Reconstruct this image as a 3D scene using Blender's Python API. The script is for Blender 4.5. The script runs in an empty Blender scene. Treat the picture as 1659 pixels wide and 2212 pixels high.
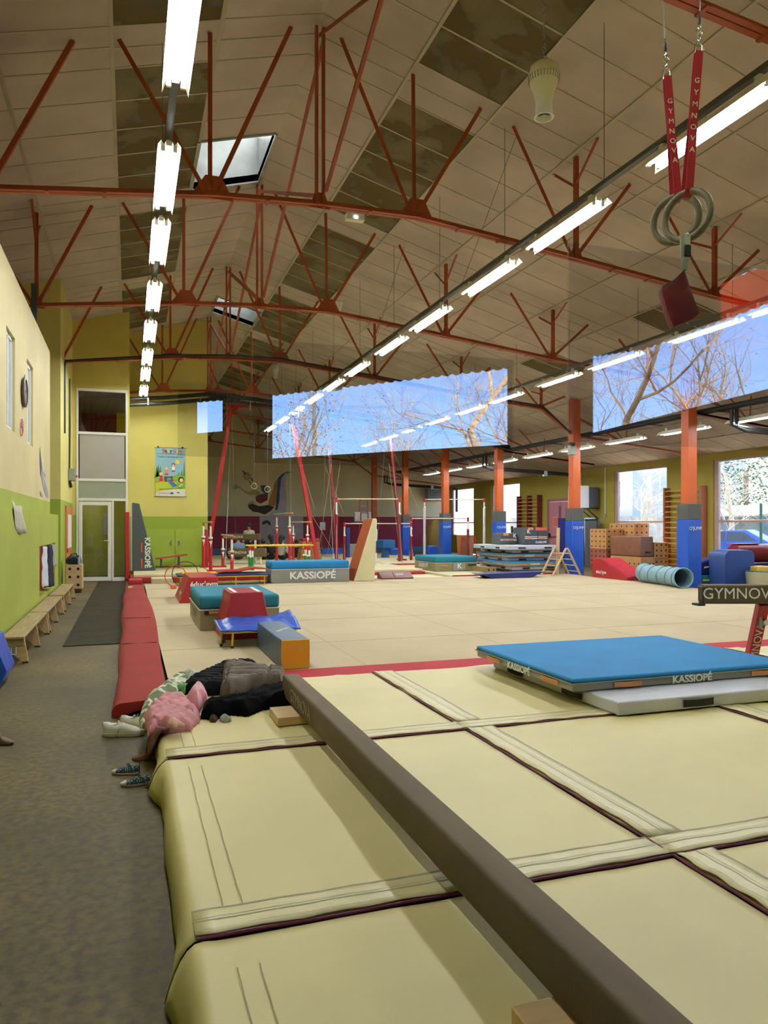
import bpy, bmesh, math, random
from math import sin, cos, pi, radians as R
from mathutils import Vector, Matrix, noise as mnoise
from mathutils.geometry import tessellate_polygon
V = Vector
C = bpy.context.scene.collection
# ---------------------------------------------------------------- camera, sky, sun, exposure
EYE = 1.5; FPX = 1600.0; VPX = 280.0; HOR = 1134.0
TH = math.atan((829.5 - VPX) / FPX); SN, CS = sin(TH), cos(TH); KPX = FPX / CS
cam = bpy.data.cameras.new('camera'); camo = bpy.data.objects.new('camera', cam); C.objects.link(camo)
camo.location = (0, 0, EYE); camo.rotation_euler = (R(90), 0, -TH)
cam.sensor_fit = 'VERTICAL'; cam.sensor_height = 36; cam.lens = FPX / 2212 * 36
cam.shift_y = (HOR - 1106) / 2212; cam.clip_start = 0.05; cam.clip_end = 400
bpy.context.scene.camera = camo
SC = bpy.context.scene
SC.view_settings.view_transform = 'Standard'; SC.view_settings.look = 'None'
SC.view_settings.gamma = 1; SC.view_settings.use_curve_mapping = False
SC.view_settings.exposure = 0.93
TUBE = 62.0
SKY = 1.25           # sky strength
SUNE = 13.0
w = bpy.data.worlds.new('sky'); SC.world = w; w.use_nodes = True
nt = w.node_tree; bg = nt.nodes['Background']
tc = nt.nodes.new('ShaderNodeTexCoord'); sx = nt.nodes.new('ShaderNodeSeparateXYZ')
nt.links.new(tc.outputs['Generated'], sx.inputs[0])
# away from the sun (south of the hall, -Y) the sky is a clear blue; towards it a pale haze
az = nt.nodes.new('ShaderNodeMapRange'); az.inputs[1].default_value = -0.75; az.inputs[2].default_value = 0.1
nt.links.new(sx.outputs['Y'], az.inputs[0])
el = nt.nodes.new('ShaderNodeMapRange'); el.inputs[1].default_value = 0.0; el.inputs[2].default_value = 0.22
nt.links.new(sx.outputs['Z'], el.inputs[0])
blue = nt.nodes.new('ShaderNodeMix'); blue.data_type = 'RGBA'
blue.inputs['A'].default_value = (1.1, 1.85, 2.7, 1); blue.inputs['B'].default_value = (0.32, 0.82, 2.1, 1)
nt.links.new(el.outputs[0], blue.inputs['Factor'])
mx = nt.nodes.new('ShaderNodeMix'); mx.data_type = 'RGBA'
nt.links.new(az.outputs[0], mx.inputs['Factor']); nt.links.new(blue.outputs['Result'], mx.inputs['A'])
mx.inputs['B'].default_value = (1.5, 1.72, 1.9, 1)
nt.links.new(mx.outputs['Result'], bg.inputs[0]); bg.inputs[1].default_value = SKY
sl = bpy.data.lights.new('sun', 'SUN'); sl.energy = SUNE; sl.angle = R(0.6); sl.color = (1, .93, .82)
so = bpy.data.objects.new('sun', sl); C.objects.link(so)
so.rotation_euler = (R(50), 0, R(165))     # shines from high beyond the far end
SC.cycles.use_denoising = True; SC.cycles.adaptive_threshold = 0.03
SC.cycles.max_bounces = 6; SC.cycles.diffuse_bounces = 4; SC.cycles.glossy_bounces = 3
SC.cycles.transparent_max_bounces = 8; SC.cycles.sample_clamp_indirect = 6
SC.cycles.caustics_reflective = False; SC.cycles.caustics_refractive = False

def portal(name, loc, rot, sx_, sy_):
    l = bpy.data.lights.new(name, 'AREA'); l.shape = 'RECTANGLE'; l.size = sx_; l.size_y = sy_
    l.cycles.is_portal = True
    o = bpy.data.objects.new(name, l); C.objects.link(o); o.location = loc; o.rotation_euler = rot
# ---------------------------------------------------------------- photo rays: where a pixel's ray meets a plane of the place
def at(px, py, z=0.0):
    zc = FPX * (EYE - z) / (py - HOR); x = (px - VPX) * zc / KPX
    return V((x, (zc - SN * x) / CS, z))
def atY(px, py, Y):
    t = (px - VPX) / KPX; x = t * CS * Y / (1 - SN * t); zc = SN * x + CS * Y
    return V((x, Y, EYE - (py - HOR) * zc / FPX))
def atX(px, py, X):
    zc = X * KPX / (px - VPX)
    return V((X, (zc - SN * X) / CS, EYE - (py - HOR) * zc / FPX))
def atD(px, py, zc):
    x = (px - VPX) * zc / KPX
    return V((x, (zc - SN * x) / CS, EYE - (py - HOR) * zc / FPX))
def roof(x): return 7.9 - .28 * abs(x - 2.3)
# ---------------------------------------------------------------- materials
def lin(h):
    c = [int(h[i:i + 2], 16) / 255 for i in (0, 2, 4)]
    return tuple(((v + .055) / 1.055) ** 2.4 if v > .04045 else v / 12.92 for v in c) + (1,)
MATS = {}
def mat(name, hexc, rough=.55, metal=0.0, var=.06, vs=3.0, bump=0.0, bs=30.0, emit=0.0, spec=.5, alpha=1.0, sheen=0.0, stretch=None):
    if name in MATS: return MATS[name]
    m = bpy.data.materials.new(name); m.use_nodes = True; MATS[name] = m
    n = m.node_tree; p = n.nodes['Principled BSDF']; col = lin(hexc)
    p.inputs['Roughness'].default_value = rough; p.inputs['Metallic'].default_value = metal
    p.inputs['Specular IOR Level'].default_value = spec
    if sheen: p.inputs['Sheen Weight'].default_value = sheen
    tcn = n.nodes.new('ShaderNodeTexCoord'); src = tcn.outputs['Object']
    if stretch:
        mp = n.nodes.new('ShaderNodeMapping'); mp.inputs['Scale'].default_value = stretch
        n.links.new(src, mp.inputs[0]); src = mp.outputs[0]
    if var:
        nz = n.nodes.new('ShaderNodeTexNoise'); nz.inputs['Scale'].default_value = vs; nz.inputs['Detail'].default_value = 5
        n.links.new(src, nz.inputs['Vector'])
        mxn = n.nodes.new('ShaderNodeMix'); mxn.data_type = 'RGBA'
        mxn.inputs['A'].default_value = tuple(c * (1 - var * 1.6) for c in col[:3]) + (1,)
        mxn.inputs['B'].default_value = tuple(min(1, c * (1 + var * 1.6)) for c in col[:3]) + (1,)
        rm = n.nodes.new('ShaderNodeMapRange'); rm.inputs[1].default_value = .3; rm.inputs[2].default_value = .7
        n.links.new(nz.outputs['Fac'], rm.inputs[0]); n.links.new(rm.outputs[0], mxn.inputs['Factor'])
        n.links.new(mxn.outputs['Result'], p.inputs['Base Color'])
    else: p.inputs['Base Color'].default_value = col
    if bump:
        nb = n.nodes.new('ShaderNodeTexNoise'); nb.inputs['Scale'].default_value = bs; nb.inputs['Detail'].default_value = 4
        n.links.new(src, nb.inputs['Vector'])
        b = n.nodes.new('ShaderNodeBump'); b.inputs['Strength'].default_value = bump; b.inputs['Distance'].default_value = .02
        n.links.new(nb.outputs['Fac'], b.inputs['Height']); n.links.new(b.outputs[0], p.inputs['Normal'])
    if emit:
        p.inputs['Emission Color'].default_value = col; p.inputs['Emission Strength'].default_value = emit
    return m
def glassmat(name, refl, tint=(1, 1, 1, 1), rough=0.0):
    if name in MATS: return MATS[name]
    m = bpy.data.materials.new(name); m.use_nodes = True; MATS[name] = m
    n = m.node_tree; out = n.nodes['Material Output']; n.nodes.remove(n.nodes['Principled BSDF'])
    t = n.nodes.new('ShaderNodeBsdfTransparent'); t.inputs[0].default_value = tint
    g = n.nodes.new('ShaderNodeBsdfGlossy'); g.inputs['Roughness'].default_value = rough
    s = n.nodes.new('ShaderNodeMixShader'); s.inputs[0].default_value = refl
    n.links.new(t.outputs[0], s.inputs[1]); n.links.new(g.outputs[0], s.inputs[2]); n.links.new(s.outputs[0], out.inputs[0])
    return m
# ---------------------------------------------------------------- mesh building
W = {}
class MB:
    def __init__(s): s.v = []; s.f = []; s.m = []
    def add(s, vs, fs, mi=0):
        n = len(s.v); s.v += [V(v) for v in vs]; s.f += [[n + i for i in f] for f in fs]; s.m += [mi] * len(fs); return s
    def box(s, x0, x1, y0, y1, z0, z1, mi=0):
        return s.add([(x, y, z) for z in (z0, z1) for y in (y0, y1) for x in (x0, x1)],
                     [(0, 2, 3, 1), (4, 5, 7, 6), (0, 1, 5, 4), (2, 6, 7, 3), (0, 4, 6, 2), (1, 3, 7, 5)], mi)
    def obox(s, c, sx_, sy_, sz_, M=None, mi=0):
        M = M or Matrix.Identity(3); c = V(c)
        return s.add([c + M @ V((x * sx_ / 2, y * sy_ / 2, z * sz_ / 2)) for z in (-1, 1) for y in (-1, 1) for x in (-1, 1)],
                     [(0, 2, 3, 1), (4, 5, 7, 6), (0, 1, 5, 4), (2, 6, 7, 3), (0, 4, 6, 2), (1, 3, 7, 5)], mi)
    def bar(s, p, q, w_, h_, mi=0, up=(0, 0, 1)):
        p, q = V(p), V(q); d = (q - p).normalized(); u = V(up)
        if abs(d.dot(u)) > .98: u = V((1, 0, 0))
        a = d.cross(u).normalized(); b = a.cross(d)
        vs = [e + a * (i * w_ / 2) + b * (j * h_ / 2) for e in (p, q) for i, j in ((-1, -1), (1, -1), (1, 1), (-1, 1))]
        return s.add(vs, [(3, 2, 1, 0), (4, 5, 6, 7), (0, 1, 5, 4), (1, 2, 6, 5), (2, 3, 7, 6), (3, 0, 4, 7)], mi)
    def angle(s, p, q, w_, t=.008, mi=0, up=(0, 1, 0)):      # L-section steel
        p, q = V(p), V(q); d = (q - p).normalized(); u = V(up)
        a = d.cross(u).normalized(); b = a.cross(d)
        s.bar(p + b * (w_ / 2), q + b * (w_ / 2), t, w_, mi, up=b)
        s.bar(p + a * (w_ / 2), q + a * (w_ / 2), w_, t, mi, up=b)
        return s
    def path(s, pts, r, n=8, closed=False, mi=0, cap=True):
        pts = [V(p) for p in pts]; L = len(pts); rs = r if isinstance(r, (list, tuple)) else [r] * L
        vs = []; ref = None
        for i, p in enumerate(pts):
            if closed: d = pts[(i + 1) % L] - pts[i - 1]
            else: d = pts[min(i + 1, L - 1)] - pts[max(i - 1, 0)]
            d = d.normalized() if d.length > 1e-9 else V((0, 0, 1))
            if ref is None: ref = V((0, 0, 1)) if abs(d.z) < .9 else V((1, 0, 0))
            a = d.cross(ref)
            a = a.normalized() if a.length > 1e-6 else d.orthogonal().normalized()
            b = a.cross(d).normalized(); ref = b
            vs += [p + (a * cos(2 * pi * k / n) + b * sin(2 * pi * k / n)) * rs[i] for k in range(n)]
        fs = []
        for i in range(L if closed else L - 1):
            j = (i + 1) % L
            for k in range(n): fs.append((i * n + k, i * n + (k + 1) % n, j * n + (k + 1) % n, j * n + k))
        if cap and not closed: fs += [tuple(range(n - 1, -1, -1)), tuple((L - 1) * n + k for k in range(n))]
        return s.add(vs, fs, mi)
    def ribbon(s, pts, w_, mi=0):
        vs = []; n = len(pts)
        for i, p in enumerate(pts):
            d = (V(pts[min(i + 1, n - 1)]) - V(pts[max(i - 1, 0)])); q = V((-d.y, d.x, 0)).normalized() * (w_ / 2); vs += [V(p) - q, V(p) + q]
        return s.add(vs, [(2 * i, 2 * i + 2, 2 * i + 3, 2 * i + 1) for i in range(n - 1)], mi)
    def tube(s, p, q, r, r2=None, n=10, mi=0): return s.path([p, q], [r, r if r2 is None else r2], n, mi=mi)
    def prism(s, poly, vec, mi=0):
        poly = [V(p) for p in poly]; n = len(poly); vec = V(vec)
        nrm = sum(((poly[i] - poly[0]).cross(poly[(i + 1) % n] - poly[0]) for i in range(n)), V((0, 0, 0)))
        if nrm.dot(vec) > 0: poly = poly[::-1]
        tri = tessellate_polygon([poly]) if n > 4 else [tuple(range(n))]
        fs = []
        for t in tri:
            t = tuple(t); a = t
            if n > 4:
                nn = (poly[t[1]] - poly[t[0]]).cross(poly[t[2]] - poly[t[0]])
                if nn.dot(vec) > 0: a = t[::-1]
            fs.append(a); fs.append(tuple(i + n for i in a[::-1]))
        fs += [((i + 1) % n, i, i + n, (i + 1) % n + n) for i in range(n)]
        return s.add(poly + [p + vec for p in poly], fs, mi)
    def lathe(s, c, prof, n=24, axis=(0, 0, 1), mi=0):
        c = V(c); ax = V(axis).normalized(); a = ax.orthogonal().normalized(); b = ax.cross(a); vs = []
        for r, h in prof: vs += [c + ax * h + (a * cos(2 * pi * k / n) + b * sin(2 * pi * k / n)) * r for k in range(n)]
        fs = []
        for i in range(len(prof) - 1):
            for k in range(n): fs.append((i * n + k, i * n + (k + 1) % n, (i + 1) * n + (k + 1) % n, (i + 1) * n + k))
        if prof[0][0] > 1e-4: fs.append(tuple(range(n - 1, -1, -1)))
        if prof[-1][0] > 1e-4: fs.append(tuple((len(prof) - 1) * n + k for k in range(n)))
        return s.add(vs, fs, mi)
    def ring(s, c, Rr, r, normal=(0, 0, 1), n=40, m=10, mi=0):
        c = V(c); ax = V(normal).normalized(); a = ax.orthogonal().normalized(); b = ax.cross(a)
        return s.path([c + (a * cos(2 * pi * k / n) + b * sin(2 * pi * k / n)) * Rr for k in range(n)], r, m, True, mi)
    def ball(s, c, r, n=14, sc=(1, 1, 1), M=None, mi=0):
        c = V(c); vs = []; m = n // 2; M = M or Matrix.Identity(3)
        for i in range(1, m):
            t = pi * i / m
            vs += [c + M @ V((r * sc[0] * sin(t) * cos(2 * pi * k / n), r * sc[1] * sin(t) * sin(2 * pi * k / n), r * sc[2] * cos(t))) for k in range(n)]
        vs += [c + M @ V((0, 0, r * sc[2])), c - M @ V((0, 0, r * sc[2]))]; fs = []
        for i in range(m - 2):
            for k in range(n): fs.append((i * n + k, (i + 1) * n + k, (i + 1) * n + (k + 1) % n, i * n + (k + 1) % n))
        T = (m - 1) * n
        for k in range(n): fs += [(T, k, (k + 1) % n), (T + 1, (m - 2) * n + (k + 1) % n, (m - 2) * n + k)]
        return s.add(vs, fs, mi)
    def build(s, name, m, parent=None, smooth=False, bevel=0, label=None, seg=2, kind=None, base=None, sub=0):
        me = bpy.data.meshes.new(name)
        if parent is not None: inv = W[parent].inverted(); vs = [inv @ v for v in s.v]; loc = None
        else:
            if base is None:
                xs = [v.x for v in s.v]; ys = [v.y for v in s.v]; zs = [v.z for v in s.v]
                base = V(((min(xs) + max(xs)) / 2, (min(ys) + max(ys)) / 2, min(zs)))
            loc = V(base); vs = [v - loc for v in s.v]
        me.from_pydata([tuple(v) for v in vs], [], s.f)
        for mm in (m if isinstance(m, (list, tuple)) else [m]): me.materials.append(mm)
        if any(s.m): me.polygons.foreach_set('material_index', s.m)
        me.validate(); me.update()
        if smooth or bevel:
            me.shade_smooth(); me.set_sharp_from_angle(angle=R(38))
        o = bpy.data.objects.new(name, me); C.objects.link(o)
        if parent is not None: o.parent = parent; W[o] = W[parent]
        else: o.location = loc; W[o] = Matrix.Translation(loc)
        if bevel:
            b = o.modifiers.new('edge', 'BEVEL'); b.width = bevel; b.segments = seg; b.limit_method = 'ANGLE'; b.angle_limit = R(30)
            b.use_clamp_overlap = True
        if sub:
            b = o.modifiers.new('sub', 'SUBSURF'); b.levels = sub; b.render_levels = sub
        if label: o['label'] = label
        if kind: o['kind'] = kind
        return o
def thing(name, label, cat, loc=(0, 0, 0), rz=0.0, group=None, kind=None):
    o = bpy.data.objects.new(name, None); C.objects.link(o); o.location = loc; o.rotation_euler = (0, 0, rz)
    o.empty_display_size = .1
    W[o] = Matrix.Translation(V(loc)) @ Matrix.Rotation(rz, 4, 'Z')
    o['label'] = label; o['category'] = cat
    if group: o['group'] = group
    if kind: o['kind'] = kind
    return o
def tag(o, label, cat, group=None):
    o['label'] = label; o['category'] = cat
    if group: o['group'] = group
    return o
def struct(o, label=None):
    o['kind'] = 'structure'
    if label: o['label'] = label
    return o
def dup(root, loc=None, rz=None, label=None, scale=None):
    def cp(o, par):
        c = o.copy(); C.objects.link(c)
        if par is not None: c.parent = par
        for ch in o.children: cp(ch, c)
        return c
    r = cp(root, None)
    if loc is not None: r.location = loc
    if rz is not None: r.rotation_euler = (0, 0, rz)
    if scale is not None: r.scale = scale
    if label: r['label'] = label
    W[r] = Matrix.Translation(V(r.location)) @ Matrix.Rotation(r.rotation_euler.z, 4, 'Z')
    return r
def text(s, size, m, parent, org, xd, up, name='lettering', align='CENTER', bold=.0, depth=.001, width=1.0):
    """flat raised lettering lying on a surface: org = centre, xd = reading direction, up = up of the letters"""
    cu = bpy.data.curves.new('t', 'FONT'); cu.body = s; cu.size = size; cu.align_x = align; cu.align_y = 'CENTER'
    cu.extrude = depth; cu.offset = 0 if 'M' in s else min(bold, .03) * size; cu.resolution_u = 3
    to = bpy.data.objects.new('t', cu); me = bpy.data.meshes.new_from_object(to)
    xd = V(xd).normalized(); up = V(up).normalized(); nz = xd.cross(up)
    M = Matrix((xd, up, nz)).transposed(); b = MB()
    b.add([V(org) + M @ V((v.co.x * width, v.co.y, v.co.z)) for v in me.vertices], [list(p.vertices) for p in me.polygons])
    bpy.data.objects.remove(to); bpy.data.curves.remove(cu); bpy.data.meshes.remove(me)
    return b.build(name, m, parent)
def soft_box(b, x0, x1, y0, y1, z0, z1, puff=.012, n=8, mi=0, seed=0, fine=None):
    """a foam block: a box whose faces swell a little and are not quite flat"""
    nx = max(2, n); ny = max(2, n); nz = 3; idx = {}; vs = []
    def vid(i, j, k):
        if (i, j, k) in idx: return idx[(i, j, k)]
        u, v_, w_ = i / nx, j / ny, k / nz
        x = x0 + (x1 - x0) * u; y = y0 + (y1 - y0) * v_; z = z0 + (z1 - z0) * w_
        bu = sin(pi * u) ** .5; bv = sin(pi * v_) ** .5; bw = sin(pi * w_) ** .5
        h = mnoise.noise(V((x * 2.3 + seed, y * 2.3, z * 3))) * puff * .6
        if i == 0: x -= puff * bv * bw + h * .5 * bv
        if i == nx: x += puff * bv * bw + h * .5 * bv
        if j == 0: y -= puff * bu * bw + h * .5 * bu
        if j == ny: y += puff * bu * bw + h * .5 * bu
        if k == nz: z += puff * bu * bv * .8 + h * bu * bv
        idx[(i, j, k)] = len(vs); vs.append((x, y, z)); return idx[(i, j, k)]
    fs = []
    for i in range(nx):
        for j in range(ny):
            fs.append([vid(i, j, nz), vid(i + 1, j, nz), vid(i + 1, j + 1, nz), vid(i, j + 1, nz)])
            fs.append([vid(i, j, 0), vid(i, j + 1, 0), vid(i + 1, j + 1, 0), vid(i + 1, j, 0)])
    for k in range(nz):
        for i in range(nx):
            fs.append([vid(i, 0, k), vid(i + 1, 0, k), vid(i + 1, 0, k + 1), vid(i, 0, k + 1)])
            fs.append([vid(i, ny, k), vid(i, ny, k + 1), vid(i + 1, ny, k + 1), vid(i + 1, ny, k)])
        for j in range(ny):
            fs.append([vid(0, j, k), vid(0, j, k + 1), vid(0, j + 1, k + 1), vid(0, j + 1, k)])
            fs.append([vid(nx, j, k), vid(nx, j + 1, k), vid(nx, j + 1, k + 1), vid(nx, j, k + 1)])
    return b.add(vs, fs, mi)
def wallgrid(b, axis, p0, p1, u0, u1, z0, z1, holes, mi=0):
    """a wall between p0 and p1 on one axis, u along the other, with rectangular openings (u0,u1,z0,z1)"""
    us = sorted({u0, u1, *[h[0] for h in holes], *[h[1] for h in holes]}); us = [u for u in us if u0 <= u <= u1]
    zs = sorted({z0, z1, *[h[2] for h in holes], *[h[3] for h in holes]}); zs = [z for z in zs if z0 <= z <= z1]
    for a, c in zip(us, us[1:]):
        for d, e in zip(zs, zs[1:]):
            mu, mz = (a + c) / 2, (d + e) / 2
            if any(h[0] < mu < h[1] and h[2] < mz < h[3] for h in holes): continue
            if axis == 'X': b.box(p0, p1, a, c, d, e, mi)
            else: b.box(a, c, p0, p1, d, e, mi)
    return b
# shared materials
M_white = mat('white_paint', 'e6e4dc', .45, var=.02)
M_black = mat('black_plastic', '141414', .5, var=.02)
M_orange = mat('orange_steel', 'a04a26', .5, var=.10, vs=2)
M_pillar = mat('pillar_orange', 'b85420', .45, var=.08, vs=1.5)
M_redst = mat('red_steel', 'b01c22', .35, var=.05)
M_dkred = mat('dark_red_steel', '7c141c', .4, var=.05)
M_wood = mat('birch_plywood', 'c8a878', .5, var=.08, vs=4, stretch=(1, 8, 8))
M_wood2 = mat('bench_wood', '9c855c', .5, var=.12, vs=3, stretch=(8, .8, 8))
M_steel = mat('galvanised_steel', '9a9ea0', .35, .8, var=.05)
M_chrome = mat('chrome', 'c8c8c8', .15, 1, var=0)
M_redv = mat('red_vinyl', 'a4202a', .38, var=.06, vs=2, bump=.25, bs=5)
M_maroonv = mat('maroon_vinyl', '7c1a2c', .35, var=.06, vs=2, bump=.3, bs=6)
M_bluev = mat('blue_vinyl', '1f4fb4', .33, var=.06, vs=2, bump=.5, bs=5)
M_navyv = mat('navy_vinyl', '1c2468', .35, var=.06, bump=.4, bs=5)
M_slate = mat('slate_blue_vinyl', '34506c', .4, var=.06, bump=.2, bs=6)
M_yelv = mat('yellow_vinyl', 'e0ac30', .45, var=.05, bump=.15, bs=8)
M_grey = mat('grey_vinyl', '8c8c88', .42, var=.05, vs=2, bump=.3, bs=5)
M_lgrey = mat('light_grey_vinyl', 'c2c4ce', .35, var=.04, vs=2, bump=.35, bs=6)
M_dgrey = mat('charcoal_vinyl', '45484c', .5, var=.05, vs=2, bump=.2, bs=5)
M_khaki = mat('khaki_vinyl', '8c8462', .4, var=.05, vs=2, bump=.35, bs=5)
M_teal = mat('teal_carpet', '1c7088', .85, var=.06, vs=3, bump=.1, bs=150)
M_blue = mat('blue_jersey', '1878b4', .8, var=.05, vs=3, bump=.1, bs=150)
M_cream = mat('cream_vinyl', 'd6cba0', .5, var=.05, vs=2, bump=.25, bs=6)
M_print = mat('white_print', 'e8e8e4', .5, var=0)
M_strap = mat('orange_webbing', 'c88a5c', .8, var=.05, vs=60)
M_strapk = mat('black_webbing', '181818', .8, var=.05, vs=60)
M_yst = mat('yellow_steel', 'd8b420', .4, var=.04)
M_green = mat('green_steel', '1c7a34', .4, var=.04)
M_beam = mat('beam_suede', '5c4c38', .78, var=.10, vs=2.5, bump=.08, bs=120, stretch=(3, .7, 3))
# ================================================================ THE HALL
XL, XR, YB, GL = -1.42, 17.2, 38.6, 1.2
def plaster(name, up, low, zsplit, rough=.7):
    """wall paint: two colours meeting at a height, slightly blotchy"""
    m = bpy.data.materials.new(name); m.use_nodes = True; n = m.node_tree; p = n.nodes['Principled BSDF']
    g = n.nodes.new('ShaderNodeNewGeometry'); s = n.nodes.new('ShaderNodeSeparateXYZ'); n.links.new(g.outputs['Position'], s.inputs[0])
    c = n.nodes.new('ShaderNodeMath'); c.operation = 'GREATER_THAN'; c.inputs[1].default_value = zsplit; n.links.new(s.outputs['Z'], c.inputs[0])
    mxx = n.nodes.new('ShaderNodeMix'); mxx.data_type = 'RGBA'; mxx.inputs['A'].default_value = lin(low); mxx.inputs['B'].default_value = lin(up)
    n.links.new(c.outputs[0], mxx.inputs['Factor'])
    nz = n.nodes.new('ShaderNodeTexNoise'); nz.inputs['Scale'].default_value = .9; nz.inputs['Detail'].default_value = 6; n.links.new(g.outputs['Position'], nz.inputs['Vector'])
    rm = n.nodes.new('ShaderNodeMapRange'); rm.inputs[1].default_value = .3; rm.inputs[2].default_value = .7; rm.inputs[3].default_value = .88; rm.inputs[4].default_value = 1.06
    n.links.new(nz.outputs['Fac'], rm.inputs[0])
    mu = n.nodes.new('ShaderNodeVectorMath'); mu.operation = 'SCALE'; n.links.new(mxx.outputs['Result'], mu.inputs[0]); n.links.new(rm.outputs[0], mu.inputs['Scale'])
    n.links.new(mu.outputs[0], p.inputs['Base Color']); p.inputs['Roughness'].default_value = rough
    nb = n.nodes.new('ShaderNodeTexNoise'); nb.inputs['Scale'].default_value = 40; n.links.new(g.outputs['Position'], nb.inputs['Vector'])
    b = n.nodes.new('ShaderNodeBump'); b.inputs['Strength'].default_value = .25; b.inputs['Distance'].default_value = .01
    n.links.new(nb.outputs['Fac'], b.inputs['Height']); n.links.new(b.outputs[0], p.inputs['Normal'])
    return m
P_left = plaster('plaster_left', 'ccbd8a', '9ca63c', 1.95)
P_yel = plaster('plaster_yellow', 'd2c56c', '94a832', 1.76)
P_grn = plaster('plaster_green', '9ca63c', '9ca63c', -5)
P_back = plaster('plaster_back', 'ccc09a', '8c2440', 1.95)
P_right = plaster('plaster_right', '9c8c34', '9c8c34', -5)
# floor -------------------------------------------------------------
def concrete():
    m = bpy.data.materials.new('concrete'); m.use_nodes = True; n = m.node_tree; p = n.nodes['Principled BSDF']
    g = n.nodes.new('ShaderNodeNewGeometry')
    def nz(sc, det=6, v=None):
        t = n.nodes.new('ShaderNodeTexNoise'); t.inputs['Scale'].default_value = sc; t.inputs['Detail'].default_value = det
        n.links.new(g.outputs['Position'], t.inputs['Vector']); return t
    a = nz(.8, 8); b = nz(22, 10); r = n.nodes.new('ShaderNodeValToRGB')
    r.color_ramp.elements[0].position = .3; r.color_ramp.elements[0].color = lin('42371f'); r.color_ramp.elements[1].position = .7; r.color_ramp.elements[1].color = lin('665636')
    n.links.new(a.outputs['Fac'], r.inputs[0])
    r2 = n.nodes.new('ShaderNodeValToRGB'); r2.color_ramp.elements[0].position = .35; r2.color_ramp.elements[0].color = (.5, .5, .5, 1); r2.color_ramp.elements[1].position = .62; r2.color_ramp.elements[1].color = (1.3, 1.3, 1.3, 1)
    n.links.new(b.outputs['Fac'], r2.inputs[0])
    mu = n.nodes.new('ShaderNodeMix'); mu.data_type = 'RGBA'; mu.blend_type = 'MULTIPLY'; mu.inputs['Factor'].default_value = 1
    n.links.new(r.outputs[0], mu.inputs['A']); n.links.new(r2.outputs[0], mu.inputs['B'])
    # dark scuffs
    v = n.nodes.new('ShaderNodeTexVoronoi'); v.inputs['Scale'].default_value = 1.7; mp = n.nodes.new('ShaderNodeMapping'); mp.inputs['Scale'].default_value = (1, 1.4, 1)
    n.links.new(g.outputs['Position'], mp.inputs[0]); n.links.new(mp.outputs[0], v.inputs['Vector'])
    lt = n.nodes.new('ShaderNodeMath'); lt.operation = 'LESS_THAN'; lt.inputs[1].default_value = .035; n.links.new(v.outputs['Distance'], lt.inputs[0])
    m2 = n.nodes.new('ShaderNodeMix'); m2.data_type = 'RGBA'; n.links.new(lt.outputs[0], m2.inputs['Factor']); n.links.new(mu.outputs['Result'], m2.inputs['A']); m2.inputs['B'].default_value = lin('2c2a22')
    n.links.new(m2.outputs['Result'], p.inputs['Base Color'])
    rr = n.nodes.new('ShaderNodeMapRange'); rr.inputs[3].default_value = .45; rr.inputs[4].default_value = .8; p.inputs['Specular IOR Level'].default_value = .3; n.links.new(b.outputs['Fac'], rr.inputs[0]); n.links.new(rr.outputs[0], p.inputs['Roughness'])
    bp = n.nodes.new('ShaderNodeBump'); bp.inputs['Strength'].default_value = .12; bp.inputs['Distance'].default_value = .01
    n.links.new(nz(60).outputs['Fac'], bp.inputs['Height']); n.links.new(bp.outputs[0], p.inputs['Normal'])
    return m
struct(MB().box(-3, XR + .2, -10, YB + .2, -.12, 0).build('floor', concrete()), 'worn grey concrete floor')
M_path = mat('dark_floor_strip', '322d20', .9, var=.15, vs=3, bump=.2, bs=60, spec=.15)
tag(MB().box(-.78, -.09, 9.9, 20.9, 0.001, .012).build('floor_runner', M_path, bevel=.003), 'dark grey runner lying on the concrete between the benches and the red edge mat', 'floor mat')
# left wall: recessed upper part, thicker green lower part ---------------
YE = 15.9
wm = [(10.45, 11.2, 2.76, 4.04), (12.43, 13.2, 2.76, 4.04)]
struct(wallgrid(MB(), 'X', -1.9, -1.48, GL, YE, 0, 4.9, wm).build('wall_left', P_left), 'pale yellow left wall with a green lower band')
rc = (12.75, 15.35, .36, 1.16)
b = wallgrid(MB(), 'X', -1.62, -1.34, GL, 16.0, 0, 1.7, [rc])
struct(b.build('wall_left_lower', P_grn), 'projecting green lower part of the left wall')
tag(MB().box(-1.475, -1.46, rc[0], rc[1], rc[2], rc[3]).build('recess_lining', mat('orange_board', 'c0562a', .5)), 'orange board lining the coat recess in the green wall', 'board')
for i, h in enumerate(wm):
    f = MB(); y0, y1, z0, z1 = h
    for a in (y0, (y0 + y1) / 2 - .02, y1 - .05): f.box(-1.56, -1.515, a, a + .05, z0, z1)
    f.box(-1.56, -1.515, y0, y1, z0, z0 + .05); f.box(-1.56, -1.515, y0, y1, z1 - .05, z1)
    o = struct(f.build('window_%d' % (i + 1), M_white), 'narrow white framed window high in the left wall')
    MB().box(-1.545, -1.535, y0 + .05, y1 - .05, z0 + .05, z1 - .05).build('pane', mat('frosted_pane', 'a8b4c0', .15, var=0, spec=.8), o)
struct(MB().box(-1.9, XL, 17.5, 21.3, 0, 8).build('wall_left_far', plaster('plaster_lf', 'd8cc78', '94a832', 2.06)), 'yellow and green left wall beyond the recess')
struct(MB().box(-5, -1.9, 17.5, 17.7, 0, 8).build('wall_recess', plaster('plaster_rc', 'c8bc60', '7c9430', 2.06)), 'yellow wall facing down the hall beside the recess')
struct(MB().box(-5.2, -5, GL, 17.6, 0, 8).build('wall_outer_left', P_yel))
struct(MB().box(-5, -1.9, GL, 17.6, 4.8, 4.9).build('ceiling_store', P_yel))
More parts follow.
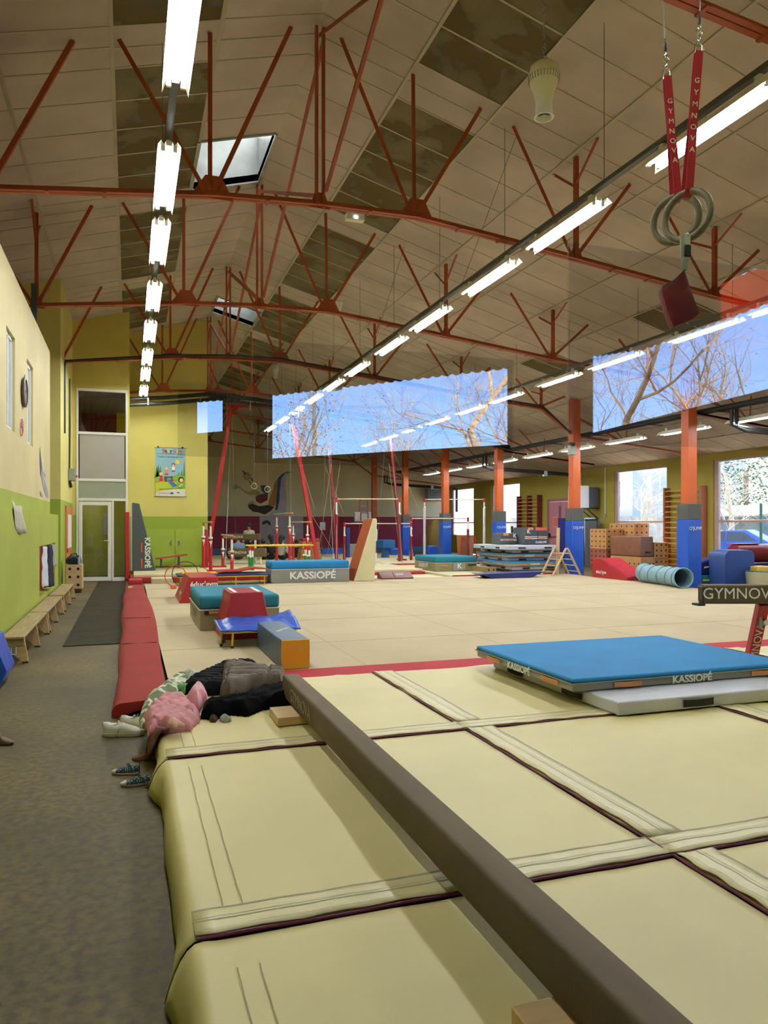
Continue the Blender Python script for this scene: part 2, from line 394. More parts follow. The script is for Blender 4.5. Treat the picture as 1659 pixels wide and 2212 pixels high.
# wall with the glazed door -------------------------------------------------
dx0, dx1 = -1.33, -.05
b = wallgrid(MB(), 'Y', 21.1, 21.3, -1.9, 0.0, 0, 8, [(dx0, dx1, 0, 5.12)])
struct(b.build('wall_door', P_yel), 'yellow wall above the tall glazed door')
struct(MB().box(-.12, 0.0, 21.3, 23.8, 0, 8).build('wall_corridor_side', P_yel))
struct(MB().box(0.0, 2.3, 23.6, 23.8, 0, 8).build('wall_poster', P_yel), 'yellow wall with a green lower band behind the platform')
struct(MB().box(2.0, 2.15, 23.8, YB, 0, 7.7).build('wall_store_side', P_yel))
f = MB()
fw = .05; fy0, fy1 = 21.08, 21.16
f.box(dx0, dx0 + fw, fy0, fy1, 0, 5.12); f.box(dx1 - fw, dx1, fy0, fy1, 0, 5.12)
for z in (2.14, 2.66, 3.9, 5.05): f.box(dx0 + fw, dx1 - fw, fy0, fy1, z, z + .07)
f.box(-.45, -.40, fy0, fy1, 0, 2.14)
fr = struct(f.build('window_3', M_white, bevel=.006), 'tall white aluminium frame of door and transom panes')
G_clear = glassmat('clear_glass', .07)
MB().box(dx0 + fw, dx1 - fw, 21.11, 21.12, 3.97, 5.05).build('pane', G_clear, fr)
MB().box(dx0 + .08, dx1 - .08, 21.11, 21.12, 2.73, 3.9).build('pane', mat('white_film', 'a8a29a', .3, var=.02), fr, label='white filmed pane')
MB().box(dx0 + fw, dx1 - fw, 21.11, 21.12, 2.21, 2.66).build('pane', mat('grey_film', '98a08c', .3, var=.02), fr, label='grey filmed pane')
MB().box(-.40, dx1 - fw, 21.11, 21.12, .1, 2.14).build('pane', G_clear, fr)
MB().box(-.40, dx1 - fw, 21.09, 21.14, 0, .1).build('kick_rail', M_white, fr)
d = MB(); a0, a1 = dx0 + fw + .01, -.46
d.box(a0, a0 + .09, 21.07, 21.12, .01, 2.12); d.box(a1 - .09, a1, 21.07, 21.12, .01, 2.12)
d.box(a0 + .09, a1 - .09, 21.07, 21.12, .01, .12); d.box(a0 + .09, a1 - .09, 21.07, 21.12, 2.02, 2.12)
dr = struct(d.build('door_1', M_white, bevel=.006), 'white glazed door leaf at the end of the concrete aisle')
MB().box(a0 + .09, a1 - .09, 21.09, 21.10, .12, 2.02).build('pane', G_clear, dr)
h = MB(); h.box(a1 - .07, a1 - .03, 21.055, 21.07, .95, 1.17); h.bar((a1 - .05, 21.04, 1.08), (a1 - .19, 21.03, 1.08), .02, .02)
h.build('door_handle', M_white, dr, bevel=.004)
# corridor behind the glass
k = MB(); k.box(-3, -.12, 23.4, 23.5, 0, 2.55)
struct(k.build('wall_corridor', mat('olive_wall', '94902c', .7)))
struct(MB().box(-3, -.12, 21.3, 27, 2.5, 2.6).build('floor_upper', mat('upper_floor', '7c7468', .7)))
struct(MB().box(-3, -.4, 26, 26.1, 2.6, 5.2).build('wall_upper', mat('burgundy_wall', '6c2440', .7)))
struct(MB().box(-.4, -.12, 25.6, 25.7, 2.6, 5.2).build('wall_upper_yellow', mat('lemon_wall', 'b8ac28', .7)))
struct(MB().box(-3, -.12, 21.3, 27, 5.15, 5.25).build('ceiling_upper', mat('upper_ceiling', '6a5c54', .8)))
struct(MB().box(-3.1, -3, 21.3, 27, 0, 5.2).build('wall_upper_left', mat('olive_wall', '94902c', .7)))
for (lx, ly, lz, e_, lb) in ((-.95, 22.2, 2.32, 14, 'round white lamp glowing in the corridor behind the glazed door'), (-.9, 22.0, 3.2, 6, 'added unseen lamp behind the white filmed pane, lighting the upper room')):  # the second lamp is an unseen addition that lights the upper room
    t = thing('corridor_lamp', lb, 'lamp', (lx, ly, lz)); MB().lathe((lx, ly, lz), [(0, 0), (.13, .02), (.17, .08), (.16, .13), (0, .14)], 20).build('diffuser', mat('lamp_glow%d' % e_, 'fff8e8', .4, emit=e_, var=0), t, smooth=True); MB().tube((lx, ly, lz + .13), (lx, ly, lz + (.17 if lz < 3 else .15)), .06).build('base', M_white, t)
nb_ = MB().box(-.73, -.57, 23.37, 23.4, 1.2, 1.85).build('notice_frame', mat('notice_grey', '909488', .4))
tag(nb_, 'grey framed notice on the olive corridor wall seen through the glazed door', 'notice')
# back wall -------------------------------------------------------
b = MB().prism([(2.1, YB, 0), (XR + .2, YB, 0), (XR + .2, YB, roof(XR) + .3), (2.3, YB, 8.2)], (0, .2, 0))
struct(b.build('wall_back', P_back), 'back wall, drab cream above and burgundy below')
struct(MB().box(2.3, XR, YB - .04, YB, 0, .28).build('baseboard_back', mat('blue_skirting', '3c6c8c', .5)))
# right wall with windows ------------------------------------------------
WN = [(15.6, 18.5, .68, 3.52), (20.6, 23.5, .68, 3.52), (30.6, 33.5, .9, 3.5), (35.5, 38.4, .9, 3.5), (10.6, 13.5, .68, 3.52), (5.6, 8.5, .68, 3.52)]
DO = (26.2, 28.2, 0, 2.62)
struct(wallgrid(MB(), 'X', XR, XR + .2, GL, YB, 0, 3.75, WN + [DO]).build('wall_right', P_right), 'ochre right wall with large windows')
M_alu = mat('grey_aluminium', '8c8c90', .4, .4)
M_frame = mat('pink_grey_frame', 'a88c84', .5)
G_win = glassmat('window_glass', .05)
for i, (y0, y1, z0, z1) in enumerate(WN):
    f = MB(); t = .06; X0, X1 = XR + .04, XR + .12
    f.box(X0, X1, y0, y0 + t, z0, z1); f.box(X0, X1, y1 - t * 3, y1, z0, z1); f.box(X0, X1, y0 + t, y1 - t * 3, z0, z0 + t); f.box(X0, X1, y0 + t, y1 - t * 3, z1 - t, z1)
    zz = 1.58; f.box(X0, X1, y0 + t, y1 - t * 3, zz, zz + .07)
    o = struct(f.build('window_%d' % (i + 4), M_frame, bevel=.005), 'large window in the right wall')
    MB().box(XR + .07, XR + .08, y0 + t, y1 - t * 3, z0 + t, zz).build('pane', G_win, o)
    MB().box(XR + .07, XR + .08, y0 + t, y1 - t * 3, zz + .07, z1 - t).build('pane', G_win, o)
    portal('window_portal', (XR + .25, (y0 + y1) / 2, (z0 + z1) / 2), (0, R(90), 0), z1 - z0, y1 - y0)
M_pink = mat('pink_door', 'b0707c', .5, var=.05)
f = MB(); f.box(XR + .02, XR + .1, 26.2, 26.3, 0, 2.62); f.box(XR + .02, XR + .1, 28.1, 28.2, 0, 2.62); f.box(XR + .02, XR + .1, 26.3, 28.1, 2.5, 2.62)
dr = struct(f.build('door_2', mat('mauve_frame', '8c5868', .5), bevel=.005), 'pink double fire door in the right wall')
for y0 in (26.3, 27.2):
    lf = MB().box(XR + .03, XR + .08, y0 + .005, y0 + .89, .01, 2.49).build('door_leaf', M_pink, dr, bevel=.004)
    g = MB(); g.tube((XR - .06, y0 + .08, 1.0), (XR - .06, y0 + .8, 1.0), .014); g.box(XR - .06, XR + .03, y0 + .06, y0 + .12, .95, 1.14); g.box(XR - .06, XR + .03, y0 + .77, y0 + .83, .95, 1.14)
    g.tube((XR + .01, y0 + (.86 if y0 < 27 else .06), 1.1), (XR + .01, y0 + (.86 if y0 < 27 else .06), 2.3), .01)
    g.build('panic_bar', M_black, lf)
nt_ = thing('fire_notice', 'orange printed notice on the pink fire door', 'sign', (XR + .02, 27.5, 1.55))
MB().box(XR + .01, XR + .025, 27.35, 27.75, 1.4, 1.85).build('panel', mat('orange_paper', 'd88468', .6), nt_)
for q in range(4): MB().box(XR + .005, XR + .01, 27.4, 27.7, 1.47 + q * .09, 1.51 + q * .09).build('text_line', mat('red_ink', 'b03030', .6), nt_)
# front wall (round the glazed gallery the picture is taken from) -----------
struct(MB().box(4.2, XR, GL - .2, GL, 0, 8.3).build('wall_front', P_yel))
struct(MB().box(-5, 4.2, GL - .2, GL, 2.95, 8.3).build('wall_front_header', P_yel))
struct(MB().box(-5, -1.35, GL - .2, GL, 0, 2.95).build('wall_front_left', P_yel))
# ---------------------------------------------------------------- ceiling
PUR = [-5.2, -3.95, -2.7, -1.45, -.2, 1.05, 2.3, 3.55, 4.8, 6.05, 7.3, 8.55, 9.8, 11.05, 12.3, 13.55, 14.8, 16.05, XR + .1]
T0 = 9.22; BAY = 4.65
def ceilmat():
    m = bpy.data.materials.new('ceiling_panels'); m.use_nodes = True; n = m.node_tree; p = n.nodes['Principled BSDF']
    g = n.nodes.new('ShaderNodeNewGeometry'); s = n.nodes.new('ShaderNodeSeparateXYZ'); n.links.new(g.outputs['Position'], s.inputs[0])
    def M_(op, a, b_=None, c_=None):
        q = n.nodes.new('ShaderNodeMath'); q.operation = op
        for i, v in enumerate((a, b_, c_)):
            if v is None: continue
            if isinstance(v, (int, float)): q.inputs[i].default_value = v
            else: n.links.new(v, q.inputs[i])
        return q.outputs[0]
    X, Y = s.outputs['X'], s.outputs['Y']
    fy = M_('MODULO', M_('ADD', M_('SUBTRACT', Y, 9.02), BAY * 4), BAY)
    inbay = M_('GREATER_THAN', fy, .82)
    b1 = M_('MULTIPLY', M_('GREATER_THAN', X, -.2), M_('LESS_THAN', X, 1.05))
    b2 = M_('MULTIPLY', M_('GREATER_THAN', X, 3.55), M_('LESS_THAN', X, 4.8))
    b3 = M_('MULTIPLY', M_('MULTIPLY', M_('GREATER_THAN', X, 9.8), M_('LESS_THAN', X, 11.05)), M_('GREATER_THAN', fy, 2.3))
    b3 = M_('MULTIPLY', b3, M_('LESS_THAN', fy, 3.8))
    dark = M_('MULTIPLY', inbay, M_('MINIMUM', M_('ADD', M_('ADD', b1, b2), b3), 1))
    # stained panels: wavy water marks
    nz = n.nodes.new('ShaderNodeTexNoise'); nz.inputs['Scale'].default_value = 1.3; nz.inputs['Detail'].default_value = 7; nz.inputs['Distortion'].default_value = .5; n.links.new(g.outputs['Position'], nz.inputs['Vector'])
    rp = n.nodes.new('ShaderNodeValToRGB'); e = rp.color_ramp.elements
    e[0].position = .3; e[0].color = lin('5e5846'); e[1].position = .72; e[1].color = lin('80765a')
    x = e.new(.47); x.color = lin('665636'); x = e.new(.49); x.color = lin('5a5240'); x = e.new(.52); x.color = lin('6e664e')
    n.links.new(nz.outputs['Fac'], rp.inputs[0])
    # per panel tone
    wn = n.nodes.new('ShaderNodeTexWhiteNoise'); wn.noise_dimensions = '2D'; cb = n.nodes.new('ShaderNodeCombineXYZ')
    n.links.new(M_('FLOOR', M_('DIVIDE', M_('ADD', X, .2), 1.25)), cb.inputs[0]); n.links.new(M_('FLOOR', M_('DIVIDE', Y, .775)), cb.inputs[1]); n.links.new(cb.outputs[0], wn.inputs['Vector'])
    tone = M_('ADD', .94, M_('MULTIPLY', wn.outputs['Value'], .1))
    nz2 = n.nodes.new('ShaderNodeTexNoise'); nz2.inputs['Scale'].default_value = 1.1; nz2.inputs['Detail'].default_value = 5; n.links.new(g.outputs['Position'], nz2.inputs['Vector'])
    rp2 = n.nodes.new('ShaderNodeValToRGB'); e = rp2.color_ramp.elements
    e[0].position = .3; e[0].color = lin('b0a298'); e[1].position = .7; e[1].color = lin('c4b6aa')
    n.links.new(nz2.outputs['Fac'], rp2.inputs[0])
    mm = n.nodes.new('ShaderNodeMix'); mm.data_type = 'RGBA'; n.links.new(dark, mm.inputs['Factor']); n.links.new(rp2.outputs[0], mm.inputs['A']); n.links.new(rp.outputs[0], mm.inputs['B'])
    mu = n.nodes.new('ShaderNodeVectorMath'); mu.operation = 'SCALE'; n.links.new(mm.outputs['Result'], mu.inputs[0]); n.links.new(tone, mu.inputs['Scale'])
    n.links.new(mu.outputs[0], p.inputs['Base Color']); p.inputs['Roughness'].default_value = .85; p.inputs['Specular IOR Level'].default_value = .2
    return m
CM = ceilmat()
def opal():
    if 'opal' in MATS: return MATS['opal']
    m = bpy.data.materials.new('opal_sheet'); m.use_nodes = True; MATS['opal'] = m; n = m.node_tree; n.nodes.remove(n.nodes['Principled BSDF'])
    t = n.nodes.new('ShaderNodeBsdfTranslucent'); t.inputs[0].default_value = (.62, .60, .55, 1); n.links.new(t.outputs[0], n.nodes['Material Output'].inputs[0]); return m
SKYL = [(1.05, 2.25, 12.0, 13.75), (2.35, 3.55, 21.1, 22.6)]
def roofpart(name, xs, holes):
    b = MB(); ys = sorted({GL, YB, *[h[2] for h in holes], *[h[3] for h in holes]})
    xs = sorted({*xs, *[h[0] for h in holes], *[h[1] for h in holes]})
    for a, c in zip(xs, xs[1:]):
        for d, e in zip(ys, ys[1:]):
            mxx, my = (a + c) / 2, (d + e) / 2
            if any(h[0] < mxx < h[1] and h[2] < my < h[3] for h in holes): continue
            za, zb = roof(a), roof(c)
            b.add([(a, d, za), (c, d, zb), (c, e, zb), (a, e, za), (a, d, za + .12), (c, d, zb + .12), (c, e, zb + .12), (a, e, za + .12)],
                  [(0, 3, 2, 1), (4, 5, 6, 7), (0, 1, 5, 4), (2, 3, 7, 6), (1, 2, 6, 5), (3, 0, 4, 7)])
    return struct(b.build(name, CM))
roofpart('ceiling_left', [x for x in PUR if x <= 2.3], SKYL[:1])
roofpart('ceiling_right', [x for x in PUR if x >= 2.3], SKYL[1:])
M_tbar = mat('tbar_cream', 'b0a68e', .6, var=.05)
def tbars(name, x0, x1):
    b = MB(); sg = 1 if x0 < 2.3 - .01 else -1
    for x in PUR:
        if x0 <= x <= x1 and abs(x - 2.3) > .01: b.bar((x, GL, roof(x) - .006), (x, YB, roof(x) - .006), .05, .012)
    y = 9.02 - BAY * 2 + .02
    rnd = random.Random(3)
    base = [0, .41, .82] + [.82 + .766 * i for i in range(1, 5)]
    k = 0
    while True:
        yy = 9.02 - BAY * 2 + BAY * (k // 7) + base[k % 7]; k += 1
        if yy > YB: break
        if yy < GL: continue
        for a, c in zip(PUR, PUR[1:]):
            if a < x0 - .01 or c > x1 + .01: continue
            if any(h[0] < (a + c) / 2 < h[1] and h[2] < yy < h[3] for h in SKYL): continue
            j = rnd.uniform(-.015, .015)
            b.bar((a, yy + j, roof(a) - .004), (c, yy + j, roof(c) - .004), .028, .008, up=(0, 0, 1))
    return struct(b.build(name, M_tbar), 'cream ceiling bars between the panels')
tbars('trim_1', PUR[0], 2.3); tbars('trim_2', 2.3, PUR[-1])
M_galv = mat('skylight_sheet', 'a4acb0', .35, .5, var=.15, vs=2)
for i, (x0, x1, y0, y1) in enumerate(SKYL):
    b = MB(); zt = 8.7
    b.box(x0 - .04, x0, y0, y1, roof(x0) - .03, zt); b.box(x1, x1 + .04, y0, y1, roof(x1) - .03, zt)
    z = min(roof(x0), roof(x1)) - .03
    for (a, c) in ((y0 - .04, y0), (y1, y1 + .04)):
        b.prism([(x0, a, roof(x0) - .03), (x1, a, roof(x1) - .03), (x1, a, zt), (x0, a, zt)], (0, .04, 0))
    o = struct(b.build('window_%d' % (10 + i), M_galv), 'skylight shaft lined with galvanised sheet')
    MB().box(x0, x1, y0, y1, zt - .02, zt).build('pane', opal(), o)
# ---------------------------------------------------------------- roof trusses
def truss(Y, label, low=True):
    t = thing('roof_truss', label, 'roof truss', (2.3, Y, 5.3), 0, 'orange steel roof trusses')
    KN = [(-1.5, 5.22), (.95, 5.5), (2.3, 5.58), (3.62, 5.6), (6.1, 5.33), (8.6, 5.04), (11.1, 4.8), (12.15, 4.08)]
    c = MB()
    for (x0, z0), (x1, z1) in zip(KN, KN[1:]):
        for dy in (-.035, .035): c.bar((x0, Y + dy, z0), (x1, Y + dy, z1), .055, .012); c.bar((x0, Y + dy * .3, z0 + .03), (x1, Y + dy * .3, z1 + .03), .010, .07)
    for (x0, z0), (x1, z1) in zip(KN, KN[1:]):
        n_ = int((x1 - x0) / .6)
        for i in range(1, n_): u = i / n_; c.box(x0 + (x1 - x0) * u - .02, x0 + (x1 - x0) * u + .02, Y - .07, Y + .07, z0 + (z1 - z0) * u - .02, z0 + (z1 - z0) * u + .005)
    c.build('bottom_chord', M_orange, t)
    def web(p, q, w_=.05, nm='strut'): MB().angle(p, q, w_, .007).build(nm, M_orange, t)
    def rz(x): return roof(x) - .02
    for x, z, tops in ((.95, 5.5, (-.1, .95, 1.95)), (3.62, 5.6, (2.6, 3.6, 4.6)), (6.1, 5.33, (5.1, 7.05)), (8.6, 5.04, (7.6, 9.5)), (-1.5, 5.22, (-.6, -2.4)), (11.1, 4.8, (10.3, 11.9))):
        for tx in tops: web((x + (tx - x) * .06, Y, z + .08), (tx, Y, rz(tx)))
        g = MB(); wd = .26 if x in (.95, 3.62) else .13; hh = .26 if x in (.95, 3.62) else .18
        g.prism([(x - wd, Y, z - .01), (x + wd, Y, z - .02), (x + wd * .45, Y, z + hh), (x - wd * .3, Y, z + hh)], (0, .014, 0))
        for q in range(7): g.tube((x - wd * .7 + q * wd * .23, Y - .012, z + .05), (x - wd * .7 + q * wd * .23, Y, z + .05), .014, n=6)
        g.build('gusset_plate', M_orange, t)
    for x, z in ((6.1, 5.33), (8.6, 5.04), (-1.5, 5.22), (11.1, 4.8)):
        MB().box(x - .03, x + .03, Y - .03, Y + .03, z, rz(x)).build('post', M_orange, t)
        nz_ = z + (rz(x) - z) * .72
        for dy in (-.55, .55): web((x, Y, nz_), (x, Y + dy, rz(x)), .035, 'purlin_brace')
    for dx in (-.045, .045): MB().box(2.3 + dx - .018, 2.3 + dx + .018, Y - .03, Y + .03, 5.56, 7.86).build('king_post', M_orange, t)
    MB().prism([(2.16, Y, 5.55), (2.44, Y, 5.55), (2.36, Y, 5.75), (2.24, Y, 5.75)], (0, .014, 0)).build('gusset_plate', M_orange, t)
    # beyond the pillar
    c = MB()
    for dy in (-.03, .03): c.bar((12.3, Y + dy, 4.06), (16.1, Y + dy, 3.68), .05, .012); c.bar((12.3, Y, 4.09), (16.1, Y, 3.71), .01, .06)
    c.build('side_chord', M_orange, t)
    web((12.3, Y, 4.6), (13.8, Y, 3.98)); web((14.0, Y, 3.95), (13.0, Y, rz(13.0)), .04); web((14.0, Y, 3.95), (14.05, Y, rz(14.05)), .04)
    return t
TL = ['steel roof truss nearest the hanging rings, its chord crossing the upper right corner', 'orange roof truss in front of the large skylight, with an emergency light on its chord',
      'orange roof truss second from the skylight truss, meeting the padded pillar nearest the tunnel', 'roof truss with a black cable along its chord, in front of the poster wall',
      'roof truss carrying thick black pipes beside the poster wall', 'roof truss beyond the red ring frame', 'roof truss over the uneven bars, second from the back wall', 'roof truss closest to the mural on the back wall']
tr1 = truss(T0 - BAY + .1, TL[0])
for i in range(1, 8):
    dup(tr1, (2.3, T0 + BAY * (i - 1), 5.3), label=TL[i])
# longitudinal ridge bracing
for i in range(0, 7):
    ya, yb = T0 + BAY * (i - 1), T0 + BAY * i
    t = thing('ridge_brace', 'pair of crossed braces under the ridge between two trusses', 'roof brace', (2.3, ya, 5.6), 0, 'crossed braces along the ridge')
    MB().angle((2.28, ya + .05, 5.75), (2.28, yb - .05, 7.75), .05, .007, up=(1, 0, 0)).build('brace_bar', M_orange, t)
    MB().angle((2.34, ya + .05, 7.75), (2.34, yb - .05, 5.75), .05, .007, up=(1, 0, 0)).build('brace_bar', M_orange, t)
e = thing('emergency_light', 'small white emergency light clipped to the truss chord', 'emergency light', (2.72, T0 - .12, 5.38))
MB().box(2.6, 2.84, T0 - .2, T0 - .1, 5.38, 5.47).build('housing', M_white, e, bevel=.01)
MB().box(2.7, 2.74, T0 - .21, T0 - .2, 5.40, 5.43).build('lens', mat('lit_lens', 'ffffff', .3, emit=4, var=0), e)
MB().box(-1.58, -1.49, T0 + BAY - .05, T0 + BAY + .05, 4.8, 5.6).build('wall_post', mat('grey_post', '4c5054', .5), kind='structure')
# ---------------------------------------------------------------- pillars with pads
PL = ['orange steel pillar beside the wall bars and blue soft blocks', 'orange steel pillar beside the white heater', 'orange steel pillar behind the stacked mats',
      'orange steel pillar behind the white-posted bar frame', 'orange steel pillar behind the low uneven bar', 'orange steel pillar against the back wall']
PD = ['blue pad wrapped round the pillar beside the soft blocks and wall bars', 'blue pad wrapped round the pillar by the wooden climbing frame', 'blue pad wrapped round the pillar behind the charcoal foam blocks',
      'blue pad wrapped round the pillar left of the white-posted bar', 'slim blue pad round the pillar behind the small blue horse']
for i in range(6):
    Y = T0 + BAY * (i + 1); x = 12.2
    b = MB(); b.box(x - .12, x + .12, Y - .12, Y - .1, 0, 5.12); b.box(x - .12, x + .12, Y + .1, Y + .12, 0, 5.12); b.box(x - .01, x + .01, Y - .1, Y + .1, 0, 5.12)
    b.box(x - .12, x - .105, Y - .1, Y + .1, 0, 5.12)
    o = b.build('pillar', M_pillar, kind='structure'); o['label'] = PL[i]
    if i == 5: continue
    t = thing('pillar_pad', PD[i], 'pad', (x, Y, 0), 0, 'blue pads round the pillars')
    b = MB(); hh = 1.62
    soft_box(b, x - .19, x + .19, Y - .19, Y + .19, .02, hh, .012, 4, seed=i)
    b.build('padding', M_bluev, t, bevel=.015)
    b = MB(); b.box(x - .185, x + .185, Y - .185, Y - .125, hh, 1.98); b.box(x - .185, x + .185, Y + .125, Y + .185, hh, 1.98); b.box(x - .185, x - .125, Y - .125, Y + .125, hh, 1.98); b.box(x + .125, x + .185, Y - .125, Y + .125, hh, 1.98)
    b.build('foam_collar', mat('grey_foam', '50504e', .9), t, bevel=.01)
    text("O'JUMP", .11, M_print, t, (x, Y - .212, 1.42), (1, 0, 0), (0, 0, 1), bold=.02)
# neighbouring row of pillars is out of view; the pillar nearer than the frame edge
Y = T0; b = MB(); b.box(12.08, 12.32, Y - .12, Y - .1, 0, 5.12); b.box(12.08, 12.32, Y + .1, Y + .12, 0, 5.12); b.box(12.19, 12.21, Y - .1, Y + .1, 0, 5.12); b.build('pillar', M_pillar, kind='structure')
# ---------------------------------------------------------------- lamps
def lamp():
    t = thing('ceiling_lamp', '', 'fluorescent lamp', (0, 0, 0), 0)
    h = MB(); L = 1.5
    for sg in (-1, 1):
        vs = []; fs = []; N = 1
        prof = [(.0, .0), (.035, .03), (.035, -.02), (.085, -.015), (.135, -.06)]
        # corrugated white reflector wing
        pr = [(0.03, .045), (.05, .0), (.078, .02), (.112, -.05)]
        for k, y in enumerate((0, L)):
            ext = -.05 if y == 0 else .05
            for j, (x, z) in enumerate(pr): vs.append((sg * x, y + ext * (j >= 2) * (j - 1), z))
        for j in range(3): fs.append((j, j + 1, 4 + j + 1, 4 + j))
        h.add(vs, fs); h.add([(x, y, z + .004) for x, y, z in vs], [f_[::-1] for f_ in fs])
    h.box(-.03, .03, 0.0, L, .0, .05)
    h.build('reflector', mat('lamp_enamel', 'f0ecd8', .4, var=0), t)
    for x in (-.06, .06):
        tb = MB().tube((x, .03, -.03), (x, L - .03, -.03), .017, n=8).build('tube', MATS.get('tube') or mat('tube', 'f2faff', .3, emit=TUBE, var=0), t, smooth=True)
        for yy in (0, L - .03): MB().box(x - .02, x + .02, yy, yy + .03, -.05, .01).build('tube_holder', M_white, t)
    for yy in (.12, L - .18): MB().box(-.02, .02, yy, yy + .06, .05, .12).build('bracket', M_white, t)
    return t
L0 = lamp(); first = [True]
def put_lamp(x, y, z, label, grp):
    o = L0 if first[0] else dup(L0)
    first[0] = False; o.location = (x, y, z); o['label'] = label; o['group'] = grp
def yl(zc, x): return (zc - SN * x) / CS
ordn = ['nearest', 'second', 'third', 'fourth', 'fifth', 'sixth', 'seventh', 'eighth', 'ninth', 'tenth', 'eleventh', 'twelfth', 'thirteenth', 'fourteenth']
r1 = [4.95, 7.42, 9.25, 11.6, 13.8, 16.0, 17.9, 20.2]
for i, zc in enumerate(r1): put_lamp(.375, yl(zc, .375), 5.3, '%s lamp in the lamp row on the left, over the edge of the aisle' % (ordn[i] if i else 'largest, nearest'), 'lamp row over the aisle')
r2 = [6.12, 8.4, 10.3, 12.5, 14.45, 16.7, 18.7, 20.8, 23.0, 25.2, 27.4]
for i, zc in enumerate(r2): put_lamp(5.03, yl(zc, 5.03), 5.18, '%s lamp along the middle rail running over the floor area' % ordn[i], 'lamp row over the floor area')
r3 = [11.75, 14.05, 15.95, 18.3, 20.3, 22.5, 24.6, 26.9, 29.1]
for i, zc in enumerate(r3): put_lamp(9.1, yl(zc, 9.1), 4.78, '%s lamp of the rail that crosses the reflected trees' % ordn[i], 'lamp row crossing the reflection')
for i in range(10): put_lamp(13.0, 9.6 + 2.32 * i, 3.86, '%s lamp under the black pipes right of the pillars' % ordn[i], 'lamp row beyond the pillars')
for x, y, z in ((.375, 2.2, 5.3), (5.03, 2.3, 5.18), (9.1, 3.4, 4.78), (9.1, 7.5, 4.78)):
    put_lamp(x, y, z, 'lamp of a ceiling row, out of view', 'lamps out of view')
M_rail = mat('grey_rail', '5c6058', .5, .3)
for nm, x, z, y0, y1 in (('aisle', .375, 5.42, GL, 23.5), ('middle', 5.03, 5.30, GL, 33), ('outer', 9.1, 4.90, GL, 33)):
    t = thing('lamp_rail', 'long grey cable rail carrying the %s lamp row' % nm, 'cable rail', (x, (y0 + y1) / 2, z))
    MB().box(x - .035, x + .035, y0, y1, z, z + .05).build('rail', M_rail, t)
    y = y0 + 1.2
    while y < y1:
        MB().tube((x, y, z + .05), (x + (.0 if nm != 'middle' else .0), y, roof(x) - .01), .004, n=5).build('hanging_wire', M_rail, t); y += BAY / 2
# long slack wires over the middle rail
for k, (a, c) in enumerate((((1113, 285), (1000, 395)),)): pass
for (x0, y0, x1) in ((5.2, 9.3, 5.05), (5.2, 13.9, 5.05), (7.0, 9.3, 5.05), (7.0, 13.9, 5.05)):
    tag(MB().tube((x0, y0, roof(x0) - .02), (x1, y0 + 1.6, 5.33), .004, n=5).build('stay_wire', M_rail), 'thin wire staying the middle lamp rail to the ceiling', 'wire', 'stay wires of the middle lamp rail')
# ---------------------------------------------------------------- bell shaped ventilators
def fan(px, py, zc, label):
    c = atD(px, py, zc); t = thing('ceiling_fan', label, 'ventilator', c, 0, 'white bell shaped ventilators'); s = 1.0
    MB().lathe(c, [(.0, .245), (.07, .24), (.115, .2), (.13, .13), (.128, .09), (.115, .06), (.085, -.02), (.07, -.10), (.072, -.2), (.085, -.225), (.07, -.225), (.062, -.19), (.0, -.12)], 28).build('shell', M_white, t, smooth=True)
    g = MB()
    for k in range(30): a = k * 2 * pi / 30; g.bar(c + V((cos(a) * .131, sin(a) * .131, .12)), c + V((cos(a) * .123, sin(a) * .123, .07)), .006, .006)
    g.build('vent_slots', mat('vent_grey', '9c9c94', .5), t)
    g = MB()
    for k in range(3): a = k * 2 * pi / 3; g.obox(c + V((cos(a) * .03, sin(a) * .03, -.19)), .05, .02, .004, Matrix.Rotation(a, 3, 'Z'))
    g.build('blades', M_dgrey, t)
    b = MB(); b.path([c + V((-.06, 0, .22)), c + V((-.03, 0, .30)), c + V((0.03, 0, .30)), c + V((.06, 0, .22))], .006)
    z = c.z + .30
    while z < min(roof(c.x), c.z + 1.2) - .03: b.ring((c.x, c.y, z + .02), .016, .004, (1, 0, 0) if int(z * 40) % 2 else (0, 1, 0), 10, 5); z += .035
    b.build('chain', M_steel, t, smooth=True)
rf = [fan(1175, 197, 6.3 , 'white bell shaped ventilator hanging near the stained ceiling panels'), fan(731, 661, 18.0, 'white ventilator partly behind the second truss'), fan(595, 803, 26, 'small white ventilator far down the hall beside the ridge')]
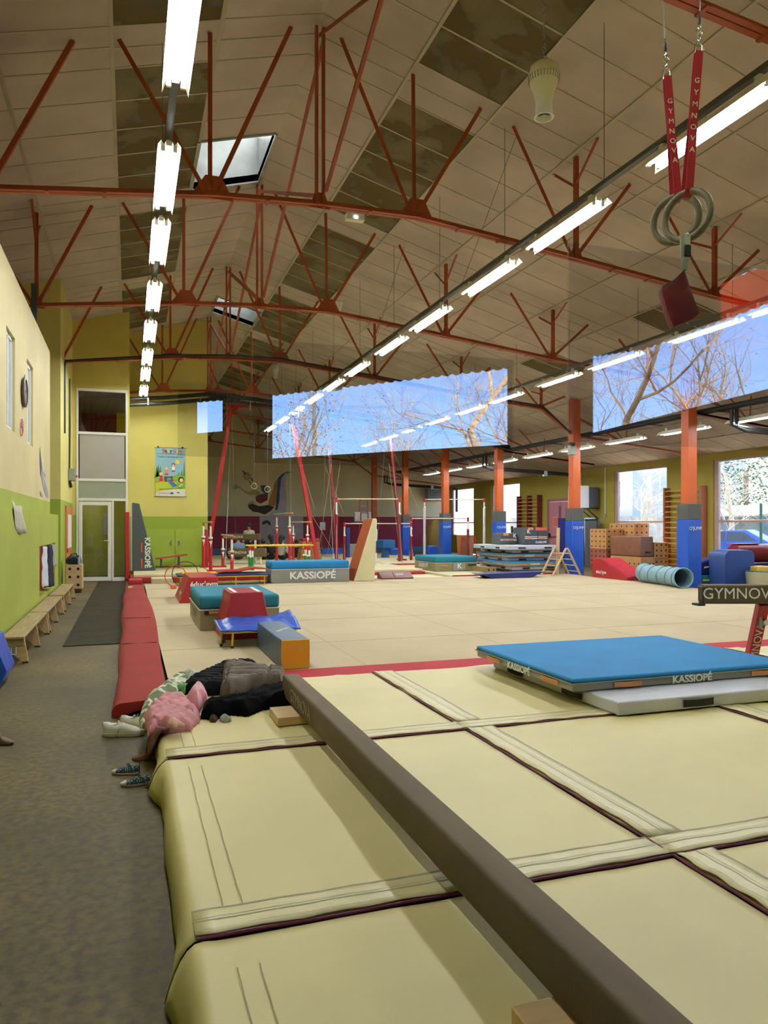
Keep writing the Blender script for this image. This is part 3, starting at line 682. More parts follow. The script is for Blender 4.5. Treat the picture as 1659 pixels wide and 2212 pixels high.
# ================================================================ MATS ON THE FLOOR
def carpetmat():
    m = mat('beige_carpet', 'beac8c', .9, var=.05, vs=.9, bump=.15, bs=220)
    return m
M_carpet = carpetmat()
M_mat = mat('cream_mat_cover', 'd2c48a', .46, var=.045, vs=1.3, bump=.22, bs=3.5)
M_fold = mat('cream_mat_flap', 'd8cb98', .36, var=.05, vs=2, bump=.5, bs=9)
M_seam = mat('grey_seam_tape', '9c9c80', .6, var=.05)
M_stitch = mat('stitching', '988c60', .7, var=.05)
M_gap = mat('red_foam', '6c1420', .8, var=.05)
MT = .20
def cover_mesh(x0, x1, y0, y1, left=False, seed=0):
    b = MB(); xs = []; st = .045
    n = int((x1 - x0) / st)
    for i in range(n + 1): xs.append((x0 + (x1 - x0) * i / n, None))
    if left:
        drape = [(-.055, -.18), (-.055, -.13), (-.052, -.09), (-.045, -.05), (-.033, -.022), (-.015, -.005)]
        xs = [(x0 + dx, dz) for dx, dz in drape] + [(x0 + .01, -.001)] + [(x, None) for x, _ in xs[1:]]
    ny = int((y1 - y0) / st)
    for i, (x, dz) in enumerate(xs):
        for j in range(ny + 1):
            y = y0 + (y1 - y0) * j / ny
            z = MT + mnoise.noise(V((x * 1.6 + seed, y * 1.6, 3))) * .006 + mnoise.noise(V((x * 5, y * 4 + seed, 7))) * .0025
            cr = mnoise.noise(V((x * .7 + y * .5 + seed * 3, y * 1.5 - x * .9, 11))); z += .010 * (1 - min(1, abs(cr) * 9)) ** 2 * max(0, mnoise.noise(V((x * .8, y * .8, seed + 20))) + .15)
            e = min(x - x0 if not left else 9, x1 - x, y - y0, y1 - y)
            if e < .05: z -= (.05 - max(e, 0)) * .05
            xx = x
            if dz is not None:
                wv = mnoise.noise(V((y * 2.2 + seed, 0, 0))); w2 = mnoise.noise(V((y * 9 + seed, 5, 0)))
                k = min(1, -dz / .175)
                z = MT + dz * (1 + .16 * wv) + k * .006 * w2
                xx = x + k * (.022 * wv + .006 * w2)
                ec = min(y - y0, y1 - y)
                if ec < .25: xx -= k * (.25 - ec) * .22      # corner flap swings out
            b.v.append(V((xx, y, z)))
    m = ny + 1
    for i in range(len(xs) - 1):
        for j in range(ny): b.f.append([i * m + j, (i + 1) * m + j, (i + 1) * m + j + 1, i * m + j + 1]); b.m.append(0)
    return b
def landing(x0, x1, y0, y1, label, left, seed, flapY, flapX):
    t = thing('landing_mat', label, 'gym mat', ((x0 + x1) / 2, (y0 + y1) / 2, 0), 0, 'cream landing mats under the balance beam')
    g = .008
    c = cover_mesh(x0 + g, x1 - g, y0 + g, y1 - g, left, seed).build('cover', M_mat, t, smooth=True)
    s = c.modifiers.new('thick', 'SOLIDIFY'); s.thickness = .003; s.offset = -1
    MB().box(x0 + (.02 if left else .0), x1, y0, y1, 0.001, MT - .017).build('foam_core', M_gap, t, label='dark red foam core')
    b = MB().path([(x0 + (x1 - x0) * k / 20, y0 + .003, MT + .001 + .002 * sin(k)) for k in range(21)], .006, 6)
    if not left: b.path([(x0 + .002, y0 + (y1 - y0) * k / 20, MT + .001 + .002 * sin(k)) for k in range(21)], .006, 6)
    b.build('edge_piping', mat('plum_piping', '5c1834', .7), t, smooth=True, label='plum coloured edge piping')
    if left:
        b = MB()
        for xx in (x0 + .10, x0 + .165): b.ribbon([(xx + .003 * mnoise.noise(V((k * .5, seed, xx * 9))), y0 + .02 + (y1 - y0 - .2) * k / 24, MT + .0035 + mnoise.noise(V((xx * 1.6 + seed, (y0 + .02 + (y1 - y0 - .2) * k / 24) * 1.6, 3))) * .006) for k in range(25)], .004)
        b.build('stitch_line', M_stitch, t)
    def flap(pts0, pts1, nm):
        n = len(pts0) - 1; b = MB(); vs = []
        for k in range(n + 1):
            for j in range(5):
                p = pts0[k].lerp(pts1[k], j / 4); p.z += .0075 + mnoise.noise(V((p.x * 7, p.y * 7, seed))) * .0045 + (.004 if j == 0 else 0)
                vs.append(p)
        b.add(vs, [(k * 5 + j, (k + 1) * 5 + j, (k + 1) * 5 + j + 1, k * 5 + j + 1) for k in range(n) for j in range(4)])
        f = b.build(nm, M_fold, t, smooth=True); s = f.modifiers.new('thick', 'SOLIDIFY'); s.thickness = .004
        b = MB()
        for j, rr in ((.06, .003), (.2, .0025), (.52, .006), (.62, .0025), (.96, .009)):
            q = [pts0[k].lerp(pts1[k], j) for k in range(n + 1)]
            for p in q: p.z += .0085 + mnoise.noise(V((p.x * 7, p.y * 7, seed))) * .0045
            b.ribbon(q, rr)
        b.build('seam_tape', M_seam, f)
    n = 26
    if flapY: flap([V((x0 - .005 + (x1 - x0) * k / n, y0 + .012 + .006 * sin(k * 1.7 + seed), MT)) for k in range(n + 1)], [V((x0 - .005 + (x1 - x0) * k / n, y0 + .175, MT)) for k in range(n + 1)], 'overlap_flap')
    if flapX: flap([V((x0 + .012 + .006 * sin(k * 1.3 + seed), y0 + .17 + (y1 - y0 - .17) * k / n, MT + .002)) for k in range(n + 1)][::-1], [V((x0 + .19, y0 + .17 + (y1 - y0 - .17) * k / n, MT + .002)) for k in range(n + 1)][::-1], 'joint_flap')
xsM = [.20, 2.02, 3.98, 5.9, 7.85]; ysM = [1.3, 2.38, 4.28, 6.2]
nm_ = {(0, 0): 'cream landing mat at the bottom left, its corner flap lifted over the aisle', (0, 1): 'cream landing mat under the beam between the two cross seams', (0, 2): 'cream landing mat carrying the heap of coats and the small wood block',
       (1, 0): 'cream landing mat at the bottom corner right of the beam', (1, 1): 'wide cream landing mat between the beam and the front of the grey mat', (1, 2): 'cream landing mat just left of the stacked blue and grey mats'}
for i in range(4):
    for j in range(3):
        landing(xsM[i], xsM[i + 1], ysM[j], ysM[j + 1], nm_.get((i, j), 'cream landing mat under the grey and blue mats, column %s row %s' % (['one', 'two', 'three', 'four'][i], ['one', 'two', 'three'][j])), i == 0, i * 7 + j * 3, j > 0, i > 0)
# sprung floor, its red border and side pad ---------------------------------
FZ = .10; CX0, CX1, CY0, CY1 = .33, 11.95, 6.22, 18.4
t = thing('sprung_floor', 'large beige carpeted gymnastics floor with red border', 'gym floor', ((CX0 + CX1) / 2, (CY0 + CY1) / 2, 0))
MB().box(CX0, CX1, CY0, CY1, .001, FZ - .004).build('base', M_gap, t)
MB().box(CX0, CX1 - .1, 7.03, CY1, FZ - .004, FZ).build('carpet', M_carpet, t)
b = MB()
for k in range(1, 6): b.box(CX0, CX1 - .1, CY0 + .3 + 2.0 * k + .08 * k, CY0 + .312 + 2.0 * k + .08 * k, FZ, FZ + .002)
for k in range(1, 6): b.box(CX0 + 1.9 * k, CX0 + 1.9 * k + .01, CY0 + .14, CY1, FZ, FZ + .0015)
b.build('carpet_joint', mat('carpet_joint', 'b09c78', .9, var=.05), t)
MB().box(CX0, CX1, CY0, 7.03, FZ - .004, FZ + .004).box(CX1 - .1, CX1, 7.03, CY1, FZ - .004, FZ + .004).build('border_stripe', mat('red_carpet', 'a41c2c', .85, var=.05), t, label='red border stripe')
# red edge pad beside the aisle
b = MB(); N = 40; vs = []
for k in range(N + 1):
    y = 6.12 + (18.15 - 6.12) * k / N
    wv = .012 * sin(y * 1.9) + .01 * sin(y * .7 + 1); xr = .31 + .035 * sin(y * .55 + 1.2)
    for x, z in ((-.10 + wv, .0), (-.115 + wv, .05), (-.09 + wv, .095), (-.05 + wv, .112), (.1, .122), (.22, .118), (xr, .112), (xr + .02, .104)): vs.append((x, y, z + .004 * sin(y * 3)))
b.add(vs, [(k * 8 + j, k * 8 + j + 1, (k + 1) * 8 + j + 1, (k + 1) * 8 + j) for k in range(N) for j in range(7)])
n0 = list(range(8)); b.f.append(n0[::-1]); b.m.append(0); b.f.append([N * 8 + q for q in n0]); b.m.append(0)
t = thing('edge_pad', 'long red carpeted edge pad running along the aisle', 'edge pad', (.1, 12, 0))
b.build('padding', mat('red_carpet_pad', '861c14', .9, var=.06, vs=3, bump=.15, bs=160), t, smooth=True)
b = MB()
for y in (9.1, 11.6): b.box(-.09, .30, y, y + .012, .117, .125)
b.build('pad_joint', M_gap, t)
MB().box(-.03, .1, 17.2, 17.6, .121, .1225).build('patch', mat('tan_patch', 'c49c6c', .8), t, label='tan tape patch')
# ---------------------------------------------------------------- balance beams
def beambody(t, L, w_=.12, h=.16):       # local, along +X, top at z=0, centred on x
    b = MB(); r = .018; pr = []
    for cx, cz, a0 in ((w_ / 2 - r, -r, 0), (-w_ / 2 + r, -r, 90), (-w_ / 2 + r, -h + r, 180), (w_ / 2 - r, -h + r, 270)):
        for k in range(5): a = R(a0 + k * 22.5); pr.append((cx + r * cos(a), cz + r * sin(a)))
    n = len(pr); N = 30; vs = []
    for i in range(N + 1):
        x = -L / 2 + L * i / N
        for (y, z) in pr:
            bow = 1 + .04 * (1 if abs(z + h / 2) < h * .3 else 0)
            vs.append((x, y * bow, z))
    fs = [(i * n + k, i * n + (k + 1) % n, (i + 1) * n + (k + 1) % n, (i + 1) * n + k) for i in range(N) for k in range(n)]
    fs += [tuple(range(n))[::-1], tuple(N * n + k for k in range(n))]
    return b.add(vs, fs)
t = thing('balance_beam', 'long brown suede balance beam lying low across the cream mats', 'balance beam', (1.105, 3.25, MT))
bb = beambody(t, 4.06); M4 = Matrix.Translation((1.105, 3.27, .42)) @ Matrix.Rotation(R(90), 4, 'Z')
bb.v = [M4 @ v for v in bb.v]; bb.build('beam', M_beam, t, smooth=True)
MB().box(1.05, 1.16, 5.296, 5.306, .27, .41).build('end_cap', mat('brown_cap', '3c3226', .6), t, bevel=.01)
text('GYMNOVA', .12, mat('faded_print', '968c78', .7), t, (1.0415, 4.72, .335), (0, -1, 0), (0, 0, 1), bold=.02)
tag(MB().box(.90, 1.32, 4.72, 5.02, MT + .006, .26).build('wood_block', M_wood, bevel=.004), 'small flat wooden block propping the low beam on the mat', 'block')
tag(MB().box(.93, 1.3, 1.42, 1.7, MT + .006, .26).build('wood_block', M_wood, bevel=.004), 'wooden block under the near end of the low beam at the bottom edge', 'block')
# raised beam at the right
A = atD(1515, 1283, 6.45); rt = V((CS, -SN, 0))
t = thing('balance_beam', 'raised brown balance beam on a red leg, cut by the right edge', 'balance beam', (A + rt * 1.4) * 1.0, -TH)
t.location.z = MT; W[t] = Matrix.Translation(t.location) @ Matrix.Rotation(-TH, 4, 'Z')
bb = beambody(t, 2.9, .12, .165); M4 = Matrix.Translation(A + rt * 1.45 + V((0, 0, .083))) @ Matrix.Rotation(-TH, 4, 'Z')
bb.v = [M4 @ v for v in bb.v]; bb.build('beam', M_beam, t, smooth=True)
fwv = V((SN, CS, 0)); e0 = A - rt * .004
MB().obox(e0 - rt * .0, .012, .1, .135, Matrix.Rotation(-TH, 3, 'Z')).build('end_cap', M_black, t, bevel=.008, label='open black end cap')
MB().obox(e0 - rt * .02 + V((0, 0, -.09)), .07, .1, .02, Matrix.Rotation(-TH + .2, 3, 'Z')).build('rubber_foot', M_black, t, bevel=.006)
text('GYMNOVA', .135, M_print, t, A + rt * .32 - fwv * .0645 + V((0, 0, .005)), rt, (0, 0, 1), bold=.015)
P = atD(1648, 1303, 6.5); Q = atD(1618, 1450, 6.75); Q.z = MT + .01
MB().bar(P, Q, .09, .085, up=tuple(fwv)).build('leg', M_redst, t, bevel=.008)
MB().bar(P + V((0, 0, .05)), P.lerp(Q, .2) + V((0, 0, .01)), .05, .05, up=tuple(fwv)).build('inner_post', M_steel, t, bevel=.004)
k = P.lerp(Q, .28) - fwv * .05
MB().ball(k - fwv * .03 + rt * .03, .026).tube(k - fwv * .03 + rt * .03, k + fwv * .02, .012).build('knob', M_white, t, smooth=True)
MB().obox(k - rt * .015 + V((0, 0, .0)), .03, .03, .11, Matrix.Rotation(-TH, 3, 'Z')).build('clamp', M_steel, t, bevel=.004)
text('GYMNOVA', .10, M_print, t, P.lerp(Q, .68) - fwv * .052, (P - Q).normalized(), (Q - P).cross(fwv).normalized() * -1 if ((Q - P).cross(fwv)).dot(rt) > 0 else (Q - P).cross(fwv).normalized(), bold=.03)
MB().obox(Q + V((0, 0, .02)), .9, .1, .05, Matrix.Rotation(-TH + R(90), 3, 'Z')).build('foot_bar', M_redst, t, bevel=.01)
# ---------------------------------------------------------------- big blue mat on grey mat
def handle(parent, c, ld, up, L, m, h=.045, out=None):
    """webbing carry handle: a strap stitched at both ends and standing a little off the side"""
    c, ld, up = V(c), V(ld).normalized(), V(up).normalized(); o = up.cross(ld) if out is None else V(out)
    b = MB(); vs = []
    n = 8
    for k in range(n + 1):
        s = k / n; d = .004 + .014 * sin(pi * s)
        p = c + ld * (L * (s - .5)) + o * d
        for e in (-h / 2, h / 2): vs.append(p + up * e)
        for e in (h / 2, -h / 2): vs.append(p + up * e + o * .004)
    fs = []
    for k in range(n):
        for j in range(4): fs.append((k * 4 + j, k * 4 + (j + 1) % 4, (k + 1) * 4 + (j + 1) % 4, (k + 1) * 4 + j))
    fs += [(0, 1, 2, 3)[::-1], tuple(n * 4 + j for j in range(4))]
    return b.add(vs, fs).build('handle', m, parent)
def foam_mat(name, label, cat, x0, x1, y0, y1, z0, z1, mtop, mside, rz=0, split=.35, group=None, puff=.008, pipe=None, n=10, bev=.02):
    cx, cy = (x0 + x1) / 2, (y0 + y1) / 2
    t = thing(name, label, cat, (cx, cy, z0), 0, group); W[t] = Matrix.Translation((cx, cy, z0))
    zs = z1 - (z1 - z0) * split
    if mtop is mside: b = MB(); soft_box(b, x0, x1, y0, y1, z0, z1, puff, n, seed=x0 * 3); b.build('cover', mside, t, bevel=bev, seg=3)
    else:
        b = MB(); soft_box(b, x0, x1, y0, y1, z0, zs, puff * .6, n, seed=x0 * 3); b.build('base', mside, t, bevel=min(bev, .01), seg=2)
        b = MB(); soft_box(b, x0 - .004, x1 + .004, y0 - .004, y1 + .004, zs, z1, puff, n, seed=x0); b.build('top', mtop, t, bevel=bev, seg=4)
        b = MB(); b.path([(x0 - .01, y0 - .01, zs), (x1 + .01, y0 - .01, zs), (x1 + .01, y1 + .01, zs), (x0 - .01, y1 + .01, zs)], .006, 6, True); b.build('piping', pipe or M_print, t)
    if rz:
        t.rotation_euler = (0, 0, rz)
    return t
t = foam_mat('crash_mat', 'flat silver grey mat lying under the blue mat on the cream mats', 'gym mat', 3.12, 5.15, 4.22, 6.03, MT + .008, .30, M_lgrey, M_lgrey, puff=.004, bev=.012)
handle(t, (3.78, 4.208, .255), (1, 0, 0), (0, 0, 1), .26, M_strapk, .05, (0, -1, 0)); handle(t, (4.8, 4.208, .255), (1, 0, 0), (0, 0, 1), .26, M_strapk, .05, (0, -1, 0))
for y in (4.75, 5.6): handle(t, (3.108, y, .25), (0, 1, 0), (0, 0, 1), .26, M_strapk, .04, (-1, 0, 0))
t = foam_mat('crash_mat', 'large bright blue topped mat resting askew on the grey mat', 'gym mat', 2.99, 5.02, 4.56, 6.1, .305, .40, M_blue, M_grey, split=.38, puff=.006, pipe=M_grey, n=14, bev=.02)
for x in (3.45, 4.72): handle(t, (x, 4.55, .338), (1, 0, 0), (0, 0, 1), .24, M_strap, .035, (0, -1, 0))
for y in (4.85, 5.75): handle(t, (2.98, y, .338), (0, 1, 0), (0, 0, 1), .24, M_strap, .035, (-1, 0, 0))
text('KASSiOPÉ', .075, M_print, t, (4.03, 4.545, .337), (1, 0, 0), (0, 0, 1), bold=.03, width=1.15)
text('KASSiOPÉ', .075, M_print, t, (2.977, 5.32, .337), (0, -1, 0), (0, 0, 1), bold=.03, width=1.15)
# ---------------------------------------------------------------- small apparatus by the heap of clothes
t = thing('foam_block', 'long slate blue foam beam with a yellow end face', 'foam block', (1.525, 7.8, FZ))
b = MB(); soft_box(b, 1.385, 1.665, 7.10, 8.5, FZ + .003, .386, .004, 6); b.build('cover', M_slate, t, bevel=.012)
b = MB(); soft_box(b, 1.388, 1.662, 7.075, 7.10, FZ + .004, .384, .004, 5, seed=4); b.build('end_face', M_yelv, t, bevel=.008, label='yellow end face')
b = MB(); b.path([(1.39, 7.095, FZ + .01), (1.66, 7.095, FZ + .01), (1.66, 7.095, .382), (1.39, 7.095, .382)], .006, 6, True); b.build('piping', M_slate, t)
text("éduc'gym", .075, M_print, t, (1.53, 7.78, .392), (.55, .83, 0), (-.83, .55, 0), bold=.02)
# mini trampoline
t = thing('mini_trampoline', 'small trampoline with yellow frame and rumpled blue cover, behind the yellow ended block', 'trampoline', (1.38, 8.95, FZ))
x0, x1, y0, y1, zt = .99, 1.86, 8.5, 9.08, .30
def rr(x0, x1, y0, y1, z, r=.1, n=5, dz=0):
    p = []
    for cx, cy, a0 in ((x1 - r, y1 - r, 0), (x0 + r, y1 - r, 90), (x0 + r, y0 + r, 180), (x1 - r, y0 + r, 270)):
        for k in range(n): a = R(a0 + k * 90 / (n - 1)); p.append((cx + r * cos(a), cy + r * sin(a), z + dz * (cy - y0)))
    return p
MB().path(rr(x0, x1, y0, y1, zt - .02, .09), .014, 8, True).build('frame', M_yst, t, smooth=True)
MB().box(x0 + .06, x1 - .06, y0 + .06, y1 - .06, zt - .045, zt - .035).build('bed', M_black, t)
for (lx, ly) in ((x0 + .12, y0 + .01), (x0 + .02, y0 + .2), (x1 - .1, y0 + .03), (x1 - .03, y1 - .1)):
    l = MB().tube((lx, ly, zt - .02), (lx - .01, ly - .01, FZ + .03), .013).build('leg', M_yst, t, smooth=True)
    MB().tube((lx - .01, ly - .01, FZ + .03), (lx - .01, ly - .01, FZ + .002), .017).build('rubber_foot', M_black, l, smooth=True)
b = MB(); nx, ny = 26, 14; vs = []
for i in range(nx + 1):
    for j in range(ny + 1):
        u, v_ = i / nx, j / ny; x = x0 - .03 + (x1 - x0 + .06) * u; y = y0 - .02 + (y1 - y0 + .08) * v_
        z = zt + .01 + .06 * v_ + .035 * abs(mnoise.noise(V((x * 5, y * 5, 2)))) + .12 * max(0, u - .72) * v_ * 2
        if u < .12 or v_ < .1: z -= .02
        vs.append((x, y, z))
b.add(vs, [(i * (ny + 1) + j, (i + 1) * (ny + 1) + j, (i + 1) * (ny + 1) + j + 1, i * (ny + 1) + j + 1) for i in range(nx) for j in range(ny)])
o = b.build('cover', M_bluev, t, smooth=True); s = o.modifiers.new('t', 'SOLIDIFY'); s.thickness = .012
b = MB()
for k in range(6): a = V((x0 + .03, y0 + .04 + k * .012, zt - .02)); b.path([a, a + V((-.01, -.01, -.06)), a + V((-.03 + .01 * k, -.02, -.11 - .01 * (k % 3)))], .005, 5)
b.path([(x0 + .2, y0, zt - .02), (x0 + .25, y0 - .005, zt - .07), (x0 + .3, y0, zt - .02)], .004, 5)
b.build('bungee_cord', M_black, t, smooth=True)
# red truncated pyramid
def frustum(b, B, T, z0, z1):
    vs = [(B[0], B[2], z0), (B[1], B[2], z0), (B[1], B[3], z0), (B[0], B[3], z0), (T[0], T[2], z1), (T[1], T[2], z1), (T[1], T[3], z1), (T[0], T[3], z1)]
    return b.add(vs, [(3, 2, 1, 0), (4, 5, 6, 7), (0, 1, 5, 4), (1, 2, 6, 5), (2, 3, 7, 6), (3, 0, 4, 7)])
t = thing('foam_block', 'red foam block with sloping sides and white strips on its flat top', 'foam block', (1.37, 9.55, FZ))
frustum(MB(), (1.06, 1.68, 9.13, 9.98), (1.17, 1.57, 9.2, 9.9), FZ + .003, .67).build('cover', M_redv, t, bevel=.014, seg=3)
for x in (1.21, 1.50): MB().box(x, x + .045, 9.2, 9.9, .667, .675).build('strip', M_print, t, bevel=.002, label='white strip')
text("éduc'gym", .085, M_print, t, (1.082, 9.22, .27), (0, -1, 0), (.19, 0, 1), bold=.02)
# teal vault block
def vault(label, x0, x1, y0, y1, z0, z1, mtop, mside, cat='vault block', rz=0, split=.4, bev=.04):
    return foam_mat('vault_block', label, cat, x0, x1, y0, y1, z0, z1, mtop, mside, rz, split, puff=.014, n=8, bev=bev)
t = vault('teal topped khaki foam block behind the red sloping block', .88, 1.93, 10.02, 11.75, FZ + .003, .56, M_teal, M_khaki)
b = MB(); b.box(.99, 1.12, 9.985, 9.997, .33, .355); b.build('strap', M_strap, t); MB().box(.93, .99, 9.98, 9.995, .32, .365).build('buckle', M_black, t, bevel=.004)
text('KASSiOPÉ', .13, mat('faded_print', '968c78', .7), t, (.862, 10.9, .25), (0, -1, 0), (0, 0, 1), bold=.02)
# red educ'gym block
t = thing('foam_block', "low red foam block with a sloped left side, behind the teal block", 'foam block', (1.2, 14.4, FZ))
MB().prism([(.84, 13.7, FZ + .003), (1.52, 13.7, FZ + .003), (1.52, 13.7, .56), (1.02, 13.7, .56)], (0, 1.4, 0)).build('cover', M_redv, t, bevel=.014, seg=3)
text("éduc'gym", .13, M_print, t, (1.27, 13.685, .43), (1, 0, 0), (0, 0, 1), bold=.035)
text("éduc'gym", .1, M_print, t, (.885, 14.1, .26), (0, -1, 0), (.36, 0, 1), bold=.02)
# hoops on an orange foot
t = thing('hoop', 'red plastic hoop standing in an orange foot', 'hoop', (.92, 16.9, FZ))
MB().ring((.95, 16.85, .385), .225, .009, (.25, 1, 0), 48, 6).build('tube', mat('red_plastic', 'd01c24', .35, var=0), t, smooth=True)
MB().box(.85, .97, 16.8, 16.92, FZ + .002, FZ + .075).build('foot', mat('orange_plastic', 'd8602c', .5), t, bevel=.01)
t = thing('hoop', 'black plastic hoop standing beside the red hoop', 'hoop', (1.17, 17.0, FZ))
MB().ring((1.17, 17.05, .40), .285, .009, (-.1, 1, 0), 52, 6).build('tube', M_black, t, smooth=True)
# track trampoline
t = thing('tumble_trampoline', 'long low trampoline on a yellow frame with navy edge and red mat', 'trampoline', (2.1, 17.95, FZ))
x0, x1, y0, y1 = 1.05, 3.1, 17.5, 18.25
MB().path(rr(x0, x1, y0, y1, .30, .06), .016, 8, True).build('frame', M_yst, t, smooth=True)
for lx in (1.1, 1.7, 2.35, 3.02):
    for ly in (y0 + .02, y1 - .02):
        MB().tube((lx, ly, .3), (lx, ly, FZ + .002), .014).build('leg', M_yst, t, smooth=True)
MB().tube((1.1, y0 + .02, .19), (3.02, y0 + .02, .19), .009).build('rail', M_yst, t, smooth=True)
b = MB(); soft_box(b, x0 - .02, x1 + .06, y0 - .02, y1, .31, .36, .008, 8); b.build('edge_pad', M_navyv, t, bevel=.012)
MB().box(x0 + .1, 1.95, y0 + .08, y1 - .08, .362, .385).build('yellow_mat', M_yelv, t, bevel=.008)
b = MB(); pts = [(1.95, .37), (2.1, .395), (2.45, .40), (2.75, .46), (3.0, .45), (3.08, .44)]
b.prism([(x, y0 + .06, z + .03) for x, z in pts] + [(x, y0 + .06, z) for x, z in pts[::-1]], (0, y1 - y0 - .12, 0)); b.build('red_mat', M_redv, t, bevel=.004)
# cream step and podium
tag(MB().box(.50, 1.0, 18.7, 19.2, .001, .21).build('step_block', M_cream, bevel=.015), 'small cream foam step beside the platform corner', 'foam step')
t = thing('podium', 'raised cream platform with red edges in front of the poster wall', 'platform', (4, 21.5, 0))
MB().box(.02, 8.2, 20.15, 23.4, .001, .14).build('base', M_redv, t, bevel=.02)
for k in range(4): MB().box(.1 + 2.02 * k, .1 + 2.02 * k + 2.0, 20.25, 23.35, .14, .21).build('panel', M_cream, t, bevel=.012)
MB().box(-.02, .3, 19.6, 20.12, .001, .13).build('step', M_redv, t, bevel=.02)
# floor mats further back
k_ = 0
for (x0, x1, y0, y1, z, m, lb) in ((5.3, 8.3, 18.45, 20.1, .06, M_cream, 'thin cream mat beyond the far edge of the beige floor'), (8.35, 11.6, 18.5, 23.9, .12, M_cream, 'cream landing mat under the blue topped khaki block'),
                                (2.4, 8.3, 23.5, 29.0, .16, M_cream, 'cream mat field under the parallel bars'), (8.4, 11.8, 24.0, 29.5, .16, M_cream, 'cream landing area under the uneven bars'),
                                (2.4, 11.8, 29.6, 34.5, .12, M_cream, 'far cream mats where the children sit')):
    t = thing('mat_field', lb, 'gym mat', ((x0 + x1) / 2, (y0 + y1) / 2, 0))
    MB().box(x0, x1, y0, y1, .001, z).build('cover', m, t, bevel=.015)
    MB().box(x0 - .03, x1 + .03, y0 - .05, y0 - .006, .001, z + .012).build('edge', M_dkred and M_redv, t, bevel=.008, label='red edge')
for (a, c, lb) in (((6.12, 18.36), .37, 'left dark red edge wedge on the far border of the beige floor'), ((6.5, 18.36), .5, 'dark red edge wedge with white lettering beside the cream mat')):
    t = thing('edge_wedge', lb, 'foam wedge', (a[0] + c / 2, a[1] + .2, FZ))
    MB().prism([(a[0], a[1] - .35, FZ + .003), (a[0], a[1] - .35, FZ + .03), (a[0], a[1] - .1, FZ + .17), (a[0], a[1] + .02, FZ + .17), (a[0], a[1] + .02, FZ + .003)], (c, 0, 0)).build('cover', mat('dark_maroon', '5a0f18', .4, bump=.2, bs=6), t, bevel=.008)
    if 'lettering' in lb: text('GYM', .1, M_print, t, (a[0] + .15, a[1] - .235, FZ + .108), (1, 0, 0), (0, .25, .14), bold=.02)
# grey Kassiope block
t = vault('long grey foam block with bright blue top, at the far edge of the beige floor', 3.2, 5.15, 17.65, 18.38, FZ + .003, .62, M_blue, M_grey, split=.37)
text('KASSiOPÉ', .24, M_print, t, (4.22, 17.62, .27), (1, 0, 0), (0, 0, 1), bold=.035, width=1.12)
MB().box(4.7, 4.706, 17.62, 17.63, .12, .42).build('panel_seam', M_dgrey, t)
# upright red and cream wedge
t = thing('foam_wedge', 'tall wedge standing on end, rust red slope and cream side', 'foam wedge', (5.6, 18.1, FZ))
prof = [(5.26, FZ + .003), (5.80, FZ + .003), (5.87, 1.62), (5.84, 1.66), (5.76, 1.66)]
b = MB().prism([(x, 17.62, z) for x, z in prof], (0, .74, 0)); b.build('cover', M_cream, t, bevel=.012)
a, c = V((5.26, 0, FZ + .01)), V((5.76, 0, 1.655)); nn = V((-(c.z - a.z), 0, c.x - a.x)).normalized() * .008
MB().add([(a + nn + V((0, 17.63, 0))), (c + nn + V((0, 17.63, 0))), (c + nn + V((0, 18.35, 0))), (a + nn + V((0, 18.35, 0))), (a - nn * .5 + V((0, 17.63, 0))), (c - nn * .5 + V((0, 17.63, 0))), (c - nn * .5 + V((0, 18.35, 0))), (a - nn * .5 + V((0, 18.35, 0)))],
         [(0, 3, 2, 1), (4, 5, 6, 7), (0, 1, 5, 4), (1, 2, 6, 5), (2, 3, 7, 6), (3, 0, 4, 7)]).build('slope', mat('rust_vinyl', '98401c', .5, var=.1, bump=.3, bs=5), t, label='rust red slope', bevel=.003)
handle(t, (5.835, 17.612, .65), (.04, 0, 1), (1, 0, 0), .3, M_print, .03, (0, -1, 0)); handle(t, (5.85, 17.612, 1.25), (.04, 0, 1), (1, 0, 0), .3, M_print, .03, (0, -1, 0))
# blue topped khaki block
t = vault('blue topped khaki and grey block in front of the white bar posts', 8.55, 9.9, 20.2, 21.9, .123, .56, M_teal, M_khaki, split=.42)
text('KASSiOPÉ', .17, M_print, t, (8.525, 21.1, .27), (0, -1, 0), (0, 0, 1), bold=.02)
MB().box(9.1, 9.5, 20.165, 20.178, .15, .38).build('logo_panel', M_grey, t); text('K', .2, M_print, t, (9.3, 20.16, .27), (1, 0, 0), (0, 0, 1), bold=.03)
handle(t, (8.8, 20.17, .3), (1, 0, 0), (0, 0, 1), .26, M_strap, .04, (0, -1, 0)); handle(t, (9.72, 20.17, .3), (1, 0, 0), (0, 0, 1), .26, M_strapk, .04, (0, -1, 0))
# navy boat shaped pad
a = at(1075, 1248, FZ)
t = thing('foam_rocker', 'navy boat shaped pad lying in front of the mat stack', 'foam pad', (a.x, a.y, FZ), 0)
x0 = at(1006, 1246, FZ).x; y = 18.05
MB().prism([(8.62, 17.35, .22), (8.95, 17.35, FZ + .003), (10.1, 17.35, FZ + .003), (10.5, 17.35, .25), (9.5, 17.35, .235)], (0, .62, 0)).build('cover', M_navyv, t, bevel=.012)
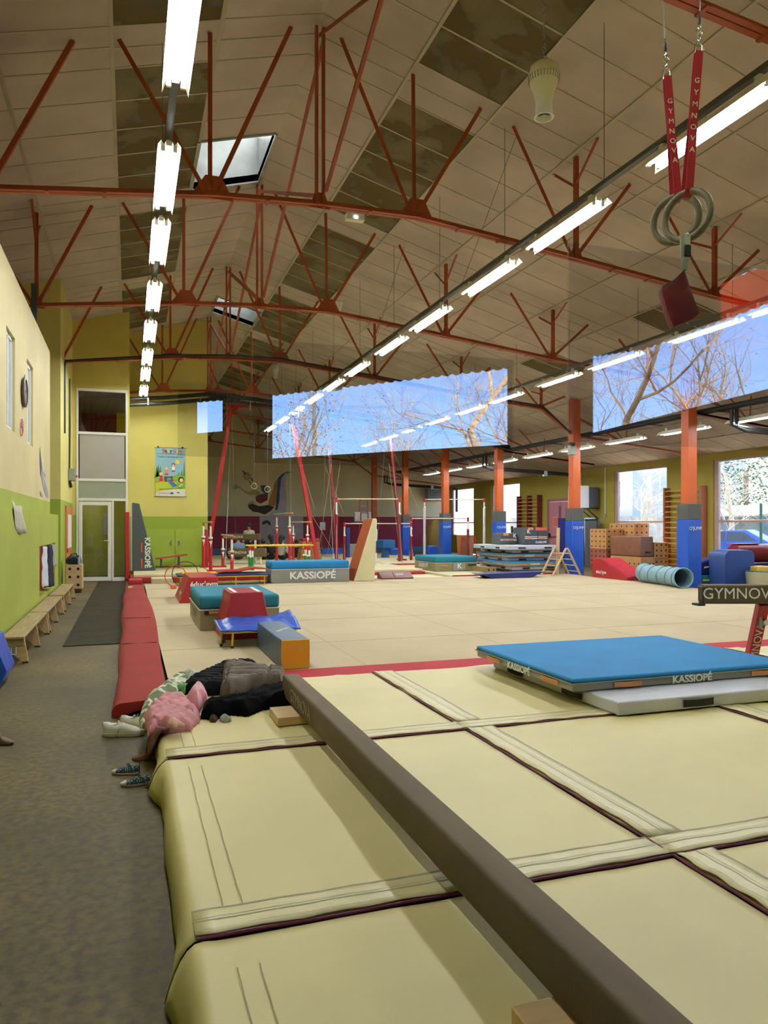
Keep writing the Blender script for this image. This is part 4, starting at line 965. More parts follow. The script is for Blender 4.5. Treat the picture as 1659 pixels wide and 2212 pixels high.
# charcoal wedge with lettering
t = thing('foam_wedge', 'tall charcoal wedge with white lettering standing by the glazed door', 'foam wedge', (.4, 22.2, .21))
MB().prism([(.07, 21.9, .213), (.70, 21.9, .213), (.26, 21.9, 2.1), (.07, 21.9, 2.13)], (0, .45, 0)).build('cover', M_dgrey, t, bevel=.015, seg=3)
MB().box(.035, .068, 21.93, 22.3, .213, 2.1).build('side_strip', M_lgrey, t)
text('KASSiOPÉ', .2, M_print, t, (.47, 21.885, .72), (0.0, 0, -1), (1, 0, .0), bold=.03)
for z in (.42, .87): handle(t, (.32, 21.888, z), (0, 0, 1), (1, 0, 0), .28, mat('orange_strap', 'c85028', .7), .045, (0, -1, 0))
tag(MB().box(-.115, .0, 20.98, 21.07, .015, 1.85).build('corner_pad', M_redv, bevel=.02), 'tall narrow red pad fixed beside the glazed door', 'pad')
t = thing('springboard', 'red topped springboard lying on the platform by the green cupboard', 'springboard', (1.1, 22.8, .21))
MB().prism([(.72, 22.5, .50), (1.6, 22.5, .60), (1.62, 22.5, .62), (1.6, 22.5, .63), (.72, 22.5, .53)], (0, .5, 0)).build('deck', M_redv, t, bevel=.004)
b = MB(); b.box(.75, 1.55, 22.55, 22.95, .213, .24); b.build('base', M_wood, t, bevel=.004)
for x, h_ in ((.85, .50), (1.35, .56)): MB().box(x, x + .05, 22.6, 22.9, .24, h_).build('spring', M_dgrey, t)
# ================================================================ THE AISLE SIDE
def bench(y0, y1, label):
    t = thing('gym_bench', label, 'bench', (-1.19, (y0 + y1) / 2, 0), 0, 'wooden benches along the green wall')
    MB().box(-1.305, -1.075, y0, y1, .272, .30).build('seat', M_wood2, t, bevel=.006)
    MB().box(-1.21, -1.17, y0 + .1, y1 - .1, .2, .272).build('rail', M_wood2, t, bevel=.004)
    for y in (y0 + .06, (y0 + y1) / 2 - .015, y1 - .10):
        l = MB().prism([(-1.30, y, .272), (-1.08, y, .272), (-1.04, y, .02), (-1.10, y, .02), (-1.19, y, .10), (-1.28, y, .02), (-1.33, y, .02)], (0, .035, 0)).build('leg', M_wood, t, bevel=.003)
        MB().box(-1.33, -1.27, y - .003, y + .038, .0, .02).box(-1.10, -1.04, y - .003, y + .038, .0, .02).build('rubber_foot', mat('brown_rubber', '4c3424', .8), l)
    MB().box(-1.3, -1.08, y0 + .03, y0 + .055, .2, .272).build('apron', M_wood2, t, bevel=.003)
    return t
b1 = bench(8.8, 11.18, 'wooden bench closest along the green wall, a paper label on its end')
MB().box(-1.21, -1.155, 8.853, 8.859, .1, .2).build('paper_label', M_print, b1)
b = MB()
for q in range(4): b.box(-1.2, -1.165, 8.850, 8.853, .115 + q * .018, .125 + q * .018)
b.build('label_print', M_black, b1)
bench(11.24, 13.6, 'middle wooden bench, standing below the hanging jackets')
bench(13.85, 16.4, 'last wooden bench in the row, ending at the drilled wooden box')
# drilled plywood box, bag and bottle
def drilled_box(name, label, x0, x1, y0, y1, z0, z1, m, rows, cols, cat='box', side='y', cols2=0):
    t = thing(name, label, cat, ((x0 + x1) / 2, (y0 + y1) / 2, z0))
    MB().box(x0, x1, y0, y1, z0, z1).build('body', m, t, bevel=.006)
    hm = mat('hole_dark', '140c08', .9, var=0)
    for fc, nn in (('y', cols), ('x', cols2)):
        if not nn: continue
        for r in range(rows):
            for c in range(nn):
                u = (c + .5) / nn; z = z0 + (z1 - z0) * (r + .5) / rows; rad = min((z1 - z0) / rows, .16) * .17 + .003
                if fc == 'y': MB().tube((x0 + (x1 - x0) * u, y0 - .0015, z), (x0 + (x1 - x0) * u, y0 + .002, z), rad, n=14).build('hole', hm, t)
                else: MB().tube((x0 - .0015, y0 + (y1 - y0) * u, z), (x0 + .002, y0 + (y1 - y0) * u, z), rad, n=14).build('hole', hm, t)
    return t
t = drilled_box('plywood_box', 'drilled plywood box on castors beside the glazed door, a black bag on it', -1.33, -.99, 17.65, 18.1, .09, .62, M_wood, 3, 2)
MB().box(-1.31, -1.01, 17.68, 18.07, .03, .088).build('plinth', mat('dark_wood', '4c2c1c', .6), t)
for x in (-1.27, -1.05): MB().tube((x, 17.7, .02), (x + .02, 17.7, .02), .019, n=12).build('castor', M_black, t)
def lump(b, c, sx_, sy_, sz_, seed=0, amp=.18, n=28, flat=True):
    k0 = len(b.v); b.ball((0, 0, 0), 1, n)
    for i in range(k0, len(b.v)):
        v = b.v[i]; d = 1 + amp * mnoise.noise(v * 1.7 + V((seed, seed * 2, 0))) + amp * .45 * mnoise.noise(v * 4.5 + V((seed, 0, 5)))
        v = V((v.x * sx_, v.y * sy_, v.z * sz_)) * d
        if flat: v.z = max(v.z, -sz_ * .55)
        b.v[i] = v + V(c)
    return b
M_cloth = mat('black_fabric', '15151a', .85, var=.1, vs=8, bump=.3, bs=40, sheen=.3)
t = thing('sports_bag', 'black soft sports bag on top of the drilled plywood box', 'bag', (-1.17, 17.8, .62))
lump(MB(), (-1.17, 17.85, .70), .17, .16, .13, 3).build('body', M_cloth, t, smooth=True)
MB().path([(-1.27, 17.75, .74), (-1.22, 17.75, .86), (-1.12, 17.76, .87), (-1.07, 17.78, .75)], .012, 8).build('strap', M_cloth, t, smooth=True)
t = thing('water_bottle', 'clear plastic water bottle in front of the black bag on the box', 'bottle', (-1.05, 17.69, .62))
MB().lathe((-1.06, 17.69, .621), [(.0, 0), (.03, .002), (.031, .06), (.028, .08), (.031, .1), (.03, .15), (.012, .185), (.012, .2), (0, .2)], 16).build('body', mat('bottle_plastic', '9cb4bc', .1, var=0, spec=.9), t, smooth=True)
MB().lathe((-1.06, 17.69, .80), [(.014, 0), (.014, .025), (0, .026)], 12).build('cap', mat('bottle_cap', '2c5ca8', .4, var=0), t)
# hanging jackets in the recess
def hang(name, label, cat, y, z1, z0, w0, w1, m, seed, x=-1.36):
    b = MB(); vs = []; nu, nv = 20, 18
    for i in range(nu + 1):
        for j in range(nv + 1):
            u, v_ = i / nu - .5, j / nv
            wd = w0 + (w1 - w0) * v_ ** .6; z = z1 + (z0 - z1) * v_ - .04 * mnoise.noise(V((u * 4, seed, 0))) * v_
            d = .035 * cos(u * 14 + seed) * (.35 + v_) * .7 + .02 * mnoise.noise(V((u * 6, v_ * 5, seed)))
            vs.append((x - .0 + d + .05 * cos(u * pi), y + u * wd + .02 * mnoise.noise(V((0, v_ * 4, seed))), z))
    b.add(vs, [(i * (nv + 1) + j, (i + 1) * (nv + 1) + j, (i + 1) * (nv + 1) + j + 1, i * (nv + 1) + j + 1) for i in range(nu) for j in range(nv)])
    o = b.build(name, m, smooth=True); s = o.modifiers.new('t', 'SOLIDIFY'); s.thickness = .015
    return tag(o, label, cat)
hang('jacket', 'white jacket hanging in the orange lined recess of the green wall', 'jacket', 13.35, 1.14, .50, .18, .75, mat('white_cloth', 'c8c8d0', .85, var=.08, vs=5), 1)
hang('jacket', 'navy and black jacket hanging beside the white one over the bench', 'jacket', 14.25, 1.14, .42, .16, .6, mat('navy_cloth', '20222e', .85, var=.1, vs=5), 4)
hang('jacket', 'pale grey top hanging nearest the glazed door in the wall recess', 'jacket', 14.75, 1.14, .75, .14, .4, mat('grey_cloth', 'a09ca0', .85, var=.08), 9)
# things on the left wall
def disc(px, py, d, X, name, label, cat):
    c = atX(px, py, X); t = thing(name, label, cat, (c.x, c.y, c.z - d / 2)); return t, c
t, c = disc(49.5, 848, .43, -1.475, 'wall_clock', 'round wall clock with a dark wooden rim on the yellow wall', 'clock')
MB().lathe((-1.478, c.y, c.z), [(.19, 0), (.215, .01), (.215, .04), (.19, .05), (.185, .035)], 36, (1, 0, 0)).build('rim', mat('clock_rim', '4c3828', .4), t, smooth=True)
MB().tube((-1.476, c.y, c.z), (-1.445, c.y, c.z), .187, n=36).build('face', mat('clock_face', 'c8c4b0', .5, var=0), t)
MB().box(-1.444, -1.441, c.y - .006, c.y + .006, c.z - .02, c.z + .13).build('minute_hand', M_black, t)
MB().bar((-1.443, c.y, c.z), (-1.443, c.y + .07, c.z + .05), .012, .004).build('hour_hand', M_black, t)
MB().path([(-1.46, c.y - .01, c.z + .21), (-1.45, c.y, c.z + .26), (-1.46, c.y + .01, c.z + .21)], .004, 5).build('hook', M_black, t)
t, c = disc(45.5, 923, .28, -1.475, 'no_smoking_sign', 'small round no smoking sign below the wall clock', 'sign')
MB().tube((-1.478, c.y, c.z), (-1.468, c.y, c.z), .135, n=30).build('plate', M_print, t)
MB().ring((-1.466, c.y, c.z), .118, .007, (1, 0, 0), 30, 6).bar((-1.465, c.y - .08, c.z + .08), (-1.465, c.y + .08, c.z - .08), .014, .004).build('red_ring', mat('sign_red', 'c0301c', .5, var=0), t)
MB().box(-1.467, -1.464, c.y - .07, c.y + .06, c.z - .01, c.z + .012).build('cigarette_symbol', M_black, t)
def painted(name, label, cat, polys, plane, parts=None):
    """flat wall painting: coloured shapes outlined in the photo and set on their wall"""
    ax, val = plane; f = atX if ax == 'X' else atY; d = V((1, 0, 0)) if ax == 'X' else V((0, -1, 0))
    t = None; 
    for k, (nm, m, pts) in enumerate(polys):
        P = [f(px, py, val) for px, py in pts]
        if t is None: t = thing(name, label, cat, V((P[0].x, P[0].y, min(p.z for p in P))))
        off = d * (.003 + .0015 * k)
        MB().prism([p + off for p in P], d * .0012).build(nm, m, t)
    return t
M_pg = mat('paint_grey', '8c909c', .8, var=.1); M_pdk = mat('paint_dark', '4c4c5c', .8, var=.1)
painted('wall_painting', 'faded grey painted gymnast on the yellow wall above the green ledge', 'wall painting',
        [('body', M_pg, [(86, 968), (88, 985), (91, 1010), (95, 1035), (103, 1062), (104, 1077), (98, 1072), (92, 1050), (88, 1025), (85, 1000)]),
         ('hair', M_pdk, [(86, 966), (88, 990), (90, 1008), (87, 1030), (86, 1010), (85, 985)]), ('arm', M_pg, [(93, 1018), (97, 1024), (98, 1032), (95, 1028)]), ('foot', M_pg, [(86, 1060), (90, 1066), (93, 1075), (87, 1072)])], ('X', -1.48))
t = thing('paper_banner', 'limp white paper hanging over the green ledge of the left wall', 'paper', (-1.34, 9.5, 1.6))
b = MB(); vs = []
for i in range(9):
    y = atX(23, 1060, -1.34).y + i * .12
    for j in range(5): vs.append((-1.335 + .01 * sin(i * 1.3 + j), y + j * .09, 1.93 - .09 * j - .012 * i - .03 * sin(i * .6)))
b.add(vs, [(i * 5 + j, (i + 1) * 5 + j, (i + 1) * 5 + j + 1, i * 5 + j + 1) for i in range(8) for j in range(4)])
b.v = [V((v.x, v.y, v.z - .12)) for v in b.v]
o = b.build('sheet', mat('dull_paper', 'b0ac98', .8), t, smooth=True); s = o.modifiers.new('t', 'SOLIDIFY'); s.thickness = .003
# orange door on the far left wall with a paper sheet
dr = struct(MB().box(-1.418, -1.39, 18.7, 20.7, .0, 1.95).build('door_3', mat('orange_door', 'c07038', .5), bevel=.005), 'orange door in the left wall behind the drilled box')
MB().box(-1.388, -1.384, 19.1, 20.2, .95, 1.75).build('paper_sheet', M_print, dr); MB().box(-1.388, -1.37, 18.8, 18.85, .85, .95).build('door_handle', M_black, dr)
# electrical box and cables
c = atX(150, 1028, -1.40); t = thing('electrical_box', 'grey electrical box with black cables on the corner pier', 'electrical box', (-1.38, c.y, c.z - .3))
MB().box(-1.42, -1.26, c.y - .18, c.y + .22, c.z - .12, c.z + .17).build('cover', mat('box_grey', '94988c', .5), t, bevel=.01)
b = MB()
for k in range(4): b.path([(-1.40, c.y + .03 * k, c.z + .17), (-1.40 + .004 * k, c.y + .035 * k, c.z + 1.2), (-1.395, c.y + .02 * k, 5.1)], .013, 6)
b.path([(-1.39, c.y - .02, c.z - .12), (-1.36, c.y + .02, c.z - .25), (-1.37, c.y + .08, c.z - .28), (-1.4, c.y + .06, c.z - .12)], .03, 8)
b.build('cable', M_black, t, smooth=True)
MB().box(-1.26, -1.22, c.y + .05, c.y + .1, c.z - .03, c.z + .02).build('switch', mat('sign_red', 'c0301c', .5, var=0), t)
# blue foam corner at the left frame edge
t = thing('foam_block', 'bright blue foam block corner at the left frame edge by the first bench', 'foam block', (-1.25, 7.8, 0))
MB().prism([(-1.325, 7.6, .003), (-1.14, 7.6, .003), (-1.07, 7.6, .14), (-1.18, 7.6, .46), (-1.325, 7.6, .5)], (0, .5, 0)).build('cover', M_bluev, t, bevel=.015)
# poster -----------------------------------------------------------------
PX0, PX1, PZ0, PZ1 = .74, 1.62, 2.37, 3.86; PY = 23.585
t = thing('poster', 'colourful Baby Gym banner hanging on the yellow wall', 'poster', ((PX0 + PX1) / 2, PY, PZ0))
def P2(u, v, k=0): return V((PX0 + (PX1 - PX0) * u, PY - .012 - .0012 * k, PZ1 + (PZ0 - PZ1) * v))
def pp(nm, m, pts, k): MB().prism([P2(u, v, k) for u, v in pts], (0, -.0008, 0)).build(nm, m, t)
def circ(cu, cv, r, n=18, e=1.0): return [(cu + r * cos(2 * pi * q / n), cv + r * e * .6 * sin(2 * pi * q / n)) for q in range(n)]
pc = lambda n, h: mat('print_' + n, h, .6, var=0)
b = MB(); vs = []
for i in range(25):
    for j in (0, 1): vs.append((PX0 + (PX1 - PX0) * i / 24, PY - .008 + .003 * sin(i), PZ0 + (PZ1 - PZ0) * j))
MB().box(PX0, PX1, PY - .012, PY - .004, PZ0, PZ1).build('sheet', pc('sky', '8cb4c4'), t)
for (u0, v0, h_, w_) in ((.10, .68, .34, .11), (.05, .62, .25, .08), (.17, .66, .30, .07), (.70, .66, .12, .05), (.78, .68, .2, .07), (.88, .70, .26, .08), (.97, .72, .5, .06)):
    pp('pine', pc('pine', '4c7c2c'), [(u0 - w_, v0), (u0 + w_ if u0 + w_ < 1 else 1, v0), (min(u0, .99), v0 - h_)], 1)
pp('hill', pc('hill', '7cac28'), [(0, .62), (.15, .58), (.3, .62), (.5, .58), (.8, .55), (1, .58), (1, .84), (0, .9)], 2)
pp('meadow', pc('meadow', 'b8c430'), [(.0, .72), (.3, .66), (.7, .7), (.78, .86), (.4, .86), (.0, .92)], 3)
pp('white_foot', pc('foot', 'd8d4c8'), [(0, .99), (.02, .92), (.2, .885), (.6, .85), (1, .84), (1, .995)], 4)
pp('sun', pc('sun', 'e4cc2c'), circ(.74, .285, .075), 2)
pp('ramp', pc('ramp', '3c6cac'), [(.37, .66), (.50, .65), (.76, .78), (.58, .81)], 5)
pp('block', pc('block', '7c2c2c'), [(.30, .61), (.39, .61), (.39, .7), (.30, .7)], 5); pp('block', pc('block', '7c2c2c'), [(.52, .6), (.58, .6), (.58, .69), (.52, .69)], 5); pp('block_top', pc('navyblock', '3c4478'), [(.28, .59), (.58, .585), (.56, .615), (.3, .62)], 6)
pp('slope', pc('slope', 'd86c34'), [(.02, .70), (.28, .655), (.28, .69), (.02, .72)], 5); pp('wedge', pc('slope', 'd86c34'), [(.58, .64), (.7, .685), (.58, .69)], 5)
for (cu, cv, hair, top, nm) in ((.60, .35, '5c2c20', 'e8e4e0', 'figure'), (.37, .42, 'e0b04c', 'd88450', 'figure'), (.19, .54, 'e8c058', 'b83050', 'figure')):
    pp(nm, pc('h' + hair, hair), circ(cu, cv, .06), 6); pp(nm, pc('skin', 'e8b898'), circ(cu, cv + .008, .042), 7); pp(nm, pc('t' + top, top), [(cu - .045, cv + .03), (cu + .045, cv + .03), (cu + .05, cv + .11), (cu - .05, cv + .11)], 7)
    pp(nm, pc('leg_red', 'a02834'), [(cu - .05, cv + .11), (cu + .05, cv + .11), (cu + .06, cv + .14), (cu - .06, cv + .14)], 7)
pp('figure', pc('darkhair', '3c1c18'), circ(.86, .65, .10, 20), 6); pp('figure', pc('skin', 'e8b898'), circ(.87, .66, .065, 18), 7); pp('arm', pc('skin', 'e8b898'), [(.78, .78), (.9, .73), (.92, .75), (.8, .8)], 7)
u_, v_ = V((1, 0, 0)), V((0, 0, 1))
xo = .235
for ch, col, wd in zip('Baby Gym', ('d8402c', '1c5c34', 'e0c828', '3c3c6c', '', '9c5c94', 'e0c828', 'd84c30'), (.085, .075, .08, .08, .035, .1, .08, .11)):
    if ch != ' ': text(ch, .155, pc('c' + col, col), t, P2(xo + wd / 2, .065, 3), u_, v_, bold=.035)
    xo += wd
text('Les Clubs de la Fédération Française de Gymnastique', .042, pc('ink', '283830'), t, P2(.5, .122, 3), u_, v_, bold=.01, width=.85)
text("Ce qu'il y a de mieux pour moi", .07, pc('ink2', '34405c'), t, P2(.5, .185, 3), u_, v_, bold=.02, width=.85)
text('Fédération Française de Gymnastique', .055, pc('ink3', '3c5c14'), t, P2(.52, .835, 6), V((1, 0, .09)), V((-.09, 0, 1)), bold=.02, width=.85)
text('GYMNOVA', .07, pc('redink', 'b0283c'), t, P2(.28, .935, 7), u_, v_, bold=.03)
pp('flag', pc('flagblue', '24306c'), [(.50, .915), (.6, .915), (.6, .95), (.5, .95)], 7); pp('bird_mark', pc('ink', '283830'), [(.7, .915), (.76, .905), (.83, .925), (.8, .93), (.72, .925)], 7)
for z in (PZ1, PZ0): MB().tube((PX0 - .03, PY - .012, z), (PX1 + .05, PY - .012, z), .009, n=6).build('rod', mat('brass_rod', '7c7440', .4), t)
for x in (PX0 + .08, PX1 - .08): MB().box(x - .025, x + .025, PY - .03, PY - .005, PZ1 - .01, PZ1 + .04).build('clip', M_black, t)
# green cupboard
t = thing('wall_cupboard', 'low two door cupboard painted the same green as the wall', 'cupboard', (1.3, 23.5, .215))
MB().box(.42, 2.2, 23.50, 23.598, .215, 1.40).build('body', P_grn, t, bevel=.004)
for i, (x0, x1) in enumerate(((.46, 1.30), (1.32, 2.16))):
    d = MB().box(x0, x1, 23.475, 23.498, .25, 1.36).build('door', mat('cupboard_green', '98ac38', .5, var=.03), t, bevel=.004)
    hx = 1.2 if i == 0 else 1.42
    MB().box(hx - .02, hx + .02, 23.462, 23.474, .86, 1.02).bar((hx, 23.455, .95), (hx + (-.07 if i == 0 else .07), 23.445, .96), .018, .015).build('handle', M_chrome, d, bevel=.003)
tag(MB().box(2.16, 2.28, 23.2, 23.32, .215, 1.36).build('corner_pad', M_redv, bevel=.02), 'slim red pad at the corner beside the green cupboard', 'pad')
# black pipes along the truss beside the poster wall, and the cable on the truss before it
t = thing('heating_pipe', 'pair of thick black lagged pipes slung under the truss by the poster wall', 'pipe', (6, 22.75, 5.1))
M_lag = mat('black_lagging', '1c1c1e', .5, var=.1, bump=.3, bs=20)
for dz in (0, .17):
    pts = [(.0, 22.95, 5.02 + dz), (1.0, 22.95, 5.12 + dz), (2.3, 22.95, 5.3 + dz), (3.6, 22.95, 5.22 + dz), (6.1, 22.95, 5.0 + dz), (8.6, 22.95, 4.75 + dz), (11.0, 22.95, 4.5 + dz), (12.5, 22.95, 4.1 + dz * .6)]
    MB().path(pts, .058, 10).build('pipe', M_lag, t, smooth=True)
for k in range(8): x = .5 + 1.5 * k; MB().box(x, x + .03, 22.86, 23.04, 4.98 + (.05 if x < 5 else -.02 * x), 5.32 if x < 6 else 5.0).build('hanger', M_steel, t)
t = thing('cable_tray', 'black cable lying along the chord of the third truss and down the corner', 'cable', (4, T0 + 2 * BAY, 5.5))
Y = T0 + 2 * BAY - .09
MB().path([(-1.41, Y, 3.6), (-1.41, Y, 5.15), (-1.38, Y, 5.26), (.95, Y, 5.57), (2.3, Y, 5.66), (3.62, Y, 5.67), (6.1, Y, 5.4), (8.6, Y, 5.1), (11.1, Y, 4.87), (12.0, Y, 4.15)], .028, 6).build('cable', M_lag, t, smooth=True)
t = thing('ladder_pipe', 'black pipes and cable tray running along the pillars under the ceiling', 'pipe', (12.75, 19, 4.0))
for (dx, dz, r_) in ((0, 0, .055), (.16, 0, .055), (.32, .02, .03)): MB().path([(12.5 + dx, 3, 4.12 + dz), (12.5 + dx, 34.5, 4.12 + dz)], r_, 8).build('pipe', M_lag, t, smooth=True)
for k in range(14): MB().box(12.42, 12.9, 4 + 2.32 * k, 4.05 + 2.32 * k, 4.04, 4.06).build('bracket', M_lag, t)
def drop(y, ly, label):
    t = thing('feed_pipe', label, 'pipe', (14.5, y, 3.6))
    for k in (0, .14): MB().path([(12.6 + k, y, 4.1), (12.6 + k, y, 3.72 - k * .3), (13.0, y, 3.66 - k * .4), (16.6, y, 3.5 - k * .4), (16.75 - k * .4, y, 3.45 - k * .5), (16.75 - k * .4, y, ly)], .045, 8).build('pipe', M_lag, t, smooth=True)
    MB().box(15.2, 15.35, y - .06, y + .06, 3.4, 3.6).build('valve', M_steel, t)
drop(25.2, 2.9, 'black feed pipes dropping to the white heater behind the second pillar'); drop(36.6, 2.2, 'black feed pipes dropping beside the grille on the back wall'); drop(13.0, 3.0, 'black feed pipe crossing under the ceiling at the right frame edge')
# orange and black beam stub beside near pillar
# heaters
t = thing('air_heater', 'white box heater with dark side hung high on the right wall', 'heater', (16.6, 24.7, 2.2))
MB().box(16.15, 16.62, 24.25, 24.95, 2.15, 3.0).build('casing', M_white, t, bevel=.01); MB().box(16.62, 17.1, 24.3, 24.9, 2.2, 2.95).build('rear_casing', M_dgrey, t, bevel=.008)
for y in (24.4, 24.8): MB().bar((16.6, y, 2.15), (17.18, y, 1.7), .03, .03).bar((16.6, y, 2.14), (17.19, y, 2.14), .03, .03).build('wall_bracket', M_black, t)
b = MB()
for q in range(8): b.box(16.14, 16.15, 24.3, 24.9, 2.25 + q * .09, 2.28 + q * .09)
b.build('louvre', M_steel, t)
c0 = atY(922, 1082, 38.3); c1 = atY(955, 1056, 38.3)
t = thing('air_heater', 'grey heater grille mounted on the back wall behind the bars', 'heater', ((c0.x + c1.x) / 2, 38.3, c0.z))
MB().box(c0.x, c1.x, 38.1, 38.59, c0.z, c1.z).build('casing', mat('grille_grey', '8c9090', .5), t, bevel=.01)
for q in range(6): z = c0.z + .06 + (c1.z - c0.z - .1) * q / 6; MB().box(c0.x + .05, c1.x - .05, 38.07, 38.1, z, z + .06).build('slat', M_dgrey, t)
# ================================================================ APPARATUS
def pbars(label, X1, X2, ya, yb, z1, z2, zb, over=.45):
    t = thing('parallel_bars', label, 'parallel bars', ((X1 + X2) / 2, (ya + yb) / 2, zb))
    for X, z in ((X1, z1), (X2, z2)):
        MB().path([(X, ya - over, z), (X, yb + over, z)], .024, 10).build('rail', mat('ash_rail', 'b09c70', .5), t, smooth=True)
        for y in (ya, yb):
            p = MB().tube((X, y, zb), (X, y, z - .42), .047, n=12).build('post', M_redst, t, smooth=True)
            MB().tube((X, y, z - .46), (X, y, z - .10), .026, n=10).build('inner_post', M_white, p, smooth=True)
            MB().tube((X, y, z - .46), (X, y, z - .41), .06, n=12).build('collar', M_white, p, smooth=True)
            MB().path([(X, y, z - .12), (X + .02, y, z - .08), (X, y, z - .03)], .028, 8).build('rail_clamp', M_redst, p, smooth=True)
            MB().prism([(X - .045, y - .05, z - .52), (X + .045, y - .05, z - .52), (X + .012, y - .052, z - .62), (X - .012, y - .052, z - .72), (X - .012, y - .052, z - .6)], (0, -.004, 0)).build('pointer', M_print, p)
    for y in (ya, yb): MB().box(X1 - .1, X2 + .1, y - .04, y + .04, zb - .0, zb + .05).build('cross_foot', M_redst, t)
    return t
pbars('uneven pair of parallel bars on four red posts by the green cupboard', 2.11, 2.69, 20.85, 22.95, 1.58, 1.20, .212, .3)
pbars('parallel bars on tall red posts in front of the painted gymnast', 5.05, 5.66, 24.4, 26.7, 1.89, 1.60, .165, .5)
t = thing('parallel_bars', 'low yellow parallel bars on white and green legs behind the long grey block', 'parallel bars', (4.1, 21.5, .21))
for y in (21.25, 21.72):
    MB().path([(3.2, y, .905), (5.1, y, .905)], .024, 10).build('rail', mat('yellow_rail', 'd8b430', .45), t, smooth=True)
    for x in (3.32, 4.98):
        p = MB().tube((x, y, .212), (x, y, .58), .042, n=10).build('post', M_green, t, smooth=True)
        MB().tube((x, y, .58), (x, y, .76), .032, n=10).build('inner_post', M_white, p, smooth=True); MB().tube((x, y, .76), (x, y, .885), .036, n=10).build('red_collar', M_redst, p, smooth=True)
        MB().ball((x - .06, y - .02, .6), .035, 10).build('knob', M_white, p, smooth=True)
for x in (3.32, 4.98): MB().box(x - .04, x + .04, 21.15, 21.85, .212, .25).build('cross_foot', M_green, t)
def hbar(label, pxa, pxb, py, zc, zb, mp, mtop, cat='horizontal bar', legs=True, top=.5):
    A, B = atD(pxa, py, zc), atD(pxb, py, zc); t = thing('gymnastics_bar', label, cat, ((A.x + B.x) / 2, (A.y + B.y) / 2, zb))
    MB().path([A, B], .022, 10).build('bar', mat('bar_wood', 'd8ccb0', .4), t, smooth=True)
    for P in (A, B):
        p = MB().tube((P.x, P.y, zb), (P.x, P.y, P.z - top), .055, n=12).build('upright', mp, t, smooth=True)
        MB().tube((P.x, P.y, P.z - top - .02), (P.x, P.y, P.z - .05), .034, n=10).build('inner_post', M_white, p, smooth=True)
        MB().tube((P.x, P.y, P.z - .12), (P.x, P.y, P.z + .05), .045, n=10).build('head', mtop, p, smooth=True)
        MB().ball((P.x, P.y - .06, P.z - top), .04, 10).build('knob', M_white, p, smooth=True)
        if legs:
            for sg in (-1, 1): MB().tube((P.x, P.y, P.z - top - .3), (P.x + sg * .25, P.y + sg * .9, zb + .02), .008, n=5).build('stay_cable', M_steel, t)
    return t
hbar('high bar on red and white uprights behind the tall wedge', 727, 863, 1078, 27.2, .165, M_dkred, M_redst, top=.55)
hbar('lower bar on dark red uprights crossing behind the tall wedge', 744, 888, 1131, 28.2, .165, M_dkred, M_redst, top=.45)
hbar('high bar on white uprights right of the third padded pillar', 917, 1046, 1079, 31.5, .125, M_white, M_redst, top=.35)
hbar('low bar on slim uprights in front of the white uprights', 888, 1011, 1120, 28.8, .165, M_dkred, M_redst, top=.4)
# ring frame
def frame(label, pxl, pxr, py, zc, fl, fr_, zb, th=.13, M_redst=M_redst):
    A, B = atD(pxl, py, zc), atD(pxr, py, zc); t = thing('ring_frame', label, 'ring frame', ((A.x + B.x) / 2, (A.y + B.y) / 2, zb))
    MB().bar(A, B, th, th * 1.2).build('top_beam', M_redst, t, bevel=.01)
    for P, f in ((A, fl), (B, fr_)):
        Q = atD(f, 1212, zc); Q.z = zb
        MB().bar(P + V((0, 0, .06)), Q, th, th, up=(0, 1, 0)).build('leg', M_redst, t, bevel=.01)
        MB().obox(Q + V((0, 0, .03)), .3, .3, .05).build('foot_plate', M_dkred, t)
    MB().bar(A + V((.05, 0, -.2)), A.lerp(B, .12) + V((0, 0, -.05)), .05, .05).build('gusset', M_dkred, t)
    for s in (-1, 1):
        for P in (A, B): MB().tube(P, (P.x + s * .6, P.y + s * 3.2, zb + .01), .006, n=5).build('guy_wire', M_steel, t)
    return t, A, B
t, A, B = frame('tall red ring frame in front of the painted gymnast on the back wall', 500, 626, 876, 26.6, 446, 686, .165)
text('GYMNOVA', .12, M_print, t, A.lerp(B, .42) + V((0, 0, .0)) - fwv * .08, rt, (0, 0, 1), bold=.03)
t2, A2, B2 = frame('second red frame with splayed legs, its top hidden by the reflection', 706, 838, 880, 28.0, 727, 868, .165, .085, M_dkred)
for px in (549, 578):
    g = atD(px, 1057 if px == 578 else 1050, 26.5); lb = 'far gymnastic ring hanging from the red frame, %s painted gymnast' % ('over the pale thigh of the' if px == 578 else 'over the arms of the')
    r_ = thing('gymnastic_ring', lb, 'ring', g, 0, 'far rings on the red frame')
    MB().ring(g, .10, .014, (.2, 1, 0), 28, 8).build('ring', mat('ash_rail', 'b09c70', .5), r_, smooth=True)
    MB().bar(g + V((0, 0, .1)), (g.x, g.y, g.z + .75), .035, .008).build('strap', M_redst, r_)
    MB().tube((g.x, g.y, g.z + .75), (g.x, g.y, A.z), .004, n=5).build('cable', M_steel, r_)
# ropes and wires around the bars
b = 0
for k, (x0, y0, x1, y1, zc) in enumerate(((716, 1000, 690, 1180, 27.5), (650, 1000, 680, 1100, 27), (735, 1000, 707, 1200, 27.5), (840, 1000, 862, 1180, 28.5), (852, 980, 905, 1100, 30), (660, 1090, 720, 1190, 28), (700, 1000, 742, 1110, 28))):
    A_, B_ = atD(x0, y0, zc), atD(x1, y1, zc)
    tag(MB().tube(A_, B_, .009, n=5).build('stay_cable', mat('rope', 'a08c6c', .8), smooth=True), 'thin slanting stay rope between the far bars and the frames', 'rope', 'stay ropes round the far bars')
